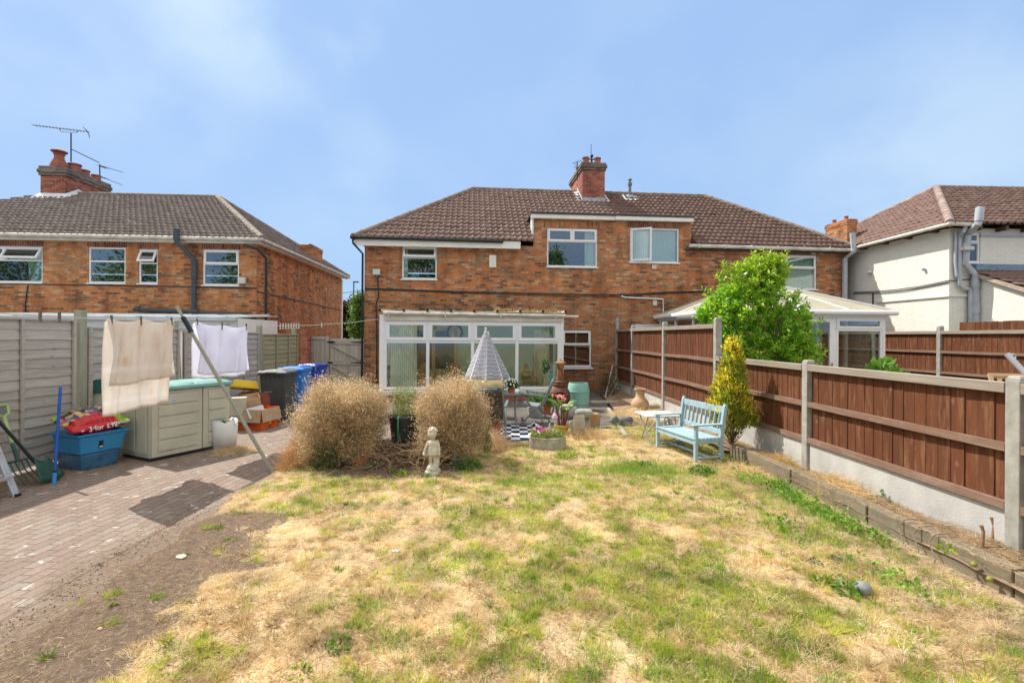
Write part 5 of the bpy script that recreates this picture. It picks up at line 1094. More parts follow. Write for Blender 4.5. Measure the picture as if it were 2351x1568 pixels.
def cpost(root, y, zt, off=0, w=.115, xf=fx, z0=-.05):
    x_ = xf(y) + off; mb = MB(); mb.box(x_ - w / 2, x_ + w / 2, y - w / 2, y + w / 2, z0, zt - .03); mb.taper((x_ - w / 2, x_ + w / 2, y - w / 2, y + w / 2), (x_ - w * .36, x_ + w * .36, y - w * .36, y + w * .36), zt - .03, zt)
    part('post', mb, m_conc, root, bevel=.008)
lowf = thing('garden_fence', 'low brown boarded fence with concrete posts beside the raised bed', 'fence', (0, 0, 0))
PY = [1.35, 3.84, 6.4, 9.0, 11.75, 14.4, 16.28]
for a, b in ((1.35, 3.84), (3.84, 6.4), (6.4, 9.0)): bay(lowf, a + .06, b - .06, .47, 1.46, (.51, .98))
for y_, z_ in ((1.35, 1.56), (3.84, 1.56), (6.4, 1.56)): cpost(lowf, y_, z_)
tallf = thing('garden_fence', 'tall brown boarded fence with concrete posts running to the house', 'fence', (0, 0, 0))
for a, b in ((9.0, 11.75), (11.75, 14.4), (14.4, 16.28)): bay(tallf, a + .06, b - .06, .36, 2.06, (.40, .86, 1.42))
for y_, z_ in ((9.0, 2.22), (11.75, 2.22), (14.4, 2.2)): cpost(tallf, y_, z_)
cpost(tallf, 16.26, 2.5, w=.1); 
# neighbour's far fence and the taller one behind it
gx = lambda y: 11.95 - .03 * y
farf = thing('garden_fence', 'brown boarded fence on the far side of the neighbouring garden, below the painted house', 'fence', (0, 0, 0))
for a, b in ((8.6, 10.85), (10.85, 13.05), (13.05, 15.4)): bay(farf, a + .06, b - .06, .34, 2.02, (.40, .95, 1.5), xf=gx)
for y_ in (8.6, 10.85, 13.05, 15.4): cpost(farf, y_, 2.2, xf=gx)
backf = thing('garden_fence', 'row of brown board tops rising behind the far fence at right', 'fence', (0, 0, 0))
hx_ = lambda y: 12.62 - .03 * y
bay(backf, 8.5, 13.2, .2, 2.30, (1.2,), boards=.14, cap=False, gravel=True, xf=hx_); part('post', MB().box(hx_(10.5) + .03, hx_(10.5) + .13, 10.45, 10.55, -.05, 2.2), m_post_grn, backf)

# ------------------------------------------------------------------ left boundary fence (overlap panels, timber posts)
lf = thing('garden_fence', 'grey weathered overlap fence with timber posts along the paved drive', 'fence', (0, 0, 0))
FX = -6.5
def overlap(y0, y1, zt, mat, bat, z0=.06):
    pn = MB(); h = .125; n = int((zt - z0) / h); h = (zt - z0) / n
    for i in range(n):
        za = z0 + i * h; zb = za + h * 1.12; d = RNG.normal(0, .003); k = 6; 
        ed = [RNG.normal(0, .006) for _ in range(k + 1)]
        vs = []
        for j in range(k + 1):
            ya = y0 + (y1 - y0) * j / k; vs += [(FX + .010 + d, ya, za + ed[j]), (FX + .022 + d, ya, za + ed[j]), (FX + .004, ya, zb)]
        pn.add(vs, [(j * 3 + q, j * 3 + 3 + q, j * 3 + 4 + q, j * 3 + 1 + q) for j in range(k) for q in (0, 1)])
    pn.box(FX - .012, FX - .002, y0, y1, z0, zt)
    p = part('panel', pn, mat, lf)
    bt = MB(); bt.box(FX + .02, FX + .055, y0, y0 + .045, 0.02, zt); bt.box(FX + .02, FX + .055, y1 - .045, y1, .02, zt); bt.box(FX - .03, FX + .055, y0, y1, zt, zt + .035)
    for t_ in bat: yy = y0 + (y1 - y0) * t_; bt.box(FX + .022, FX + .05, yy - .022, yy + .022, .04, zt)
    part('batten', bt, m_fence_gr if mat is m_fence_gr else mat, p, bevel=.004)
overlap(3.3, 5.2, 2.03, m_fence_gr, (.5,)); overlap(5.36, 7.16, 2.03, m_fence_gr, (.57,)); overlap(7.4, 9.4, 1.93, m_fence_gr, (.5,)); overlap(9.55, 10.9, 1.9, m_fence_gr, (.5,)); overlap(11.05, 12.35, 1.88, m_fence_gr, (.5,)); overlap(12.52, 14.6, 1.84, m_fence_grn, (.37, .72))
for y_, z_, lean_ in ((5.28, 2.1, 0), (7.28, 2.2, 0), (9.47, 2.12, -.12), (10.98, 2.1, 0), (12.43, 2.1, 0), (14.7, 2.05, -.14)):
    part('post', MB().taper((FX - .055, FX + .055, y_ - .055, y_ + .055), (FX - .055 + lean_, FX + .055 + lean_, y_ - .055, y_ + .055), -.05, z_), m_post_grn, lf, bevel=.006)
# brick pier, side boarding and gate between the houses
pz = 16.05
a = AT(690, 760, 15.6); b = AT(706, 760, 15.6); one('brick_pier', MB().box(a.x, b.x, 15.6, 15.9, -.05, AT(698, 757, 15.6).z), m_brick_red, 'short red brick pier between the fence end and the side gate', 'pier')
a = AT(707, 800, pz); b = AT(750, 800, pz); c = AT(835, 800, pz - .12)
sb = thing('side_boarding', 'grey vertical boards beside the garden gate', 'fence', (0, 0, 0)); mb = MB(); n = 7; zt = AT(730, 776, pz).z
for i in range(n): x_ = a.x + (b.x - a.x) * i / n; mb.box(x_ + .004, x_ + (b.x - a.x) / n - .004, pz + RNG.uniform(0, .02), pz + .03, .02, zt)
part('boards', mb, m_gate, sb); part('rail', MB().box(a.x, b.x, pz - .03, pz - .002, zt - .04, zt + .05), m_gate, sb)
gt = thing('garden_gate', 'grey timber garden gate with diagonal braces and black hinges beside the house corner', 'gate', (b.x, pz - .03, 0)); gw = c.x - b.x
part('gate_post', MB().box(-.0, .1, -.05, .05, -.05, zt + .05), m_gate, gt, bevel=.006)
mb = MB(); n = 8
for i in range(n): x_ = .13 + (gw - .2) * i / n; mb.box(x_, x_ + (gw - .2) / n - .006, .0, .02, .06, zt - .02)
part('boards', mb, m_gate, gt)
zm = .95
part('rail', MB().box(.11, gw - .06, -.035, -.002, zt - .2, zt - .06), m_gate, gt, bevel=.004); part('rail', MB().box(.11, gw - .06, -.035, -.002, zm - .08, zm + .06), m_gate, gt, bevel=.004); part('rail', MB().box(.11, gw - .06, -.035, -.002, .15, .29), m_gate, gt, bevel=.004)
part('stile', MB().box(gw - .06, gw, -.035, .02, .05, zt), m_gate, gt, bevel=.004)
part('brace', MB().bar((.16, -.02, zt - .22), (gw - .12, -.02, zm + .08), .03, .1, up=(0, 1, 0)), m_gate, gt); part('brace', MB().bar((.16, -.02, zm - .1), (gw - .12, -.02, .31), .03, .1, up=(0, 1, 0)), m_gate, gt)
m_iron = M('black_iron', (.02, .02, .02), .5, .2)
for z_ in (zt - .13, zm): part('hinge', MB().prism([(gw - .02, z_ - .03), (gw - .02, z_ + .03), (gw - .45, z_ + .008), (gw - .45, z_ - .008)], 1, -.045, -.036), m_iron, gt); 
part('bolt', MB().box(.04, .3, -.06, -.036, zt - .15, zt - .11).box(.1, .24, -.05, -.036, zt - .17, zt - .09), m_iron, gt); part('latch', MB().box(.06, .22, -.055, -.036, zm - .03, zm + .02), m_iron, gt)
# ------------------------------------------------------------------ laundry: line, prop, towels, pegs
def lx(y): return -4.62 + max(0, y - 6.6) * .135
LINE = [(3.0, 2.10), (4.35, 2.03), (5.5, 2.015), (6.6, 2.03), (6.76, 2.045), (6.95, 2.03), (7.5, 1.985), (8.05, 1.985), (10, 2.05), (11.8, 2.16), (13.35, 2.30)]
def linez(y):
    for (a, za), (b, zb) in zip(LINE, LINE[1:]):
        if a <= y <= b: return za + (zb - za) * (y - a) / (b - a)
    return 2.1
m_line = M('pale_cord', (.62, .60, .54), .7, .1)
one('clothes_line', MB().tube([(lx(y), y, z) for y, z in LINE], .0055, 6), m_line, 'thin pale washing line running from the left edge to the lean-to', 'clothes line')
p = G(628, 1085); tp = Vector((lx(6.76) - .12, 6.78, 2.26)); pr = thing('clothes_prop', 'long grey timber prop with a dark top sleeve holding up the washing line', 'clothes prop', p)
d = tp - p; part('pole', MB().bar((0, 0, -.02), d * .86, .036, .036), m_post_grn, pr, bevel=.004); part('sleeve', MB().bar(d * .83, d * .925, .046, .046), m_gutter_bk, pr, bevel=.004)
e = d.normalized(); part('fork', MB().bar(d * .92, d * .92 + e * .2 + Vector((0, .025, 0)), .02, .02).bar(d * .92, d * .92 + e * .2 - Vector((0, .025, 0)), .02, .02), m_post_grn, pr)
def towel_mat(name, a, b, stain, band=None, tr=.25):
    s = NT(name); o = s.coord(); c = s.ramp(s.noise(o, 3, 4), [(.35, a), (.65, b)])
    c = s.mix(s.rng(s.noise(s.coord((1, 2.5, .8)), 3.5, 5, .65), .55, .68, 0, .6), c, stain)
    if band:
        sp = s.n('ShaderNodeSeparateXYZ'); s.l(o, sp.inputs[0])
        for (za, zb) in band:
            f = s.math('MULTIPLY', s.math('GREATER_THAN', sp.outputs[2], za), s.math('LESS_THAN', sp.outputs[2], zb)); c = s.mix(s.math('MULTIPLY', f, .5), c, sc(b, 1.12))
    s.fin(c, .95, .1); s.bump(s.noise(o, 160, 3), .5, .004)
    t = s.n('ShaderNodeBsdfTranslucent'); s.l(c, t.inputs[0]); mx = s.n('ShaderNodeMixShader'); mx.inputs[0].default_value = min(tr + .2, .7)
    s.l(s.bsdf.outputs[0], mx.inputs[1]); s.l(t.outputs[0], mx.inputs[2]); s.l(mx.outputs[0], s.out.inputs[0]); return s.m
def towel(y0, y1, front, back, mat, label, tagpart=True, lean=0.0):
    """draped over the line: front flap (towards +x, seen) and back flap"""
    root = thing('towel', label, 'towel', (lx((y0 + y1) / 2), (y0 + y1) / 2, 0), 0, 'towels on the washing line')
    NY, NZ = 44, 40; vs = []; fs = []; yc = (y0 + y1) / 2
    tot = front + back
    for i in range(NZ + 1):
        s_ = -front + tot * i / NZ      # negative: front
        for j in range(NY + 1):
            t = j / NY; y = y0 + (y1 - y0) * t; dpt = abs(s_); side = 1 if s_ < 0 else -1
            w = .018 * sin(t * 21 + 1.3 * side) * min(dpt / .3, 1) + .030 * sin(t * 9 + dpt * 3 + side) * min(dpt / .5, 1) + .01 * sin(t * 47 + dpt * 5)* min(dpt / .4, 1)
            off = side * (.012 + .028 * min(dpt / .4, 1)) + w
            z = linez(y) - dpt + (.01 if dpt < .02 else 0) - .03 * sin(t * pi * 2) ** 2 * (1 - .4 * min(dpt, 1)) - .012 * sin(t * 5 + 1) * min(dpt, 1)
            yy = y + (lean * dpt) + .012 * sin(dpt * 7 + t * 3) * (1 if t in (0, 1) else .4)
            vs.append((lx(y) - lx(yc) + off, yy - yc, z))
    for i in range(NZ):
        for j in range(NY): a = i * (NY + 1) + j; fs.append((a, a + 1, a + NY + 2, a + NY + 1))
    c = part('cloth', MB().add(vs, fs), mat, root, smooth=80, solid=.006)
    if tagpart: part('care_label', MB().box(.03, .034, (y1 - yc) - .05, (y1 - yc) + .03, linez(y1) - back + .0, linez(y1) - back + .035), M('blue_label', (.35, .45, .75), .6, .1), root)
    return root
mt1 = towel_mat('cream_towel', (.86, .81, .75), (.93, .89, .84), (.82, .66, .50), [(1.40, 1.46), (1.02, 1.08)], .40)
mt2 = towel_mat('lavender_towel', (.86, .86, .93), (.92, .92, .97), (.86, .80, .84), None, .48)
towel(5.50, 6.58, .75, 1.10, mt1, 'stained cream towel hanging nearest on the washing line', True, .0)
towel(6.95, 8.06, .74, .80, mt2, 'pale lavender towel on the washing line beyond the prop', False, .03)
pm = MB(); pm.box(-.006, .006, -.005, .0, -.045, .035); pm.box(-.006, .006, .001, .006, -.045, .035); pm.box(-.008, .008, -.002, .003, -.008, .002)
m_peg = M('grey_peg', (.16, .14, .11), .6, .3); m_pegw = M('pale_peg', (.55, .53, .48), .6, .2); peg0 = None
def peg(y, lab, mat, grp):
    o = part('clothes_peg', pm, mat); o.location = (lx(y) + .012, y, linez(y) + .0); o.scale = (1.6, 1.6, 1.4); return tag(o, lab, 'peg', grp)
for y in (5.56, 6.0, 6.54): peg(y, 'dark peg gripping the cream towel on the washing line', m_peg, 'pegs on the cream towel')
for y in (6.99, 7.48, 8.03): peg(y, 'dark peg gripping the lavender towel on the washing line', m_peg, 'pegs on the lavender towel')
for y in (4.72, 4.92): peg(y, 'dark peg alone on the line left of the cream towel', m_peg, 'spare pegs at left')
for k in range(8): peg(8.95 + k * .085, 'pale peg in the row on the line right of the lavender towel', m_pegw, 'row of spare pegs')
peg(10.4, 'pale peg on the line near the lean-to', m_pegw, 'spare pegs near the house')

# ------------------------------------------------------------------ left side clutter
m_alu = M('aluminium', (.55, .57, .60), .35, .12, 6, metal=.7)
ld = thing('step_ladder', 'aluminium step ladder leaning on the grey fence at the left edge', 'ladder', (-5.62, 5.33, 0))
for y_ in (-.28, .16): part('rail', MB().bar((0, y_, 0), (-.62, y_ * .8, 1.55), .03, .075, up=(0, 1, 0)), m_alu, ld, bevel=.004)
for k in range(5): t = .14 + k * .18; part('step', MB().box(-.62 * t - .06, -.62 * t + .06, -.26 + .03 * t, .145 - .02 * t, 1.55 * t - .015, 1.55 * t + .02), m_alu, ld, bevel=.004)
part('foot', MB().box(-.03, .03, .13, .19, 0, .03), m_gutter_bk, ld)
def g2(px, py, x):   # point on plane X=x
    d = ray(px, py); t = x / d.x; return Vector((x, t, CAM_H + d.z * t))
m_lime = M('light_green_plastic', (.36, .50, .20), .4, .1); m_teal = M('dark_green_steel', (.03, .10, .08), .45, .3); m_dk = M('dark_green_plastic', (.015, .075, .05), .4, .25)
fk = thing('garden_fork', 'garden fork with light green handle leaning on the grey fence', 'fork', G(80, 1114))
fb = G(80, 1114); b_ = Vector((-.12, 0, .03)); top = g2(9, 958, -6.36) - fb; dv = (top - b_)
part('shaft', MB().tube([b_ + dv * .32, b_ + dv * .62], .021, 10), m_teal, fk, smooth=40); part('shaft_grip', MB().tube([b_ + dv * .60, b_ + dv], .023, 10), m_lime, fk, smooth=40)
hp = [b_ + dv, b_ + dv * 1.05 + Vector((0, .07, 0)), b_ + dv * 1.17 + Vector((0, .085, 0)), b_ + dv * 1.19 + Vector((0, .06, 0)), b_ + dv * 1.19 + Vector((0, -.06, 0)), b_ + dv * 1.17 + Vector((0, -.085, 0)), b_ + dv * 1.05 + Vector((0, -.07, 0))]
part('handle', MB().tube(hp, .019, 8, closed=True), m_lime, fk, smooth=60)
tn = MB(); e = b_ + dv * .33; tn.bar(e + Vector((0, -.11, 0)), e + Vector((0, .11, 0)), .025, .02)
for y_ in (-.1, -.035, .035, .1): tn.tube([e + Vector((0, y_, 0)), e + Vector((.06, y_, -.12)), Vector((.02, y_, .0))], [.009, .008, .005], 6)
part('tines', tn, m_teal, fk)
rk = thing('shovel', 'dark green broad scoop shovel with black shaft propped against the fence', 'shovel', G(97, 1114) + Vector((-.12, .1, 0)))
part('shaft', MB().tube([(-.06, 0, .24), (-.34, -.32, 1.0)], .018, 8), m_gutter_bk, rk, smooth=40)
sv = MB(); vs = []; n = 10
for i in range(n + 1):
    a = -1 + 2 * i / n
    for k in range(6): t = k / 5; w_ = .08 + .08 * t; vs.append((-.03 + .17 * t + .04 * (1 - a * a) * (1 - t) , a * w_ + .02, .27 - .26 * t + .05 * a * a + .0))
sv.add(vs, [(i * 6 + k, i * 6 + k + 1, i * 6 + 7 + k, i * 6 + 6 + k) for i in range(n) for k in range(5)]); part('scoop', sv, m_dk, rk, smooth=50, solid=.01)
bp = thing('broom_pole', 'bright blue pole leaning upright in front of the blue tub', 'pole', G(124, 1112)); tp_ = AT(139, 888, G(124, 1112).y + .12) - G(124, 1112)
m_blue = M('bright_blue_metal', (.02, .11, .50), .35, .15)
part('pole_shaft', MB().tube([tp_ * .13, tp_], .017, 12), m_blue, bp, smooth=40); part('ferrule', MB().tube([(0, 0, 0), tp_ * .12], .021, 12), M('pale_blue_plastic', (.06, .28, .70), .4, .1), bp, smooth=40); part('collar', MB().tube([tp_ * .115, tp_ * .145], .019, 12), m_gutter_bk, bp)
# blue tub
def rotpt(o, a, x, y, z): return Vector((o.x + x * cos(a) - y * sin(a), o.y + x * sin(a) + y * cos(a), z))
m_tub = translucent('blue_translucent_plastic', (.06, .36, .70), .3, .3, .15, 2); m_tubd = M('dark_tub_contents', (.04, .13, .24), .4, .35, 6)
c0 = G(187, 1082); c1 = G(268, 1064); ta = atan2(c1.y - c0.y, c1.x - c0.x); tl = (c1 - c0).length
tb = thing('storage_tub', 'translucent blue storage tub with its lower half showing dark contents', 'tub', c0, ta); tw = .50; th = .46
mb = MB(); mb.taper((-.025, tl + .05, -.025, tw + .025), (-.05, tl + .10, -.05, tw + .05), .215, th); part('tub_body', mb, m_tub, tb, bevel=.02)
mb = MB(); mb.taper((.0, tl, .0, tw), (-.0245, tl + .0495, -.0245, tw + .0245), 0, .2145); part('tub_base', mb, m_tubd, tb, bevel=.02)
part('tub_rim', MB().taper((-.075, tl + .13, -.07, tw + .07), (-.08, tl + .135, -.075, tw + .075), th + .001, th + .03), m_tub, tb, bevel=.008)
q = (.18, -.038, .33); lb = part('label_patch', MB().box(q[0], q[0] + .055, -.043, -.032, .28, .38), m_gutter_bk, tb); part('label_patch', MB().box(q[0] + .008, q[0] + .047, -.046, -.044, .29, .305), m_upvc, tb)
# compost bag on the tub
bgm = NT('compost_bag_print'); o = bgm.coord(); sp = bgm.n('ShaderNodeSeparateXYZ'); bgm.l(o, sp.inputs[0])
red = (.52, .012, .02)
vo = bgm.n('ShaderNodeTexVoronoi'); vo.inputs['Scale'].default_value = 16; bgm.l(bgm.coord((1, 1, 1)), vo.inputs['Vector']); wn_ = bgm.n('ShaderNodeTexWhiteNoise'); bgm.l(vo.outputs['Color'], wn_.inputs[0])
pic = bgm.ramp(wn_.outputs[0], [(0, (.03, .03, .035)), (.3, (.11, .08, .07)), (.5, (.3, .27, .28)), (.65, (.16, .05, .22)), (.78, (.45, .1, .2)), (.88, (.6, .42, .08)), (1, (.5, .47, .42))], 'CONSTANT')
lime = (.28, .42, .03)
x_ = sp.outputs[0]; y_ = sp.outputs[1]
wob = bgm.rng(bgm.noise(o, 9, 3), .3, .7, -.03, .03)
fr_ = bgm.math('LESS_THAN', bgm.math('ADD', y_, wob), -.10)
c = bgm.mix(fr_, pic, red); c = bgm.mix(bgm.math('GREATER_THAN', bgm.math('ADD', x_, wob), .20), c, lime); c = bgm.mix(bgm.math('MULTIPLY', bgm.math('GREATER_THAN', x_, .17), bgm.math('GREATER_THAN', bgm.math('ADD', y_, wob), .06)), c, red)
c = bgm.mix(bgm.math('MULTIPLY', bgm.math('LESS_THAN', x_, .13), bgm.math('GREATER_THAN', bgm.math('ADD', y_, wob), .15)), c, lime)
c = bgm.mix(bgm.math('LESS_THAN', bgm.math('ADD', y_, bgm.math('MULTIPLY', wob, .5)), -.262), c, (.7, .7, .7)); bgm.bump(bgm.noise(o, 14, 3, .6), .6, .02); m_bag = bgm.fin(c, .28, .5)
mb = MB()
for k in range(60):
    a = 2 * pi * k / 60
for i in range(11):
    for j in range(9):
        u = -1 + 2 * i / 10; v = -1 + 2 * j / 8; h = .105 * (1 - abs(u) ** 3) ** .7 * (1 - abs(v) ** 3) ** .7 + .018 + .012 * RNG.random(); mb.ball((u * .31, v * .22, .13 + .09 * (v + 1) * .5), (.06, .055, max(h * 1.25, .03)), 8, 6)
bag = link('compost_bag', remesh(mb, .012, 8), m_bag, smooth=70); tag(bag, 'shiny red compost bag with a picture print lying on the blue tub', 'bag'); bag.location = rotpt(c0, ta, .235, .21, th + .01); bag.rotation_euler = (R(6), R(-4), ta)
tx_ = link('price_lettering', text_mesh('3 for £12', .095, .003), m_upvc, bag); tx_.location = (-.02, -.288, .135); tx_.rotation_euler = (R(72), 0, 0)
# second bag behind it and the grey pot lying by it
mb = MB(); mb.ball((0, 0, 0), (.12, .1, .07)); one('plastic_bag', mb, M('brown_red_wrapper', (.12, .05, .045), .35, .6, 20, col2=(.35, .33, .3)), 'crumpled dark wrapper at the right end of the compost bag', 'bag', rotpt(c0, ta, .54, .2, th + .10), 0, smooth=60)
one('plant_pot', MB().lathe([(.05, 0), (.07, .13), (.078, .13), (.078, .16), (.07, .16), (.045, .02)], 16), M('grey_plastic_pot', (.22, .23, .24), .5, .15), 'grey plastic pot lying on the rim of the blue tub', 'pot', rotpt(c0, ta, .50, .04, th + .085), smooth=40).rotation_euler = (R(78), 0, R(-70))

# beige storage boxes
m_bei = M('beige_resin', (.50, .49, .38), .6, .10, 2.5, .3, col2=(.57, .555, .44), bscale=160); m_beid = M('olive_resin', (.27, .265, .20), .6, .1); m_lid = M('green_resin_lid', (.03, .115, .09), .45, .15); m_lidl = M('faded_green_lid', (.20, .38, .33), .5, .15)
a0 = G(347, 1061); a1 = G(528, 1023); sa = atan2(a1.y - a0.y, a1.x - a0.x); sl_ = (a1 - a0).length
SH = 1.02; SD = .72
sb = thing('storage_box', 'large beige plastic garden storage box with green lid and panelled doors', 'storage box', a0, sa)
bd = MB(); bd.box(0, sl_, .035, SD, .04, SH); part('body', bd, m_bei, sb, bevel=.012); part('base', MB().box(-.01, sl_ + .01, .02, SD + .01, 0, .038), m_gutter_bk, sb)
mid = sl_ * .62
for (x0, x1) in ((.01, mid - .006), (mid + .006, sl_ - .01)):
    dm = MB(); dm.box(x0, x1, .0, .034, .05, SH - .01); dp_ = part('door', dm, m_bei, sb, bevel=.01)
    rb = MB()
    for k in range(5): za = .13 + k * .172; rb.box(x0 + .08, x1 - .07, -.016, -.001, za, za + .150)
    part('door_panel', rb, m_bei, dp_, bevel=.014)
sd = MB(); sd.box(-.02, -.001, .10, .34, .1, SH - .1); sd.box(-.02, -.001, .40, .66, .1, SH - .1); part('side_panel', sd, m_bei, sb, bevel=.01)
lidm = MB(); lidm.taper((-.04, sl_ + .03, -.05, SD + .04), (-.03, sl_ + .02, -.04, SD + .03), SH + .002, SH + .055); lidm.taper((-.02, sl_ * .5 - .02, -.03, SD + .02), (.02, sl_ * .5 - .03, .04, SD - .05), SH + .055, SH + .085); lidm.taper((sl_ * .5 + .02, sl_ + .01, -.03, SD + .02), (sl_ * .5 + .03, sl_ - .03, .04, SD - .05), SH + .055, SH + .085)
part('lid', lidm, m_lidl, sb, bevel=.012)
a2 = AT(358, 880, 8.0); 
s2 = thing('storage_box', 'smaller storage box with dark green lid tucked behind the cream towel', 'storage box', (AT(218, 900, 7.62).x, 7.5, 0), R(10))
part('body', MB().box(0, .65, 0, .55, .0, .93).box(.02, .28, -.012, -.001, .05, .88).box(.32, .62, -.012, -.001, .05, .88), m_bei, s2, bevel=.01); part('lid', MB().taper((-.03, .68, -.04, .58), (-.01, .66, -.01, .55), .932, 1.14), m_lid, s2, bevel=.015)
# broken white tub with soil
p = G(503, 1031); wt = thing('broken_tub', 'broken white plastic tub of soil and dead plants by the storage box', 'tub', p + Vector((0, .12, 0)), .3)
mb = MB(); n = 20; vs = []; 
for i in range(n + 1):
    a = -2.3 + 4.1 * i / n; hgt = .45 + .02 * sin(i * .9) + .012 * sin(i * 2.3) - (.07 if i in (9, 10) else 0); r = .17
    x_ = r * 1.15 * cos(a); y_ = r * sin(a); vs += [(x_ * .92, y_ * .92, 0), (x_, y_, hgt * .5), (x_ * 1.05, y_ * 1.05, hgt)]
mb.add(vs, [(i * 3 + k, i * 3 + 3 + k, i * 3 + 4 + k, i * 3 + 1 + k) for i in range(n) for k in range(2)]); part('tub_wall', mb, M('white_plastic_dirty', (.68, .69, .66), .5, .12, 4), wt, smooth=60, solid=.008)
part('soil_fill', MB().ball((0, 0, .1), (.165, .15, .2)), m_earth, wt)
nn = 300; P = np.array([RNG.normal(.0, .045, nn), RNG.normal(.0, .04, nn), RNG.uniform(.2, .42, nn)]).T; link('dead_foliage', np_mesh('dead_foliage', *leaves(P, RNG.normal(size=(nn, 3)), .06, .02)), leafmat('dead_brown_leaf', [(.12, .07, .03), (.3, .2, .1), (.42, .3, .1)]), wt)
# cardboard boxes
m_card = M('cardboard', (.44, .30, .18), .8, .1, 5, col2=(.50, .36, .23)); 
ob = NT('orange_printed_card'); o = ob.coord(); vz = ob.noise(o, 6, 2); c = ob.ramp(vz, [(.40, (.62, .11, .015)), (.56, (.70, .14, .015)), (.58, (.55, .03, .015)), (.66, (.10, .22, .03)), (.7, (.03, .05, .02))], 'CONSTANT'); m_orange = ob.fin(c, .6, .3)
b0 = G(599.5, 989); b1 = G(640, 977); oa = atan2(b1.y - b0.y, b1.x - b0.x); ol = (b1 - b0).length; ow = .56; oh = .40
ob_ = thing('cardboard_box', 'orange printed cardboard box with open brown flaps in front of the grey bin', 'box', b0, oa)
mb = MB(); t_ = .006
mb.box(0, ol, 0, t_, 0, oh); mb.box(0, ol, ow - t_, ow, 0, oh); mb.box(0, t_, t_, ow - t_, 0, oh); mb.box(ol - t_, ol, t_, ow - t_, 0, oh); mb.box(0, ol, 0, ow, -.0, .008); part('box_body', mb, m_orange, ob_)
part('flap', MB().add([(0, -.004, oh), (ol, -.004, oh), (ol + .02, -.05, oh - .24), (-.02, -.05, oh - .24)], [(0, 1, 2, 3)]), m_card, ob_, solid=.005)
part('flap', MB().add([(-.004, 0, oh), (-.004, ow, oh), (-.05, ow + .01, oh - .24), (-.05, -.01, oh - .24)], [(0, 1, 2, 3)]), m_card, ob_, solid=.005)
part('flap', MB().add([(.0, ow, oh), (ol, ow, oh), (ol, ow + .16, oh + .08), (0, ow + .16, oh + .08)], [(0, 1, 2, 3)]), m_card, ob_, solid=.005)
sun_ = MB(); sun_.prism([(.5 * ol + .035 * cos(2 * pi * i / 16) * (1 if i % 2 else .6), .12 + .035 * sin(2 * pi * i / 16) * (1 if i % 2 else .6)) for i in range(16)], 1, -.004, -.001); part('sun_mark', sun_, M('yellow_print', (.8, .5, .03), .5, .1), ob_)
one('cardboard_packing', MB().box(0, ol * .9, .05, ow * .8, 0, .02), m_card, 'flattened cardboard lying inside the orange box', 'cardboard', b0 + Vector((.03, .03, oh - .08)), oa)
p = rotpt(b0, oa, -.02, .30, oh - .02); wtray = one('white_tray', MB().taper((-.14, .14, -.1, .1), (-.15, .15, -.11, .11), 0, .02), M('pale_grey_tray', (.55, .58, .62), .4, .05), 'pale grey tray tilted on top of the orange box', 'tray', AT(588, 946, 9.42), oa); wtray.rotation_euler = (R(58), R(-10), oa + R(-40))
p = G(545, 975, .42) 
cb = thing('cardboard_box', 'shallow brown cardboard box tilted on top of the pile beside the storage box', 'box', AT(566, 932, 9.6) + Vector((0, 0, -.02)), R(40)); mb = MB(); w_, l_, h_ = .52, .36, .19
mb.box(-w_ / 2, w_ / 2, -l_ / 2, -l_ / 2 + .006, 0, h_); mb.box(-w_ / 2, w_ / 2, l_ / 2 - .006, l_ / 2, 0, h_); mb.box(-w_ / 2, -w_ / 2 + .006, -l_ / 2, l_ / 2, 0, h_); mb.box(w_ / 2 - .006, w_ / 2, -l_ / 2, l_ / 2, 0, h_); mb.box(-w_ / 2, w_ / 2, -l_ / 2, l_ / 2, 0, .006); part('box_body', mb, m_card, cb); cb.rotation_euler = (R(10), R(-12), R(32))
one('cardboard_box', MB().box(-.3, .3, -.22, .22, 0, .38), M('dark_red_card', (.22, .07, .04), .7, .2), 'dark red-brown box behind the tilted cardboard box', 'box', (AT(585, 925, 10.3).x, 10.35, .24), R(20), bevel=.005)
one('cardboard_box', MB().box(-.35, .35, -.25, .25, 0, .24), m_card, 'brown box at the bottom of the pile behind the orange box', 'box', (AT(580, 925, 10.3).x, 10.35, 0), R(12), bevel=.005)
one('foam_block', MB().box(-.16, .16, -.1, .1, 0, .35), M('beige_foam', (.50, .47, .38), .8, .1), 'pale upright board between the storage box and the tilted cardboard box', 'board', (AT(545, 930, 9.4).x, 9.4, .28), R(25), bevel=.01)
yt = MB(); yt.taper((-.22, .22, -.14, .14), (-.26, .26, -.17, .17), 0, .14); yt.box(-.27, .27, -.18, .18, .141, .165); o = one('yellow_crate', yt, M('yellow_plastic', (.62, .42, .01), .4, .12), 'upturned yellow plastic tray on top of the box pile', 'tray', (AT(565, 885, 10.3).x, 10.3, AT(565, 893, 10.3).z - .01), R(30), bevel=.012); o.rotation_euler = (R(180 - 14), R(8), R(25)); o.location.z += .17

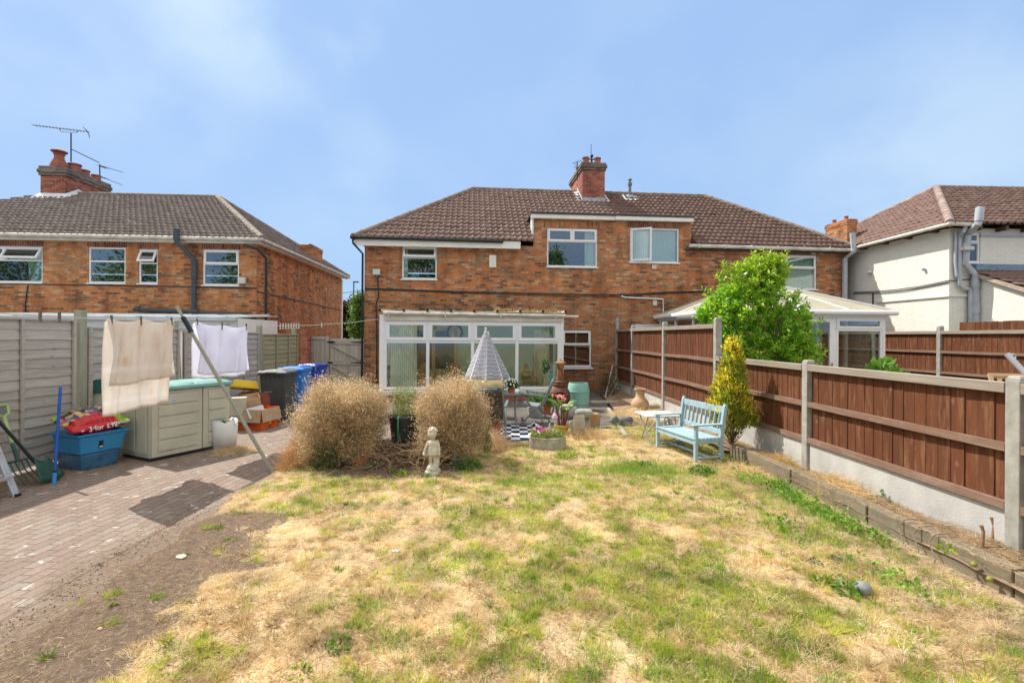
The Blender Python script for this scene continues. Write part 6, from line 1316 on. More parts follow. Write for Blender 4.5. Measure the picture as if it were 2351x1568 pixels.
# wheelie bins
def bin_(name, label, p, rz, mat, lidmat, w=.56, d=.60, h=1.0, group='wheelie bins by the fence'):
    t = thing(name, label, 'bin', p, rz, group)
    part('bin_body', MB().taper((-w * .40, w * .40, -d * .36, d * .36), (-w / 2 + .01, w / 2 - .01, -d / 2 + .01, d / 2 - .01), .03, h - .05), mat, t, bevel=.02)
    rim = MB(); rim.taper((-w / 2 - .005, w / 2 + .005, -d / 2 - .005, d / 2 + .005), (-w / 2 - .015, w / 2 + .015, -d / 2 - .015, d / 2 + .015), h - .049, h)
    for k in range(6): x_ = -w * .42 + k * w * .84 / 5; rim.taper((x_ - .006, x_ + .006, -d / 2 - .005, -d / 2 + .02), (x_ - .006, x_ + .006, -d / 2 - .015, -d / 2 + .02), h - .13, h - .05)
    part('rim', rim, mat, t, bevel=.006)
    ld_ = MB(); ld_.taper((-w / 2 - .03, w / 2 + .03, -d / 2 - .04, d / 2 + .02), (-w / 2 + .0, w / 2 - .0, -d / 2 + .0, d / 2 - .03), h + .002, h + .045); ld_.taper((-w / 2 + .08, w / 2 - .08, -d / 2 + .08, d / 2 - .12), (-w / 2 + .1, w / 2 - .1, -d / 2 + .1, d / 2 - .14), h + .045, h + .065); ld_.bar((-.12, -d / 2 - .055, h + .02), (.12, -d / 2 - .055, h + .02), .03, .03); part('lid', ld_, lidmat, t, bevel=.01)
    part('handle', MB().tube([(-w / 2 + .04, d / 2 + .03, h - .03), (w / 2 - .04, d / 2 + .03, h - .03)], .02, 8), mat, t)
    for s_ in (-1, 1): part('wheel', MB().tube([(s_ * (w / 2 - .06), d * .36, .1), (s_ * (w / 2 - .02), d * .36, .1)], .1, 16), m_gutter_bk, t)
    return t
m_bing = M('grey_bin_plastic', (.045, .052, .055), .5, .2, 4); m_bingl = M('sunlit_grey_lid', (.16, .17, .17), .45, .2); m_binb = M('mid_blue_plastic', (.025, .19, .58), .4, .12); m_bind = M('dark_blue_plastic', (.012, .055, .36), .4, .15)  # sunlit look of the grey lid is put into its lighter colour
q0 = G(648, 971); bg_ = bin_('wheelie_bin', 'dark grey wheelie bin behind the orange box, with a white notice on it', (q0.x - .25, q0.y + .34, 0), R(2), m_bing, m_bingl, h=1.04)
part('notice', MB().box(-.19, -.02, -.308, -.300, .62, .92), M('pale_notice', (.42, .43, .44), .6, .1), bg_).rotation_euler = (R(-4), 0, 0)
q1 = G(689, 952); bb = bin_('wheelie_bin', 'mid blue wheelie bin standing right behind the dark grey one', (q1.x - .24, q1.y + .28, 0), R(3), m_binb, m_binb, h=1.04)
em = MB(); 
for k in range(3):
    a = k * 2 * pi / 3; pts = [(0 + .045 * cos(a + t), 0, .045 * sin(a + t)) for t in (0, .5, 1.0, 1.5)]; em.tube([Vector(p) for p in pts], [.012, .012, .011, .003], 6)
em.box(-.06, .06, -.003, .003, -.085, -.07); e_ = part('emblem', em, m_upvc, bb); e_.location = (.12, -.262, .70)
q2 = G(712, 925); bd_ = bin_('wheelie_bin', 'dark blue wheelie bin with white lettering in front of the gate boards', (q2.x + .0, q2.y + .22, 0), R(-14), m_bind, m_bind, w=.52, d=.56, h=1.0)
tx_ = link('bin_lettering', text_mesh('H2', .17, .002), M('faded_white_paint', (.62, .66, .68), .7, .15), bd_); tx_.location = (-.1, -.296, .80); tx_.rotation_euler = (R(86), 0, 0)
q3 = G(699, 946); one('food_caddy', MB().taper((-.12, .12, -.12, .12), (-.16, .16, -.16, .16), 0, .38).taper((-.17, .17, -.17, .17), (-.15, .15, -.15, .15), .381, .42), M('caddy_green', (.02, .10, .06), .5, .2), 'small dark green caddy between the two blue bins', 'caddy', (q3.x, q3.y + .16, 0), R(-5), bevel=.012)
# things along the drive edge
for (px, py, r, lab) in ((416, 1279, .055, 'flat white stone chip on the dark soil strip'), (908, 1265, .04, 'small pale stone in the middle of the lawn'), (230, 1440, .02, 'tiny orange pebble on the soil strip')):
    p = G(px, py, .02); mb = MB(); mb.ball((0, 0, 0), (r, r * .7, r * .2), 7, 5); one('stone_chip', mb, M('white_stone', (.46, .43, .39), .9, .3, 20) if r > .03 else M('orange_pebble', (.5, .25, .12), .7, .2), lab, 'stone', (p.x, p.y, lawn_z(np.array(p.x), np.array(p.y)) + r * .15), RNG.uniform(0, 3))
p = G(1981, 1357, .03); mb = MB(); mb.ball((0, 0, 0), (.062, .055, .048), 14, 10); one('round_stone', mb, M('grey_cobble', (.20, .225, .225), .8, .25, 14, .4, col2=(.31, .325, .315)), 'round grey cobble on the lawn near the sleepers', 'stone', (p.x, p.y, lawn_z(np.array(p.x), np.array(p.y)) + .04), .4, smooth=60)

# ------------------------------------------------------------------ statue of a child
st = thing('garden_statue', 'weathered cream garden statue of a standing child on a rocky base', 'statue', (G(992, 1094).x, G(992, 1094).y + .05, .0), R(8))
k = MB(); H = .64
k.lathe([(.085, 0), (.092, .03), (.08, .07), (.085, .1), (.07, .13), (.05, .15)], 14)
k.ball((.03, .01, .06), (.08, .075, .05)); k.ball((-.03, -.02, .05), (.075, .07, .045)); k.ball((.05, .03, .18), (.04, .045, .12))
for s_ in (-1, 1):
    k.capsule((s_ * .026, -.005, .13), (s_ * .028, 0, .23), .02, .026); k.capsule((s_ * .028, 0, .23), (s_ * .034, .005, .31), .028, .036); k.ball((s_ * .028, -.022, .135), (.02, .035, .014))
k.capsule((.05, .02, .1), (.06, .03, .3), .03, .035)           # tree stump behind the leg
k.lathe([(.07, .27), (.078, .29), (.07, .34), (.058, .385), (.062, .43), (.05, .46), (.02, .475)], 14)   # tunic
k.ball((-.01, -.018, .35), (.055, .045, .07)); k.ball((0, -.008, .43), (.062, .04, .04))
k.capsule((-.058, 0, .445), (-.092, -.01, .37), .022, .018); k.capsule((-.092, -.01, .37), (-.110, -.035, .30), .018, .014); k.ball((-.112, -.04, .29), .017)
k.capsule((.058, 0, .445), (.082, .005, .37), .022, .018); k.capsule((.082, .005, .37), (.085, -.02, .29), .018, .014); k.ball((.085, -.025, .28), .017)
for i in range(5): k.capsule((-.062 - .008 * i, .012, .43 - .012 * i), (-.115 + .004 * i, .0, .29 - .004 * i), .007, .012, 8)   # hanging sleeve folds
for i in range(3): k.capsule((.066 + .006 * i, .012, .43), (.088, .012 * i, .27), .008, .012, 8)
k.capsule((0, 0, .46), (-.004, -.005, .50), .022, .02)          # neck
k.ball((-.008, -.012, .545), (.05, .056, .058)); k.ball((-.01, -.028, .524), (.032, .032, .028)); k.ball((-.012, -.062, .537), (.007, .012, .009)); k.ball((-.012, -.054, .518), (.013, .007, .004))
for s_ in (-1, 1): k.ball((-.010 + s_ * .017, -.058, .552), (.008, .005, .006)); k.ball((-.01 + s_ * .018, -.045, .528), (.014, .014, .013)); k.ball((-.008 + s_ * .046, -.008, .54), (.007, .012, .014))
for i in range(34):
    a = RNG.uniform(0, 2 * pi); t = RNG.uniform(.0, 1.25); q = Vector((.054 * sin(t) * cos(a), .058 * sin(t) * sin(a) + .008, .062 * cos(t)))
    if q.y < -.03 and q.z < .028: continue
    k.ball(Vector((-.008, -.01, .548)) + q, (.0145, .0145, .0125), 7, 5)
for i in range(6): k.capsule((-.05 - .006 * i, .014, .44 - .010 * i), (-.128 + .012 * i, .004, .285 - .004 * i), .008, .013, 8)
hd = [j for j, q in enumerate(k.v) if q[2] > .487]
for j in hd: q = Vector(k.v[j]) - Vector((-.006, -.008, .495)); k.v[j] = tuple(Vector((-.006, -.008, .495)) + q * 1.2)
m_st = M('lichened_stone', (.50, .455, .33), .9, .18, 14, .5, col2=(.66, .62, .50), bscale=90)
link('figure', remesh(k, .0042, 1), m_st, st, smooth=80)

# ------------------------------------------------------------------ big dry bushes
def dry_bush(loc, rx, ry, h, n, label, seed):
    rng = np.random.default_rng(seed); t = thing('dry_bush', label, 'bush', loc, 0, 'big dead bushes')
    sm = MB(); tips = []
    for i in range(90):
        a = rng.uniform(0, 2 * pi); b = abs(rng.normal(0, .75)); d = Vector((sin(b) * cos(a), sin(b) * sin(a), cos(b))); p = Vector((rng.normal(0, .06), rng.normal(0, .05), 0)); pts = [p]
        for k in range(5): d = (d + Vector(rng.normal(0, .18, 3)) + Vector((d.x, d.y, 0)) * .12).normalized(); p = p + Vector((d.x * rx, d.y * ry, d.z * h * .85)) * .19; pts.append(p)
        sm.tube(pts, [.012, .010, .008, .006, .005, .003], 5); tips.append(pts)
    part('stem', sm, leafmat('dry_stem', [(.16, .10, .05), (.30, .2, .1), (.4, .29, .16)], .05, .8, .2), t)
    # sprays of fine twigs on the ends of the branches; gaps stay between them
    ns = n // 70; v = nrm(rng.normal(size=(ns, 3))); v[:, 2] = np.where(rng.random(ns) < .70, np.abs(v[:, 2]), -np.abs(v[:, 2]) * .95)
    r = np.where(rng.random(ns) < .75, rng.uniform(.80, 1.0, ns), rng.uniform(.35, .8, ns)); r *= 1 + .045 * rng.normal(size=ns)
    cz = h * .42; v = np.sign(v) * np.abs(v) ** .84; lob = 1 + .16 * np.sin(v[:, 0] * 5 + seed) * np.cos(v[:, 1] * 4 + v[:, 2] * 3.5 + seed); r = r * lob; Cn = v * r[:, None] * np.array([rx * .95, ry * .95, h * .50]) * np.where(v[:, 2:3] < 0, np.array([[.95, .95, .82]]), 1.0) + np.array([0, 0, cz]); Cn = Cn[Cn[:, 2] > .06]; ns = len(Cn)
    base = np.array([0, 0, h * .10]); ax = nrm(Cn - base + rng.normal(0, .07, (ns, 3))); m = 70
    i = np.repeat(np.arange(ns), m); n = len(i); t_ = rng.random(n) ** .7
    P = Cn[i] + ax[i] * ((t_ - .7) * .24)[:, None] + rng.normal(0, 1, (n, 3)) * (.03 + .06 * t_)[:, None]; k0 = P[:, 2] > .02; P, i, t_ = P[k0], i[k0], t_[k0]; n = len(P)
    D = nrm(ax[i] + rng.normal(0, .42, (n, 3))); L = rng.uniform(.05, .12, n)
    V, Fc = blades(P - D * .04, D, L + .03, rng.uniform(.0024, .0042, n), rng=rng)
    link('twigs', np_mesh('twigs', V, Fc), leafmat('dry_twig', [(.26, .17, .08), (.50, .355, .185), (.68, .51, .29), (.80, .64, .42)], .45, .8, .2), t)
    k = rng.random(n) < .85; Q = (P + D * L[:, None] * rng.uniform(.3, 1, n)[:, None])[k]; m = len(Q)
    V, Fc = leaves(Q, D[k] + rng.normal(0, .7, (m, 3)), rng.uniform(.016, .034, m), rng.uniform(.007, .016, m), rng=rng)
    link('dry_leaves', np_mesh('dry_leaves', V, Fc), leafmat('dry_leaf', [(.36, .24, .12), (.62, .45, .24), (.80, .63, .39), (.90, .80, .60), (.58, .38, .16)], .5, .7, .25), t)
    return t
p = G(788, 1062); dry_bush((p.x, p.y, 0), .57, .52, 1.17, 60000, 'large rounded dead bush left of the black planter', 51)
p = G(1036, 1058); dry_bush((p.x, p.y, 0), .48, .46, 1.20, 48000, 'narrower dead bush behind the child statue', 52)
# tangle of bare branches between them
tg = MB()
for i in range(230):
    x = RNG.uniform(-2.1, -.9); p = Vector((x, 6.75 + RNG.normal(0, .15), RNG.uniform(0, .25))); d = Vector((RNG.normal(0, 1), RNG.normal(-.1, .5), RNG.normal(.3, .5))).normalized(); pts = [p]
    for k in range(5): d = (d + Vector(RNG.normal(0, .45, 3))).normalized(); p = p + d * .085; p.z = max(p.z, .01); pts.append(p)
    tg.tube(pts, [.005, .005, .004, .003, .0025, .0015], 4)
one('dead_branches', tg, leafmat('bare_branch', [(.14, .09, .05), (.30, .20, .11), (.40, .3, .18)], .0, .8, .2), 'tangle of bare brown branches under the black planter', 'branches')
# black planter on bricks and a plank
p = AT(930, 1000, 7.35); pl = thing('planter_tub', 'big black plastic planter raised on blocks between the dead bushes', 'planter', (p.x, 7.35, 0))
zb_ = AT(930, 1016, 7.2).z; zt_ = AT(930, 957, 7.2).z
part('tub', MB().lathe([(.20, zb_), (.24, zt_ - .03), (.258, zt_ - .03), (.258, zt_), (.235, zt_), (.225, zt_ - .05), (.0, zt_ - .05)], 24), M('black_tub', (.028, .032, .033), .45, .3, 5), pl, smooth=40)
part('hose_strap', MB().tube([(-.05, -.243, zb_ + .01), (-.05, -.255, zb_ + .15), (-.045, -.268, zt_ - .01), (-.04, -.2, zt_ + .02)], .014, 6), M('green_hose', (.02, .2, .12), .4, .1), pl, smooth=60)
part('plank', MB().box(-.32, .3, -.25, .2, zb_ - .035, zb_ - .002), m_sleeper, pl, bevel=.004)
part('support_block', MB().box(-.28, -.1, -.2, .15, 0, zb_ - .036), M('dark_block', (.1, .07, .05), .9, .2), pl, bevel=.006); part('support_block', MB().box(.08, .26, -.2, .15, 0, zb_ - .036), M('dark_block', (.1, .07, .05), .9, .2), pl, bevel=.006); part('dark_backing', MB().box(-.6, .55, .16, .19, 0, zb_ - .02), M('dark_block', (.1, .07, .05), .9, .2), pl)  # dark backing added behind the blocks, shading out the bright paving beyond
n = 1500; a = RNG.random(n) * 2 * pi; r = .2 * np.sqrt(RNG.random(n)); P = np.stack([r * np.cos(a), r * np.sin(a), zt_ + .42 * RNG.random(n) ** 1.5], 1)
link('foliage', np_mesh('foliage', *leaves(P, RNG.normal(size=(n, 3)) * .6 + [0, 0, .8], RNG.uniform(.03, .06, n), RNG.uniform(.009, .018, n))), leafmat('wild_greens', [(.12, .20, .04), (.24, .33, .07), (.38, .42, .14), (.55, .53, .33)]), pl)
# ------------------------------------------------------------------ weeds and small plants
m_weed = leafmat('weed_leaf', [(.06, .16, .02), (.12, .26, .03), (.20, .36, .05)], .4); m_yel = leafmat('yellow_green_leaf', [(.22, .34, .03), (.36, .45, .05), (.48, .5, .08)], .4); m_sage = leafmat('sage_leaf', [(.10, .18, .10), (.18, .28, .17), (.26, .34, .2)], .3); m_dgreen = leafmat('dark_shrub_leaf', [(.02, .06, .01), (.05, .13, .02), (.1, .2, .04)], .3)
def weed(px, py, r, h, n, ls, mat, label, group=None, z=0, nm='weed'):
    p = G(px, py, z); t = thing(nm, label, 'plant', p, 0, group); sm = MB()
    for i in range(max(3, n // 25)): a = RNG.uniform(0, 2 * pi); sm.tube([(0, 0, -.02), (r * .5 * cos(a), r * .5 * sin(a), h * .5), (r * .8 * cos(a), r * .8 * sin(a), h * .85)], [.004, .003, .002], 4)
    part('stem', sm, m_weed, t); a = RNG.random(n) * 2 * pi; q = np.sqrt(RNG.random(n)) * r; zz = h * (1 - (q / r) ** 2 * .7) * RNG.random(n) ** .6
    P = np.stack([q * np.cos(a), q * np.sin(a), zz], 1); D = np.stack([np.cos(a), np.sin(a), RNG.normal(.3, .5, n)], 1) + RNG.normal(0, .4, (n, 3))
    link('leaves', np_mesh('leaves', *leaves(P, D, RNG.uniform(.6, 1.2, n) * ls, RNG.uniform(.6, 1.2, n) * ls * .6)), mat, t); return t
weed(1078, 1080, .17, .17, 420, .04, m_weed, 'leafy green weed clump right of the statue base'); weed(1055, 1078, .13, .26, 160, .05, m_sage, 'grey-green weed with narrow leaves just behind the statue')
weed(925, 1094, .10, .08, 130, .04, m_yel, 'yellow-green seedlings left of the statue'); weed(900, 1090, .05, .11, 60, .03, m_weed, 'small sprig in front of the planter')
weed(1066, 1094, .11, .07, 130, .035, m_yel, 'yellow-green seedlings in front of the statue base'); weed(851, 1080, .08, .13, 140, .035, m_sage, 'bluish green weed beside the fallen clay pot'); weed(976, 1099, .07, .05, 80, .035, m_weed, 'low green leaves at the foot of the statue')
weed(748, 1078, .2, .42, 900, .03, m_dgreen, 'dark green shrub growing under the left dead bush', nm='small_shrub'); weed(775, 1096, .09, .08, 120, .03, m_sage, 'low grey-green weed below the left dead bush')
weed(1112, 1040, .10, .52, 900, .035, m_weed, 'upright bright green shrub right of the statue bush', nm='small_shrub'); weed(1105, 985, .07, .75, 140, .035, m_yel, 'tall yellow-green sprig behind the right dead bush')
weed(1945, 1362, .075, .09, 60, .055, m_weed, 'leafy weed next to the round cobble'); weed(1888, 1345, .075, .07, 60, .055, m_yel, 'pale leafy weed left of the round cobble'); weed(1870, 1300, .05, .06, 40, .03, m_sage, 'small grey-green weed above the round cobble', None); weed(1920, 1290, .04, .06, 40, .03, m_sage, 'small grey-green weed between cobble and sleeper')
weed(2080, 1165, .05, .16, 60, .035, m_weed, 'green weed in the raised bed by the concrete board', z=.13); weed(2125, 1172, .055, .12, 90, .03, m_weed, 'second green weed further along the concrete board', z=.13); weed(2035, 1150, .07, .12, 70, .04, m_weed, 'low weed by the heap of stalks', z=.13)
weed(2170, 1268, .045, .08, 26, .04, m_yel, 'yellow leaves of a vine hanging over the sleeper', z=.2, nm='vine'); weed(2195, 1200, .05, .2, 60, .04, MATS.get('dead_brown_leaf') or leafmat('dead_leaf', [(.14, .08, .03), (.34, .2, .09)]), 'dead brown stalk with curled leaves in the raised bed', z=.13)
weed(1480, 1075, .0 + .12, .10, 200, .035, m_weed, 'green clump under the front of the bench') ; weed(1560, 1025, .07, .12, 110, .03, m_weed, 'small dark weed behind the bench legs'); weed(1610, 1090, .16, .14, 260, .04, m_weed, 'leafy weeds at the foot of the near bench leg')
weed(690, 2561 * .6123 - 14, .0 + .07, .05, 40, .04, m_yel, 'yellow-green weed at the bottom edge of the photo')
weed(1300, 1055, .16, .14, 260, .04, m_yel, 'grass-like weed in front of the stone trough'); weed(780, 1490, .08, .07, 90, .035, m_weed, 'green weed low in the lawn near the bottom edge'); weed(1470, 905, .15, .5, 130, .04, leafmat('dry_weed', [(.3, .19, .09), (.46, .32, .16), (.3, .3, .1)]), 'dry weeds beside the clay urn', z=.1)
for (px, py, z_) in ((2330, 1345, .16), (2341, 1326, .16)):
    p = G(px, py, .05); one('fallen_fruit', MB().ball((0, 0, 0), (.024, .022, .022), 12, 8), M('green_yellow_fruit', (.24, .24, .04), .5, .3), 'yellow-green fruit lying against the nearest sleeper', 'fruit', (3.50, p.y, .10 if py > 1330 else .15), group='fallen fruit', smooth=60)
sv_ = MB()
for i in range(3): y0_ = 3.98 + i * .16; sv_.tube([(3.6, y0_, .25), (3.52, y0_ + .03, .23), (3.485, y0_ + .05, .16), (3.47, y0_ - .03, .05), (3.46, y0_ - .02, .0)], .006, 5)
one('dead_vine', sv_, MATS['twiggy_debris'] if 'twiggy_debris' in MATS else m_sleeper, 'dead brown vine stems trailing over the second sleeper', 'vine')
# woody cut stumps in the bed at lower right, salmon brick under them
for (px, py, h_) in ((2280, 1235, .17), (2255, 1240, .12)):
    p = G(px, py, .2); one('cut_stump', MB().tube([(0, 0, -.05), (.01, 0, h_ * .6), (.0, .01, h_)], [.014, .011, .013], 8), M('cut_wood', (.30, .17, .09), .8, .2), 'short cut woody stem in the raised bed at right', 'stump', (min(p.x, 4.0), p.y, .2), group='cut stems')
p = G(1805, 1077, .17); one('clay_shard', MB().ball((0, 0, 0), (.10, .09, .055), 12, 8), M('salmon_clay', (.45, .24, .17), .85, .2, 8), 'salmon pink clay lump in the raised bed by the sleeper', 'stone', (p.x + .05, p.y, .12), smooth=60)
# orange clay pot lying by the left bush
p = G(812, 1086); o = one('clay_pot', MB().lathe([(.07, 0), (.11, .2), (.125, .2), (.125, .24), (.11, .24), (.06, .02)], 18), M('terracotta', (.46, .15, .065), .8, .2, 5), 'orange clay pot tipped over under the left dead bush', 'pot', (p.x, p.y + .16, .06), smooth=40); o.rotation_euler = (R(62), R(30), R(150)); o.scale = (.85, .85, .85)
# ------------------------------------------------------------------ patio
m_stripe = NT('striped_canvas'); o = m_stripe.coord(); sp = m_stripe.n('ShaderNodeSeparateXYZ'); m_stripe.l(o, sp.inputs[0])
zz = m_stripe.math('ADD', sp.outputs[2], m_stripe.rng(m_stripe.noise(o, 6, 3), .3, .7, -.008, .008)); w_ = m_stripe.math('SINE', m_stripe.math('MULTIPLY', zz, 2 * pi / .026))
c = m_stripe.mix(m_stripe.rng(w_, -.05, .45), (.045, .055, .12), (.66, .66, .68))
an = m_stripe.math('ARCTAN2', sp.outputs[1], sp.outputs[0]); rb_ = m_stripe.math('ABSOLUTE', m_stripe.math('SINE', m_stripe.math('MULTIPLY', an, 4.0)))
brd = m_stripe.math('GREATER_THAN', m_stripe.math('SINE', m_stripe.math('MULTIPLY', zz, 2 * pi / .02)), -.3)
c = m_stripe.mix(m_stripe.math('MULTIPLY', m_stripe.math('LESS_THAN', rb_, .16), brd), c, (.78, .77, .74)); m_stripe = m_stripe.fin(c, .9, .1)
px_ = AT(1118, 880, 10.0); ztop = AT(1112, 758, 10.0).z; zrim = AT(1116, 868, 10.0).z; zfr = AT(1116, 884, 10.0).z
pr = thing('parasol', 'folded garden parasol with thin navy and white stripes and cream fringe', 'parasol', (px_.x, 10.0, 0))
def canopy(z0, z1, r0, r1, rows, fr=False):
    mb = MB(); n = 96; vs = []
    for i in range(rows + 1):
        t = i / rows; z = z0 + (z1 - z0) * t; r = r0 + (r1 - r0) * t
        for j in range(n):
            a = 2 * pi * j / n; pl = abs(sin(4 * a)) ** .7; rr = r * (1 - .16 * pl * (1 - t * .3) + .02 * sin(9 * a + 1)); dz = -.0 * pl if not fr else .02 * sin(11 * a) * (1 - t)
            vs.append((rr * cos(a) - .03 * t, rr * sin(a), z + dz - .05 * (1 - pl) * (1 - t) * .8))
    mb.add(vs, [(i * n + j, i * n + (j + 1) % n, (i + 1) * n + (j + 1) % n, (i + 1) * n + j) for i in range(rows) for j in range(n)]); return mb
part('canopy', canopy(zrim, ztop, .49, .015, 16), m_stripe, pr, smooth=70, solid=.006); part('fringe', canopy(zfr, zrim - .004, .50, .49, 2, True), M('cream_fringe', (.68, .55, .28), .95, .15, 60), pr, smooth=70, solid=.006)
part('pole', MB().tube([(0.02, 0, .0), (.02, 0, ztop - .03)], .02, 10), m_upvc, pr, smooth=40); part('finial', MB().ball((-.03, 0, ztop + .02), (.025, .025, .04)), M('finial_cream', (.6, .55, .42), .5, .1), pr, smooth=60)
part('base_plate', MB().lathe([(.2, 0), (.2, .05), (.05, .08), (.04, .2)], 20), m_gutter_bk, pr, smooth=40)
m_chair = M('grey_green_steel', (.16, .20, .21), .35, .15); m_chaird = M('dark_bronze_steel', (.06, .055, .05), .4, .2); m_sling = translucent('grey_sling_fabric', (.28, .31, .31), .2, .7, .1, 6); m_slingd = translucent('dark_mesh_fabric', (.075, .06, .05), .2, .8, .1, 6, transp=.25)
tbx = (px_.x - .6, px_.x + .68); tb = thing('patio_table', 'glass-topped patio table with steel legs under the folded parasol', 'table', (px_.x, 10.0, 0))
part('tabletop', MB().box(-.62, .66, -.48, .5, .705, .715), M('frosted_glass_top', (.42, .50, .48), .12, .1, spec=.6), tb, bevel=.004); part('table_frame', MB().box(-.66, .70, -.52, -.481, .69, .73).box(-.66, .7, .501, .54, .69, .73).box(-.66, -.621, -.48, .5, .69, .73).box(.661, .7, -.48, .5, .69, .73), m_chair, tb, bevel=.006)
for sx, sy in ((-.58, -.44), (.62, -.44), (-.58, .46), (.62, .46)): part('leg', MB().tube([(sx, sy, .69), (sx * .93, sy * .9, .3), (sx, sy, 0)], .016, 8), m_chair, tb, smooth=40)
def chair(loc, rz, label, m1, m2):
    """folding armchair; faces +y in its own frame"""
    t = thing('folding_chair', label, 'chair', loc, rz, 'folding chairs round the patio table')
    part('back_frame', MB().tube([(-.26, -.16, .36), (-.26, -.30, .70), (-.25, -.40, .93), (-.20, -.415, .97), (.20, -.415, .97), (.25, -.40, .93), (.26, -.30, .70), (.26, -.16, .36)], .014, 8), m1, t, smooth=50)
    part('backrest', MB().add([(-.25, -.17, .38), (.25, -.17, .38), (.25, -.295, .68), (-.25, -.295, .68), (-.24, -.385, .90), (.24, -.385, .90)], [(0, 1, 2, 3), (3, 2, 5, 4)]), m2, t, solid=.006)
    part('seat', MB().add([(-.25, -.17, .40), (.25, -.17, .40), (.25, .26, .43), (-.25, .26, .43)], [(0, 1, 2, 3)]), m2, t, solid=.012); part('seat_frame', MB().tube([(-.25, -.2, .39), (-.26, .27, .42), (.26, .27, .42), (.25, -.2, .39)], .014, 8), m1, t, smooth=40)
    for s_ in (-1, 1):
        part('armrest', MB().bar((s_ * .29, -.28, .62), (s_ * .29, .25, .66), .05, .025), m1, t, bevel=.006)
        part('leg', MB().bar((s_ * .28, .22, .64), (s_ * .28, -.30, .0), .025, .03), m1, t, bevel=.004); part('leg', MB().bar((s_ * .265, -.22, .5), (s_ * .265, .28, .0), .025, .03), m1, t, bevel=.004)
    part('crossbar', MB().tube([(-.28, -.28, .03), (.28, -.28, .03)], .01, 6), m1, t); part('crossbar', MB().tube([(-.265, .25, .04), (.265, .25, .04)], .01, 6), m1, t); return t
chair((G(1126, 1005).x, 8.72, 0), R(-4), 'dark mesh folding chair with its back to the camera', m_chair, m_slingd)
chair((G(1222, 978).x + .06, 10.25, 0), R(78), 'grey sling folding chair facing left beside the chiminea', m_chair, m_sling)
chair((px_.x + .05, 11.0, 0), R(178), 'folding chair on the far side of the patio table', m_chaird, m_slingd)
pp = AT(1174, 902, 9.65); fp = thing('potted_daisy', 'white daisies in an orange clay pot on the patio table', 'potted plant', (pp.x, 9.65, .715)); m_tc = M('terracotta_clean', (.42, .12, .05), .8, .15, 5)
part('pot', MB().lathe([(.055, 0), (.078, .1), (.085, .1), (.085, .125), (.075, .125), (.06, .1)], 18), m_tc, fp, smooth=40)
n = 700; v = nrm(RNG.normal(size=(n, 3))); v[:, 2] = np.abs(v[:, 2]); P = v * np.array([.15, .15, .17]) * (RNG.random(n) ** .4)[:, None] + [0, 0, .11]; link('foliage', np_mesh('foliage', *leaves(P, v + RNG.normal(0, .5, (n, 3)), .035, .02)), m_dgreen, fp)
n = 70; v = nrm(RNG.normal(size=(n, 3))); v[:, 2] = np.abs(v[:, 2]); mb = MB()
for q in v: c_ = Vector(q * np.array([.155, .155, .175]) + [0, 0, .115]); mb.ball(c_, .014, 6, 4)
part('flowers', mb, M('white_petal', (.8, .8, .76), .7, .05), fp)
one('ornament_owl', MB().lathe([(.04, 0), (.055, .05), (.05, .1), (.04, .12), (.042, .15), (.03, .18), (.005, .19)], 12), M('brown_ornament', (.22, .17, .13), .8, .3, 14), 'small brown stone ornament beside the daisies on the table', 'ornament', (AT(1148, 898, 9.75).x, 9.75, .715), smooth=50)
# navy and white rug
rgm = NT('navy_check_rug'); o = rgm.coord(); ck = rgm.n('ShaderNodeTexBrick'); rgm.l(o, ck.inputs['Vector']); ck.offset = .5
sp = rgm.n('ShaderNodeSeparateXYZ'); rgm.l(o, sp.inputs[0])
fxm = rgm.math('GREATER_THAN', rgm.math('FRACT', rgm.math('MULTIPLY', sp.outputs[0], 3.1)), .5); fym = rgm.math('GREATER_THAN', rgm.math('FRACT', rgm.math('MULTIPLY', sp.outputs[1], 2.4)), .5)
xo = rgm.math('ABSOLUTE', rgm.math('SUBTRACT', fxm, fym)); c = rgm.mix(xo, (.70, .72, .74), (.018, .03, .075)); c = rgm.mix(1.0, c, rgm.rng(rgm.noise(o, 30, 4), .3, .7, .8, 1.1), 'MULTIPLY'); m_rug = rgm.fin(c, .95, .05)
rp = G(1180, 1012); xs_ = np.linspace(0, 1, 30); ys_ = np.linspace(0, 1, 16); V = []
for yy in ys_:
    for xx in xs_:
        hump = .09 * math.exp(-((xx - .93) / .045) ** 2) * (.6 + .4 * sin(yy * 9)); V.append((-.95 + 1.55 * xx, 1.55 * yy, .012 + hump + .004 * sin(xx * 20 + yy * 9)))
i_ = np.arange(16 * 30).reshape(16, 30); o = link('rug', np_mesh('rug', V, np.stack([i_[:-1, :-1], i_[:-1, 1:], i_[1:, 1:], i_[1:, :-1]], -1).reshape(-1, 4)), m_rug, smooth=80, solid=.006); o.location = (rp.x - .05, rp.y + .02, 0); tag(o, 'navy and white chequered outdoor rug with a ruck at its right end', 'rug')
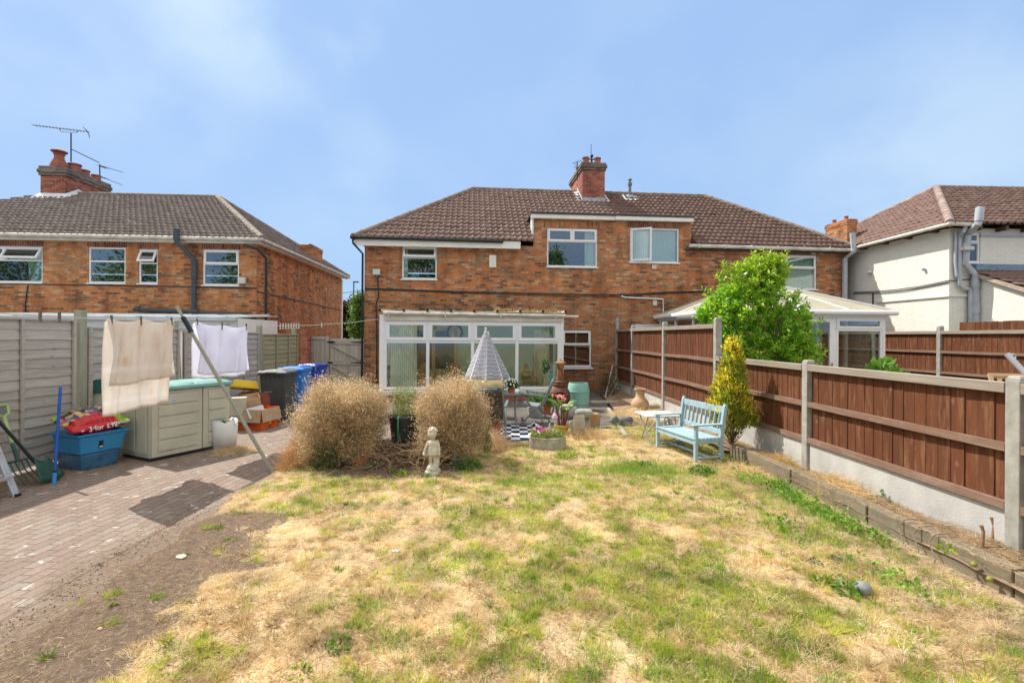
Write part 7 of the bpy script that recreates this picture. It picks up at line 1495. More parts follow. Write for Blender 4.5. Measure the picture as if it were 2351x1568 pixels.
# more pots round the patio
gp = G(1230, 962); pb = thing('square_planter', 'pale grey square planter of greens behind the grey sling chair', 'planter', (gp.x, gp.y + .25, 0), R(6)); part('planter_body', MB().taper((-.15, .15, -.13, .13), (-.18, .18, -.16, .16), 0, .26), M('pale_grey_pot', (.34, .33, .31), .8, .2), pb, bevel=.02)
n = 420; P = np.stack([RNG.uniform(-.16, .16, n), RNG.uniform(-.13, .13, n), .26 + .26 * RNG.random(n)], 1); link('foliage', np_mesh('foliage', *leaves(P, RNG.normal(size=(n, 3)) + [0, 0, .6], .06, .03)), m_weed, pb)
gp = G(1136, 1004); pk = thing('flower_pot', 'pink and orange clay pot of dried flowers at the left end of the rug', 'potted plant', (gp.x, gp.y + .1, 0)); part('pot', MB().lathe([(.085, 0), (.125, .2), (.135, .2), (.135, .25), (.12, .25), (.1, .2)], 18), M('orange_clay', (.48, .19, .08), .8, .2, 6), pk, smooth=40); part('pot_band', MB().lathe([(.118, .14), (.129, .19)], 18, cap=False), M('pink_glaze', (.55, .16, .2), .5, .2), pk, smooth=40, solid=.006)
n = 520; v = nrm(RNG.normal(size=(n, 3))); v[:, 2] = np.abs(v[:, 2]); P = v * np.array([.16, .15, .26]) * (RNG.random(n) ** .5)[:, None] + [0, 0, .25]; link('dried_flowers', np_mesh('dried_flowers', *leaves(P, v + RNG.normal(0, .4, (n, 3)), .05, .02)), leafmat('dried_flower_leaf', [(.45, .28, .14), (.66, .48, .28), (.72, .55, .45), (.68, .40, .34)], .4), pk)
one('timber_stake', MB().box(-.03, .03, -.03, .03, -.02, .3), m_sleeper, 'short pale timber stake right of the small green shrub', 'stake', G(1111, 1015), bevel=.005)
for i_, (px, py, lab) in enumerate(((1066, 905, 'leafy green plant on the lean-to side of the right dead bush'), (1255, 948, 'small green pot plant between the sling chair and the chiminea'))):
    gp = AT(px, py, 11.6); t_ = thing('pot_plant', lab, 'potted plant', (gp.x, 11.6, 0)); part('pot', MB().lathe([(.08, 0), (.11, .18), (.12, .18), (.12, .21), (.1, .21)], 16), m_tc, t_, smooth=40); n = 420; v = nrm(RNG.normal(size=(n, 3))); v[:, 2] = np.abs(v[:, 2]); P = v * np.array([.17, .16, .32]) * (RNG.random(n) ** .5)[:, None] + [0, 0, .2]; link('foliage', np_mesh('foliage', *leaves(P, v + RNG.normal(0, .4, (n, 3)), .07, .035)), m_weed if i_ else m_dgreen, t_)
# stone trough with flowers
tp_ = G(1259, 1038); tr = thing('stone_trough', 'oval stone trough planted with flowers at the patio edge', 'trough', (tp_.x, tp_.y + .22, 0)); mb = MB()
prof = [(.98, 0), (1.02, .08), (1.0, .2), (1.02, .24), (.93, .245), (.86, .2), (.85, .14), (0.01, .14)]; n = 40; vs = []
for r_, z_ in prof:
    for j in range(n): a = 2 * pi * j / n; e = (abs(cos(a)) ** 2.6 + abs(sin(a)) ** 2.6) ** (-1 / 2.6); vs.append((.30 * r_ * e * cos(a), .20 * r_ * e * sin(a), z_ * .86 + .005 * sin(5 * a)))
mb.add(vs, [(i * n + j, i * n + (j + 1) % n, (i + 1) * n + (j + 1) % n, (i + 1) * n + j) for i in range(len(prof) - 1) for j in range(n)]); part('trough_body', mb, M('mossy_stone', (.33, .31, .23), .95, .25, 12, .7, col2=(.46, .44, .36), bscale=60), tr, smooth=50)
part('soil_fill', MB().ball((0, 0, .15), (.28, .18, .05)), m_earth, tr)
n = 900; x = RNG.uniform(-.28, .28, n); y = RNG.uniform(-.17, .17, n); hgt = .10 + .06 * np.sin(x * 14); P = np.stack([x, y, .19 + hgt * RNG.random(n)], 1); link('foliage', np_mesh('foliage', *leaves(P, RNG.normal(size=(n, 3)) * .7 + [0, 0, .6], RNG.uniform(.03, .055, n), .015)), leafmat('trough_greens', [(.16, .28, .03), (.30, .42, .06), (.42, .5, .12), (.2, .12, .06)]), tr)
fl = MB()
for i in range(34): fl.ball((RNG.normal(-.12, .09), RNG.normal(0, .08), .27 + RNG.uniform(0, .09)), RNG.uniform(.01, .018), 6, 4)
part('flowers', fl, M('pink_petal', (.55, .12, .22), .7, .3, 30), tr)
one('glass_bottle', MB().lathe([(.033, 0), (.035, .12), (.014, .17), (.014, .22), (.011, .22)], 14), M('pale_glass_bottle', (.5, .46, .42), .1, .1), 'upturned pale bottle standing in the stone trough', 'bottle', (tp_.x + .04, tp_.y + .26, .20), smooth=40)
sk = thing('garden_stake', 'pink bell ornament on a thin stake in the stone trough', 'ornament', (tp_.x + .12, tp_.y + .24, .18)); part('stake', MB().tube([(0, 0, 0), (.0, 0, .52)], .005, 6), m_line, sk); part('bell', MB().lathe([(.05, .32), (.048, .35), (.03, .39), (.008, .41)], 14), M('pink_bell', (.6, .38, .5), .4, .15), sk, smooth=50)
# canna in a yellow pot
cp = G(1291, 1004); cn = thing('potted_canna', 'red-stemmed broad-leaved plant with pink flowers in a yellow pot', 'potted plant', (cp.x, cp.y + .1, 0))
part('pot', MB().lathe([(.09, 0), (.13, .18), (.145, .18), (.145, .22), (.125, .22), (.1, .16)], 18), M('ochre_pot', (.45, .29, .07), .6, .2), cn, smooth=40)
m_can = leafmat('broad_leaf', [(.05, .12, .02), (.11, .22, .03), (.20, .31, .06), (.12, .08, .04)], .4, .4); stm = MB(); lv = MB()
for i in range(9):
    a = i * 2.4 + .3; r_ = .05; hgt = RNG.uniform(.3, .62); b_ = Vector((r_ * cos(a), r_ * sin(a), .15)); t_ = Vector((.12 * cos(a), .1 * sin(a), .15 + hgt * .75)); stm.tube([b_, t_], [.016, .009], 6)
    d = Vector((cos(a) * .55, sin(a) * .45, .75)).normalized(); L = RNG.uniform(.26, .36); s_ = d.cross(Vector((0, 0, 1))).normalized(); up = s_.cross(d); pv_ = None; k = 7; vs = []
    for j in range(k + 1):
        q = j / k; wd = .085 * sin(pi * min(q * .93 + .05, 1)) ** .8; c_ = t_ + d * L * q - Vector((0, 0, .14 * q * q)); vs += [c_ - s_ * wd + up * wd * .35, c_, c_ + s_ * wd + up * wd * .35]
    lv.add(vs, [(j * 3 + m, j * 3 + m + 1, j * 3 + m + 4, j * 3 + m + 3) for j in range(k) for m in (0, 1)])
part('stem', stm, M('dark_red_stem', (.14, .04, .03), .5, .2), cn, smooth=40); part('leaves', lv, m_can, cn, smooth=60); fl = MB()
for i in range(16): fl.ball((RNG.normal(-.05, .05), RNG.normal(0, .05), .70 + RNG.uniform(-.02, .06)), RNG.uniform(.018, .03), 7, 5)
part('flowers', fl, M('salmon_petal', (.72, .24, .24), .6, .25, 30), cn)
# standing stones
def rock(px, py, sx, sy, sz, mat, label, dy=.12, seed=1, rz=0, name='rock', z=None, group=None, Y=None):
    p = G(px, py, 0) if Y is None else AT(px, py, Y); rg = np.random.default_rng(seed); mb = MB(); mb.ball((0, 0, 0), 1, 20, 14); V = np.array(mb.v); f = .82 + .4 * fbm(V[:, 0] * 1.6 + V[:, 2] * 1.1 + seed * 3, V[:, 1] * 1.6 - V[:, 2] * 1.3, seed); V = np.sign(V) * np.abs(V) ** .75 * f[:, None] * np.array([sx, sy, sz]); mb.v = [tuple(q) for q in V]
    return one(name, mb, mat, label, 'stone', (p.x, p.y + (dy if Y is None else 0), (sz * .86 if z is None else z)), rz, group, smooth=50)
m_rock = M('grey_rockery_stone', (.27, .27, .25), .9, .3, 6, .6, col2=(.44, .43, .40)); m_rockp = M('buff_stone', (.42, .38, .28), .9, .2, 6, .5, col2=(.52, .48, .38)); m_rocko = M('orange_sandstone', (.45, .24, .11), .9, .3, 5, .5, col2=(.52, .33, .18)); m_rockd = M('dark_mottled_stone', (.10, .105, .10), .8, .5, 9, .6, col2=(.27, .27, .25))
p = G(1328, 1004); one('stone_slab', MB().taper((-.135, .135, -.05, .05), (-.09, .125, -.035, .035), -.03, .40), m_rockp, 'upright buff stone slab behind the yellow plant pot', 'stone', (p.x, p.y + .08, 0), .2, bevel=.03)
rock(1350, 992, .06, .06, .17, m_rock, 'slim grey upright stone leaning between slab and brick block', seed=5); rock(1342, 950, .0 + .17, .12, .085, MATS['grey_rockery_stone'], 'pale grey stone resting on top of the orange block', seed=7, Y=9.4, z=.37)
p = G(1362, 985); one('brick_block', MB().box(-.15, .15, -.11, .11, -.02, .30), m_rocko, 'worn orange brick block beside the upright slab', 'block', (p.x, p.y + .15, 0), .15, bevel=.04)
rock(1306, 965, .22, .18, .17, m_rock, 'grey boulder at the foot of the water barrel', seed=9, dy=.2)
rock(1383, 988, .20, .06, .025, m_rockd, 'dark flat stone lying in the dry grass right of the block', seed=12, z=.05)
rock(1314, 990, .06, .05, .1, m_rock, 'small grey stone right of the yellow plant pot', seed=16)
sg = MB(); sg.ball((0, 0, .11), (.2, .12, .11), 14, 10); sg.ball((-.17, -.03, .15), (.085, .08, .09), 12, 8); sg.ball((-.235, -.06, .13), (.04, .04, .04)); sg.ball((-.12, -.09, .05), (.06, .05, .05)); sg.ball((.1, -.09, .05), (.08, .06, .055)); sg.ball((.14, .04, .13), (.1, .09, .09))
for s_ in (-1, 1): sg.ball((-.15, -.02 + s_ * .06, .22), (.03, .025, .03))
p = G(1431, 982); o = link('stone_ornament', remesh(sg, .018, 3), m_rockd, smooth=70); o.location = (p.x, p.y + .1, 0); tag(o, 'dark weathered stone animal ornament lying on the dry ground', 'ornament')
# chiminea
Yc = 11.75; cx = AT(1286, 900, Yc).x; s_ = 1.0; ch = thing('chiminea', 'rusty brown clay chiminea with round mouth beside the lean-to', 'chiminea', (cx, Yc, 0), R(-6))
m_chi = NT('rusty_clay'); o = m_chi.coord(); sp = m_chi.n('ShaderNodeSeparateXYZ'); m_chi.l(o, sp.inputs[0]); f = m_chi.noise(o, 7, 5, .65); c = m_chi.ramp(f, [(.3, (.07, .033, .025)), (.5, (.13, .055, .038)), (.62, (.22, .09, .045)), (.75, (.36, .16, .04))])
up = m_chi.rng(sp.outputs[2], .82, .98); c = m_chi.mix(m_chi.math('MULTIPLY', up, m_chi.rng(m_chi.noise(o, 11, 4), .4, .6)), c, (.42, .15, .025)); m_chi = m_chi.fin(c, .75, .25)
body = [(.13, .14), (.2, .2), (.245, .32), (.25, .42), (.225, .52), (.17, .60), (.125, .645)]
mouth = lambda z, a: abs(a - 3 * pi / 2) < .52 * max(1 - ((z - .385) / .135) ** 2, 0) ** .5 and abs(z - .385) < .135
fine = []
for (r0, z0), (r1, z1) in zip(body, body[1:]): fine += [(r0 + (r1 - r0) * t / 4, z0 + (z1 - z0) * t / 4) for t in range(4)]
part('belly', MB().lathe(fine + [body[-1]], 72, skip=mouth), m_chi, ch, smooth=50, solid=.015)
part('mouth_rim', MB().tube([(.25 * sin(.54 * cos(2 * pi * i / 24)), -.25 * cos(.54 * cos(2 * pi * i / 24)) * (1 - .05 * abs(sin(2 * pi * i / 24))), .385 + .145 * sin(2 * pi * i / 24)) for i in range(24)], .02, 8, closed=True), m_chi, ch, smooth=60)
part('inner_dark', MB().ball((0, 0, .24), (.19, .19, .07)), m_dark, ch)  # near-black ball puts the shade inside the mouth into colour
zt_ = AT(1286, 834, Yc).z
part('chimney_neck', MB().lathe([(.135, .64), (.165, .66), (.165, .70), (.125, .715), (.15, .73), (.15, .76), (.105, .78), (.085, .9), (.07, zt_ - .22), (.07, zt_ - .12), (.095, zt_ - .1), (.095, zt_ - .02), (.075, zt_ - .02), (.055, zt_ - .15)], 24), m_chi, ch, smooth=40)
part('rain_cap', MB().lathe([(.13, zt_ + .0), (.135, zt_ + .02), (.03, zt_ + .07), (.02, zt_ + .1), (.0, zt_ + .11)], 18), M('rusted_cap', (.30, .17, .08), .8, .3), ch, smooth=40)
st_ = MB()
for k in range(3): a = 2 * pi * k / 3 + .5; st_.bar((.13 * cos(a), .13 * sin(a), .18), (.22 * cos(a), .22 * sin(a), 0), .025, .025)
st_.tube([(.15 * cos(2 * pi * i / 20), .15 * sin(2 * pi * i / 20), .16) for i in range(20)], .014, 6, closed=True); part('stand', st_, m_iron, ch)
n = 320; v = nrm(RNG.normal(size=(n, 3))); P = v * np.array([.09, .08, .17]) * RNG.random(n)[:, None] ** .4 + [0, 0, .95]; o = link('hanging_ivy', np_mesh('hanging_ivy', *leaves(P, v + [0, 0, -.3], .05, .03)), m_dgreen); o.location = (cx - .28, 12.9, .1); tag(o, 'dark green leafy plant behind the chiminea flue', 'plant')
# water barrel
bp_ = G(1331, 945); wb = thing('water_barrel', 'pale turquoise plastic barrel standing by the brick wall', 'barrel', (bp_.x, bp_.y + .27, 0)); r = .275; zb_ = AT(1331, 879, bp_.y + .2).z
prof = [(r * .86, 0), (r * .93, .05), (r * .96, zb_ * .24), (r * 1.0, zb_ * .25), (r * 1.0, zb_ * .285), (r * .97, zb_ * .29), (r * 1.0, zb_ * .66), (r * 1.03, zb_ * .67), (r * 1.03, zb_ * .71), (r * .99, zb_ * .72), (r * .90, zb_ * .95), (r * .84, zb_), (r * .80, zb_), (r * .83, zb_ * .9)]
m_bar = M('turquoise_plastic', (.22, .48, .42), .45, .10, 3, col2=(.28, .53, .46)); part('barrel_body', MB().lathe(prof, 36, cap=False), m_bar, wb, smooth=40); part('barrel_inside', MB().lathe([(.01, zb_ * .88), (r * .82, zb_ * .88)], 30, cap=False), m_dark, wb)
# poles leaning in the corner
pl = MB(); a = AT(1407, 838, 16.0); b = G(1389, 914); mt_ = M('dull_metal_pole', (.42, .42, .41), .5, .15)
one('metal_pole', MB().tube([b, a], .022, 8), mt_, 'thick grey metal pole leaning in the corner by the tall fence', 'pole')
one('metal_pole', MB().tube([G(1388, 912), AT(1415, 866, 15.6)], .013, 8), mt_, 'thin grey rod leaning in the corner, left of the other rod', 'pole'); one('metal_pole', MB().tube([G(1398, 913), AT(1420, 872, 15.7)], .013, 8), mt_, 'thin grey rod leaning in the corner, nearest the fence', 'pole')
n = 500; P = np.stack([RNG.normal(3.0, .16, n), RNG.normal(15.3, .35, n), RNG.random(n) * .6], 1); o = link('corner_weeds', np_mesh('corner_weeds', *leaves(P, RNG.normal(size=(n, 3)) + [0, 0, .8], .12, .025)), leafmat('shaded_weed', [(.10, .10, .05), (.2, .17, .08), (.12, .16, .05)])); tag(o, 'straggly weeds in the corner behind the leaning poles', 'plant')
one('flat_slab', MB().box(-.35, .35, -.2, .2, 0, .05), m_conc, 'grey slab lying on the patio in front of the leaning poles', 'slab', G(1385, 925), .2, bevel=.01)
# urn
up_ = G(1472, 941, .12); ur = thing('clay_urn', 'buff clay urn with a wide neck at the foot of the tall fence', 'urn', (up_.x, up_.y + .1, .08)); part('urn_body', MB().lathe([(.13, 0), (.19, .06), (.215, .14), (.20, .22), (.15, .29), (.105, .34), (.10, .42), (.105, .50), (.135, .51), (.135, .535), (.10, .53), (.085, .4)], 28), M('buff_clay', (.50, .33, .19), .85, .15, 6), ur, smooth=45)
rock(1510, 945, .28, .18, .12, m_rockp, 'pale lump of rubble right of the clay urn', seed=21); rock(1462, 955, .12, .1, .1, m_rockp, 'pale stone below the clay urn', seed=22)
one('low_wall_stone', MB().box(-.45, .45, -.12, .12, -.05, .16), m_rockp, 'low buff kerb stone below the clay urn', 'stone', G(1490, 975), R(-40), bevel=.03)
one('low_wall_stone', MB().box(-.04, .04, -1.7, 1.7, -.02, .05), m_conc, 'thin concrete edging strip along the patio near the fence', 'edging', (2.28, 10.6, 0), R(-6), bevel=.006)
# wheel or hose reel behind the bench
hr = thing('hose_reel', 'pale blue-grey wheel lying behind the bench back', 'wheel', AT(1538, 932, 9.0)); hr.rotation_euler = (R(80), 0, R(25)); part('rim', MB().tube([(.13 * cos(2 * pi * i / 20), .13 * sin(2 * pi * i / 20), 0) for i in range(20)], .022, 8, closed=True), m_gutter_gr, hr, smooth=60)
sp_ = MB()
for k in range(4): a = k * pi / 4; sp_.bar((-.12 * cos(a), -.12 * sin(a), 0), (.12 * cos(a), .12 * sin(a), 0), .02, .02)
part('spoke', sp_, m_gutter_gr, hr); hr.location.z = .30; part('bracket', MB().bar((0, 0, .0), (0, -.3, 0), .03, .03), m_gutter_gr, hr)

# ------------------------------------------------------------------ bench and side table
f0 = G(1597, 1065); f1 = G(1512, 1030); ba = atan2(f1.y - f0.y, f1.x - f0.x) - R(90); BL = (f1 - f0).length + .03; BD = .44
m_blue_p = M('pale_blue_paint', (.31, .455, .52), .55, .08, 5, .2, col2=(.38, .52, .575), bscale=40)
be = thing('garden_bench', 'pale blue painted slatted garden bench facing left on the lawn', 'bench', (f0.x, f0.y, 0), ba)   # local: +y along the bench, +x towards its back
SZ = .375; AZ = .575; BZ = .845; lw = .05
for y_ in (0, BL): 
    part('leg', MB().taper((-lw / 2, lw / 2, y_ - lw / 2, y_ + lw / 2), (-lw / 2 + .004, lw / 2 + .004, y_ - lw / 2, y_ + lw / 2), -.01, AZ - .026), m_blue_p, be, bevel=.005)
    mb = MB(); mb.taper((BD - .03, BD + .025, y_ - lw / 2, y_ + lw / 2), (BD - .04, BD + .02, y_ - lw / 2, y_ + lw / 2), -.01, SZ); mb.taper((BD - .04, BD + .02, y_ - lw / 2, y_ + lw / 2), (BD + .03, BD + .085, y_ - lw / 2, y_ + lw / 2), SZ, BZ - .03); mb.taper((BD + .03, BD + .085, y_ - lw / 2, y_ + lw / 2), (BD + .045, BD + .075, y_ - lw / 2, y_ + lw / 2), BZ - .03, BZ + .01); part('leg', mb, m_blue_p, be, bevel=.005)
    part('armrest', MB().box(-.06, BD + .0, y_ - .04, y_ + .04, AZ - .025, AZ), m_blue_p, be, bevel=.008)
    part('side_rail', MB().box(lw / 2 + .005, BD - .042, y_ - .018, y_ + .018, SZ - .085, SZ - .028).box(lw / 2, BD - .035, y_ - .014, y_ + .014, .07, .10), m_blue_p, be, bevel=.004)
part('seat_rail', MB().box(-.016, .016, lw / 2 + .001, BL - lw / 2 - .001, SZ - .10, SZ - .028).box(BD - .035, BD - .01, lw / 2 + .001, BL - lw / 2 - .001, SZ - .09, SZ - .028), m_blue_p, be, bevel=.004)
sl = MB()
for k in range(7): x_ = -.03 + k * .064; sl.box(x_, x_ + .05, -.01, BL + .01, SZ - .026, SZ - .004)
part('seat', sl, m_blue_p, be, bevel=.004)
part('stretcher', MB().box(BD * .5 - .02, BD * .5 + .02, .015, BL - .015, .074, .098), m_blue_p, be, bevel=.004)
xb = lambda z: BD - .012 + .072 * (z - SZ) / (BZ - .03 - SZ)
mb = MB(); mb.bar((xb(BZ - .08), lw / 2 + .001, BZ - .075), (xb(BZ - .08), BL - lw / 2 - .001, BZ - .075), .028, .10); part('top_rail', mb, m_blue_p, be, bevel=.006)
part('lower_back_rail', MB().bar((xb(SZ + .08), lw / 2 + .001, SZ + .07), (xb(SZ + .08), BL - lw / 2 - .001, SZ + .07), .026, .075), m_blue_p, be, bevel=.005)
bs = MB()
for k in range(9): y_ = .09 + (BL - .18) * k / 8; bs.bar((xb(SZ + .11), y_, SZ + .108), (xb(BZ - .12), y_, BZ - .126), .016, .034, up=(1, 0, 0))
part('back_slats', bs, m_blue_p, be, bevel=.003)
t0 = G(1494, 1023); sd_ = thing('folding_table', 'small white folding table beside the blue bench', 'table', (t0.x, t0.y, 0), ba * .5); TZ = .485
part('tabletop', MB().box(-.10, .52, -.06, .50, TZ, TZ + .03), M('off_white_board', (.62, .60, .54), .5, .08), sd_, bevel=.012)
m_leg = M('grey_steel_leg', (.30, .31, .31), .35, .15)
for y_ in (.0, .44):
    part('leg', MB().tube([(0, y_, 0), (.42, y_, TZ)], .011, 8), m_leg, sd_, smooth=40) if y_ else part('leg', MB().tube([(0.0, .0, 0), (-.04, .4, TZ)], .011, 8), m_leg, sd_, smooth=40)
part('leg', MB().tube([(0.0, .42, 0), (-.04, .02, TZ)], .011, 8), m_leg, sd_, smooth=40); part('leg', MB().tube([(.46, .0, 0), (.46, .4, TZ)], .011, 8), m_leg, sd_, smooth=40)

# ------------------------------------------------------------------ conifer, laurel, plants beyond the fence
cp = Vector((3.42, 7.5, .12)); cf = thing('golden_conifer', 'small golden-yellow conifer between the bench and the brown fence', 'conifer', cp); H = 1.72
mb = MB(); mb.tube([(0, 0, -.05), (.01, 0, .5), (0, 0, 1.3)], [.03, .022, .008], 8)
for k in range(36): a = RNG.uniform(0, 2 * pi); z_ = RNG.uniform(.0, .7); mb.tube([(RNG.normal(0, .02), RNG.normal(0, .02), z_), (.14 * cos(a), .14 * sin(a), z_ + .3), (.17 * cos(a), .17 * sin(a), z_ + .55)], [.008, .006, .003], 5)
for k in range(60): a = RNG.uniform(0, 2 * pi); z_ = RNG.uniform(.05, .45); mb.tube([(0, 0, z_), (.10 * cos(a), .10 * sin(a), z_ + .1), (.2 * cos(a), .2 * sin(a), z_ + RNG.uniform(.05, .3))], [.006, .004, .002], 4)
part('trunk', mb, M('conifer_bark', (.15, .10, .07), .9, .3), cf)
PP, DD, LL = [], [], []
for k in range(460):
    z_ = .17 + (H - .25) * RNG.random() ** .85; t = (z_ - .17) / (H - .17); R_ = .265 * (min(t / .2, 1) ** .6) * (1 - max(t - .28, 0) / .72) ** 1.05 + .02; a = RNG.uniform(0, 2 * pi); rr = R_ * RNG.uniform(.68, 1.1) * (1 + .25 * sin(a * 3 + z_ * 6)); c_ = np.array([rr * cos(a), rr * sin(a), z_]); m = 22 if t > .12 else 7
    out = np.array([cos(a) * .45, sin(a) * .45, 1.0]); PP.append(c_ + RNG.normal(0, .028, (m, 3)) * [1, 1, 1.6]); DD.append(out + RNG.normal(0, .35, (m, 3))); LL.append(RNG.uniform(.03, .075, m))
P = np.concatenate(PP); D = np.concatenate(DD); L = np.concatenate(LL); rad = np.hypot(P[:, 0], P[:, 1])
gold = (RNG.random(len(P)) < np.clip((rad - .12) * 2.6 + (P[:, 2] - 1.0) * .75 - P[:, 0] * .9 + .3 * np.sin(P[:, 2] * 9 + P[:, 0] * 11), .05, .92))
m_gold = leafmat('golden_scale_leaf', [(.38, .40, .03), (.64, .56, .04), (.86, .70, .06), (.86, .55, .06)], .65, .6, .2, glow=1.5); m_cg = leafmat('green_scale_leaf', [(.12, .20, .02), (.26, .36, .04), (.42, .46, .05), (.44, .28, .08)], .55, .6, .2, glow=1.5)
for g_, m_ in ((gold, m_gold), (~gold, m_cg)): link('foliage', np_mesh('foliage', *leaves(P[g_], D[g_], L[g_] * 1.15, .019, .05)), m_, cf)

lc = Vector((5.22, 10.4, 0)); la = thing('laurel_shrub', 'tall glossy bright green shrub rising behind the brown fence', 'shrub', lc)
blobs = [((.05, 0, 1.75), (.95, .8, .72)), ((-.35, 0, 2.35), (.72, .65, .52)), ((.25, 0, 2.55), (.62, .6, .55)), ((.1, .05, 3.02), (.42, .4, .42)), ((-.35, -.1, 2.95), (.38, .35, .36)), ((.3, 0, 3.25), (.24, .22, .30)), ((.65, -.1, 2.0), (.46, .45, .46)), ((-.05, 0, 1.15), (.8, .65, .65)), ((.35, 0, 1.5), (.8, .65, .6)), ((-.4, 0, 1.6), (.7, .65, .6)), ((-.75, 0, 2.2), (.42, .4, .4)), ((.85, 0, 1.5), (.34, .35, .36))]
PP, DD, LL = [], [], []; shoots = MB()
for k in range(1250):
    b_, r_ = blobs[RNG.integers(len(blobs))]; v = RNG.normal(size=3); v /= np.linalg.norm(v); rr = RNG.random() ** .33; rr = max(rr, .78) if RNG.random() < .85 else rr
    c_ = np.array(b_) + v * rr * np.array(r_); d = v + np.array([0, 0, .75]) + RNG.normal(0, .25, 3); d /= np.linalg.norm(d); Ls = RNG.uniform(.12, .3) * (1.25 if rr > .9 else 1); m = RNG.integers(9, 15)
    t = np.linspace(.1, 1, m); sp_ = c_ + np.outer(t * Ls, d); a = np.arange(m) * 2.4 + RNG.random() * 6; e1 = np.cross(d, [0.3, .2, 1]); e1 /= np.linalg.norm(e1); e2 = np.cross(d, e1)
    if c_[0] + d[0] * Ls < -1.18: continue
    PP.append(sp_); DD.append(np.outer(np.cos(a), e1) + np.outer(np.sin(a), e2) + d * .65 + RNG.normal(0, .15, (m, 3))); LL.append(RNG.uniform(.10, .16, m) * (1.05 - .35 * t)); shoots.tube([c_ - d * .1, c_ + d * Ls * .9], [.006, .002], 4)
P = np.concatenate(PP); D = np.concatenate(DD); L = np.concatenate(LL)
s = NT('laurel_leaf'); geo = s.n('ShaderNodeNewGeometry'); c = s.ramp(geo.outputs['Random Per Island'], [(0, (.07, .23, .02)), (.25, (.17, .41, .04)), (.55, (.33, .60, .06)), (.82, (.52, .72, .09)), (.95, (.62, .72, .12)), (1, (.6, .42, .1))]); sp = s.n('ShaderNodeSeparateXYZ'); s.l(s.coord(), sp.inputs[0])
c = s.mix(s.math('MULTIPLY', s.rng(sp.outputs[2], 2.6, 3.4), .6), c, (.30, .38, .04)); s.fin(c, .3, .5); t = s.n('ShaderNodeBsdfTranslucent'); s.l(s.mix(1.0, c, (1.2, 1.25, .65), 'MULTIPLY'), t.inputs[0]); mx = s.n('ShaderNodeMixShader'); mx.inputs[0].default_value = .6; s.l(s.bsdf.outputs[0], mx.inputs[1]); s.l(t.outputs[0], mx.inputs[2]); s.l(mx.outputs[0], s.out.inputs[0])
link('foliage', np_mesh('foliage', *leaves(P, D, L, L * .42, .12)), s.m, la)
for k in range(14):
    a = RNG.uniform(0, 2 * pi); pts = [Vector((RNG.normal(0, .1), RNG.normal(0, .1), 0))]
    for j in range(6): pts.append(pts[-1] + Vector((.13 * cos(a) + RNG.normal(0, .05), .09 * sin(a) + RNG.normal(0, .05), .42)))
    shoots.tube(pts, [.035, .03, .026, .02, .015, .01, .006], 7)
part('stems', shoots, M('shrub_bark', (.12, .085, .055), .9, .3), la)
pp = AT(2030, 838, 9.0); pt = thing('leafy_plant', 'bright green broad-leaved plant peeping over the low brown fence', 'plant', (pp.x, 9.0, 0)); n = 420; v = nrm(RNG.normal(size=(n, 3))); P = v * np.array([.32, .28, .42]) * (RNG.random(n) ** .35)[:, None] + [-.0, 0, 1.02]; link('foliage', np_mesh('foliage', *leaves(P, v + [0, 0, .3] + RNG.normal(0, .3, (n, 3)), RNG.uniform(.09, .17, n), RNG.uniform(.07, .12, n))), leafmat('lush_leaf', [(.10, .26, .02), (.18, .38, .04), (.28, .46, .08)], .5, .4), pt); part('stem', MB().tube([(0, 0, 0), (0, 0, .9)], [.02, .01], 6), m_weed, pt)
pa = thing('parasol_pole', 'grey metal pole with a ring slanting above the fence at the right edge', 'pole', (0, 0, 0)); part('pole_shaft', MB().tube([AT(2311, 812, 6.6), AT(2400, 905, 6.3)], .035, 10), m_gutter_gr, pa, smooth=40); c_ = AT(2326, 819, 6.58); part('ring', MB().tube([c_ + Vector((.035 * cos(2 * pi * i / 12), 0, .035 * sin(2 * pi * i / 12))) for i in range(12)], .009, 6, closed=True), m_gutter_gr, pa, smooth=60)
wc = thing('slatted_chair', 'pale wooden slatted chair top showing over the fence at the right edge', 'chair', AT(2330, 862, 6.0)); wc.rotation_euler = (R(-22), 0, R(-20)); m_teak = M('pale_teak', (.48, .33, .17), .6, .15, 4)
part('back_frame', MB().bar((-.24, 0, -1.1), (-.24, 0, .02), .04, .03).bar((.24, 0, -1.1), (.24, 0, .02), .04, .03).bar((-.22, 0, .0), (.22, 0, .0), .03, .04), m_teak, wc); mb = MB()
for k in range(5): mb.bar((-.16 + k * .08, .0, -.5), (-.16 + k * .08, 0, -.025), .045, .014)
part('backrest', mb, m_teak, wc); part('seat', MB().box(-.24, .24, .0, .45, -.55, -.52), m_teak, wc)

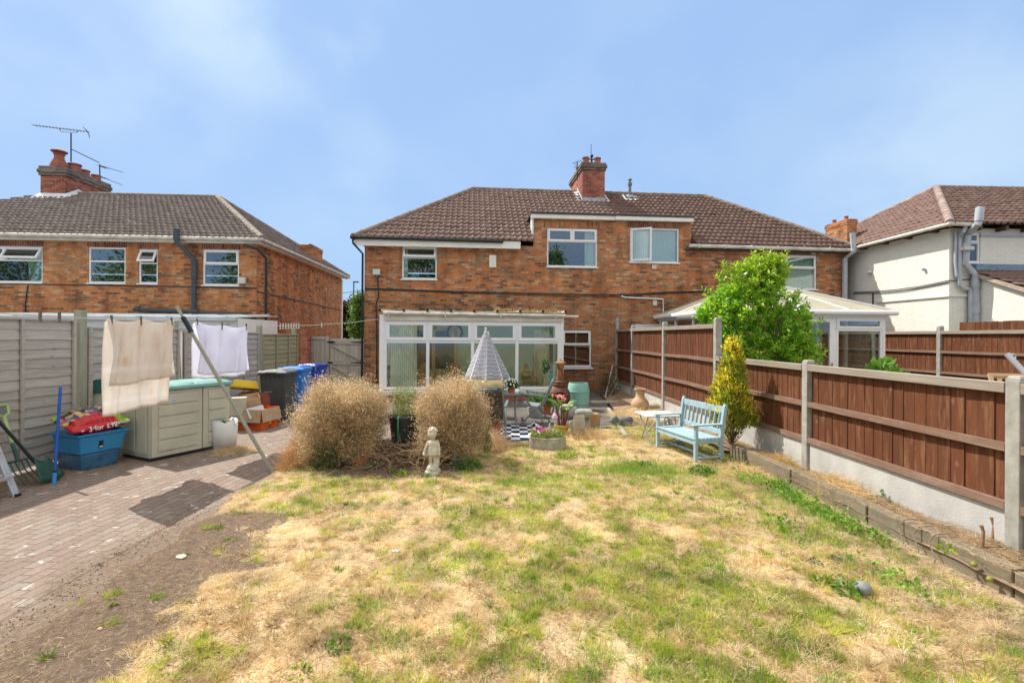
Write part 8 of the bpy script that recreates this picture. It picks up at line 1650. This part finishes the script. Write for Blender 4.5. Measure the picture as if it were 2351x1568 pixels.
# ------------------------------------------------------------------ between the houses: trees and a street lamp
def tree(loc, h, r, n, mat, label, leaf=.22, seed=1):
    t = thing('tree', label, 'tree', loc, 0); rg = np.random.default_rng(seed); mb = MB(); mb.tube([(0, 0, -.1), (.05, 0, h * .3), (0, .05, h * .75)], [.2, .16, .05], 10); cs = []
    for k in range(16):
        a = rg.uniform(0, 2 * pi); z_ = rg.uniform(.22, .8) * h; q = Vector((cos(a) * r * .6, sin(a) * r * .6, z_ + .18 * h)); mb.tube([(0, 0, z_ * .8), q * .5 + Vector((0, 0, z_ * .5)), q], [.07, .05, .02], 6); cs.append(q)
    part('trunk', mb, M('tree_bark', (.10, .08, .06), .9, .3), t); PP, DD = [], []
    for k in range(70):
        v = rg.normal(size=3); v /= np.linalg.norm(v); c_ = np.array([0, 0, h * .56]) + v * np.array([r, r, h * .43]) * rg.uniform(.5, .92); m = n // 70; PP.append(c_ + rg.normal(0, .26 * r / 1.6, (m, 3))); DD.append(rg.normal(size=(m, 3)) + v * .5)
    P = np.concatenate(PP); link('crown', np_mesh('crown', *leaves(P, np.concatenate(DD), leaf, leaf * .6, rng=rg)), mat, t); return t
m_pur = leafmat('purple_leaf', [(.03, .012, .018), (.07, .03, .035), (.12, .06, .06), (.06, .07, .03)], .25); m_tg = leafmat('tree_leaf', [(.05, .12, .02), (.11, .22, .03), (.2, .32, .06)], .4)
p = AT(792, 740, 32); tree((p.x, 32, 0), 4.7, 1.0, 5200, m_pur, 'dark purple-leaved tree in the gap between the two brick houses', .2, 4)
p = AT(826, 740, 30); tree((p.x + .3, 30, 0), 4.9, 1.05, 5200, m_tg, 'light green tree beside the corner of the centre house', .2, 5)
p = AT(850, 740, 34); tree((p.x - .2, 36, 0), 4.2, 1.6, 4000, m_tg, 'green tree further back, between the purple tree and the house corner', .22, 6)
lp_ = thing('street_lamp', 'thin dark street lamp beyond the gap between the houses', 'street lamp', (AT(812, 700, 42).x, 42, 0)); zt_ = AT(812, 649, 42).z; part('lamp_post', MB().tube([(0, 0, 0), (0, 0, zt_)], [.08, .05], 8), m_gutter_bk, lp_); part('lamp_head', MB().box(-.05, .42, -.08, .08, zt_, zt_ + .1), m_gutter_bk, lp_)
one('service_wire', MB().tube([LF.w(.03, 9.6, LF.hitx(780, 672, .03)[1]), AT(835, 668, 17.5)], .012, 5), m_gutter_bk, 'thin wire crossing the gap between the two brick houses', 'wire')

# trees at the bottom of the garden, behind the camera: the upstairs windows mirror them
for i, (x_, y_, h_, r_) in enumerate(((-3.4, -12, 11.2, 2.3), (8.5, -12.5, 11.2, 1.9), (-21, -14, 11.5, 3.2), (-31, -15, 11.5, 3.6), (-40, -15, 11.5, 3.6), (20, -15, 9, 2.6))):
    tree((x_, y_, 0), h_, r_, 2800, m_tg, ['tree behind the camera mirrored in the small upstairs window', 'tree behind the camera mirrored in the wide dormer window', 'tree behind the camera mirrored near the corner of the left house', 'tree behind the camera mirrored in the middle windows of the left house', 'tree behind the camera mirrored at the left photo edge', 'tree behind the camera towards the right-hand garden'][i], .34, 20 + i)
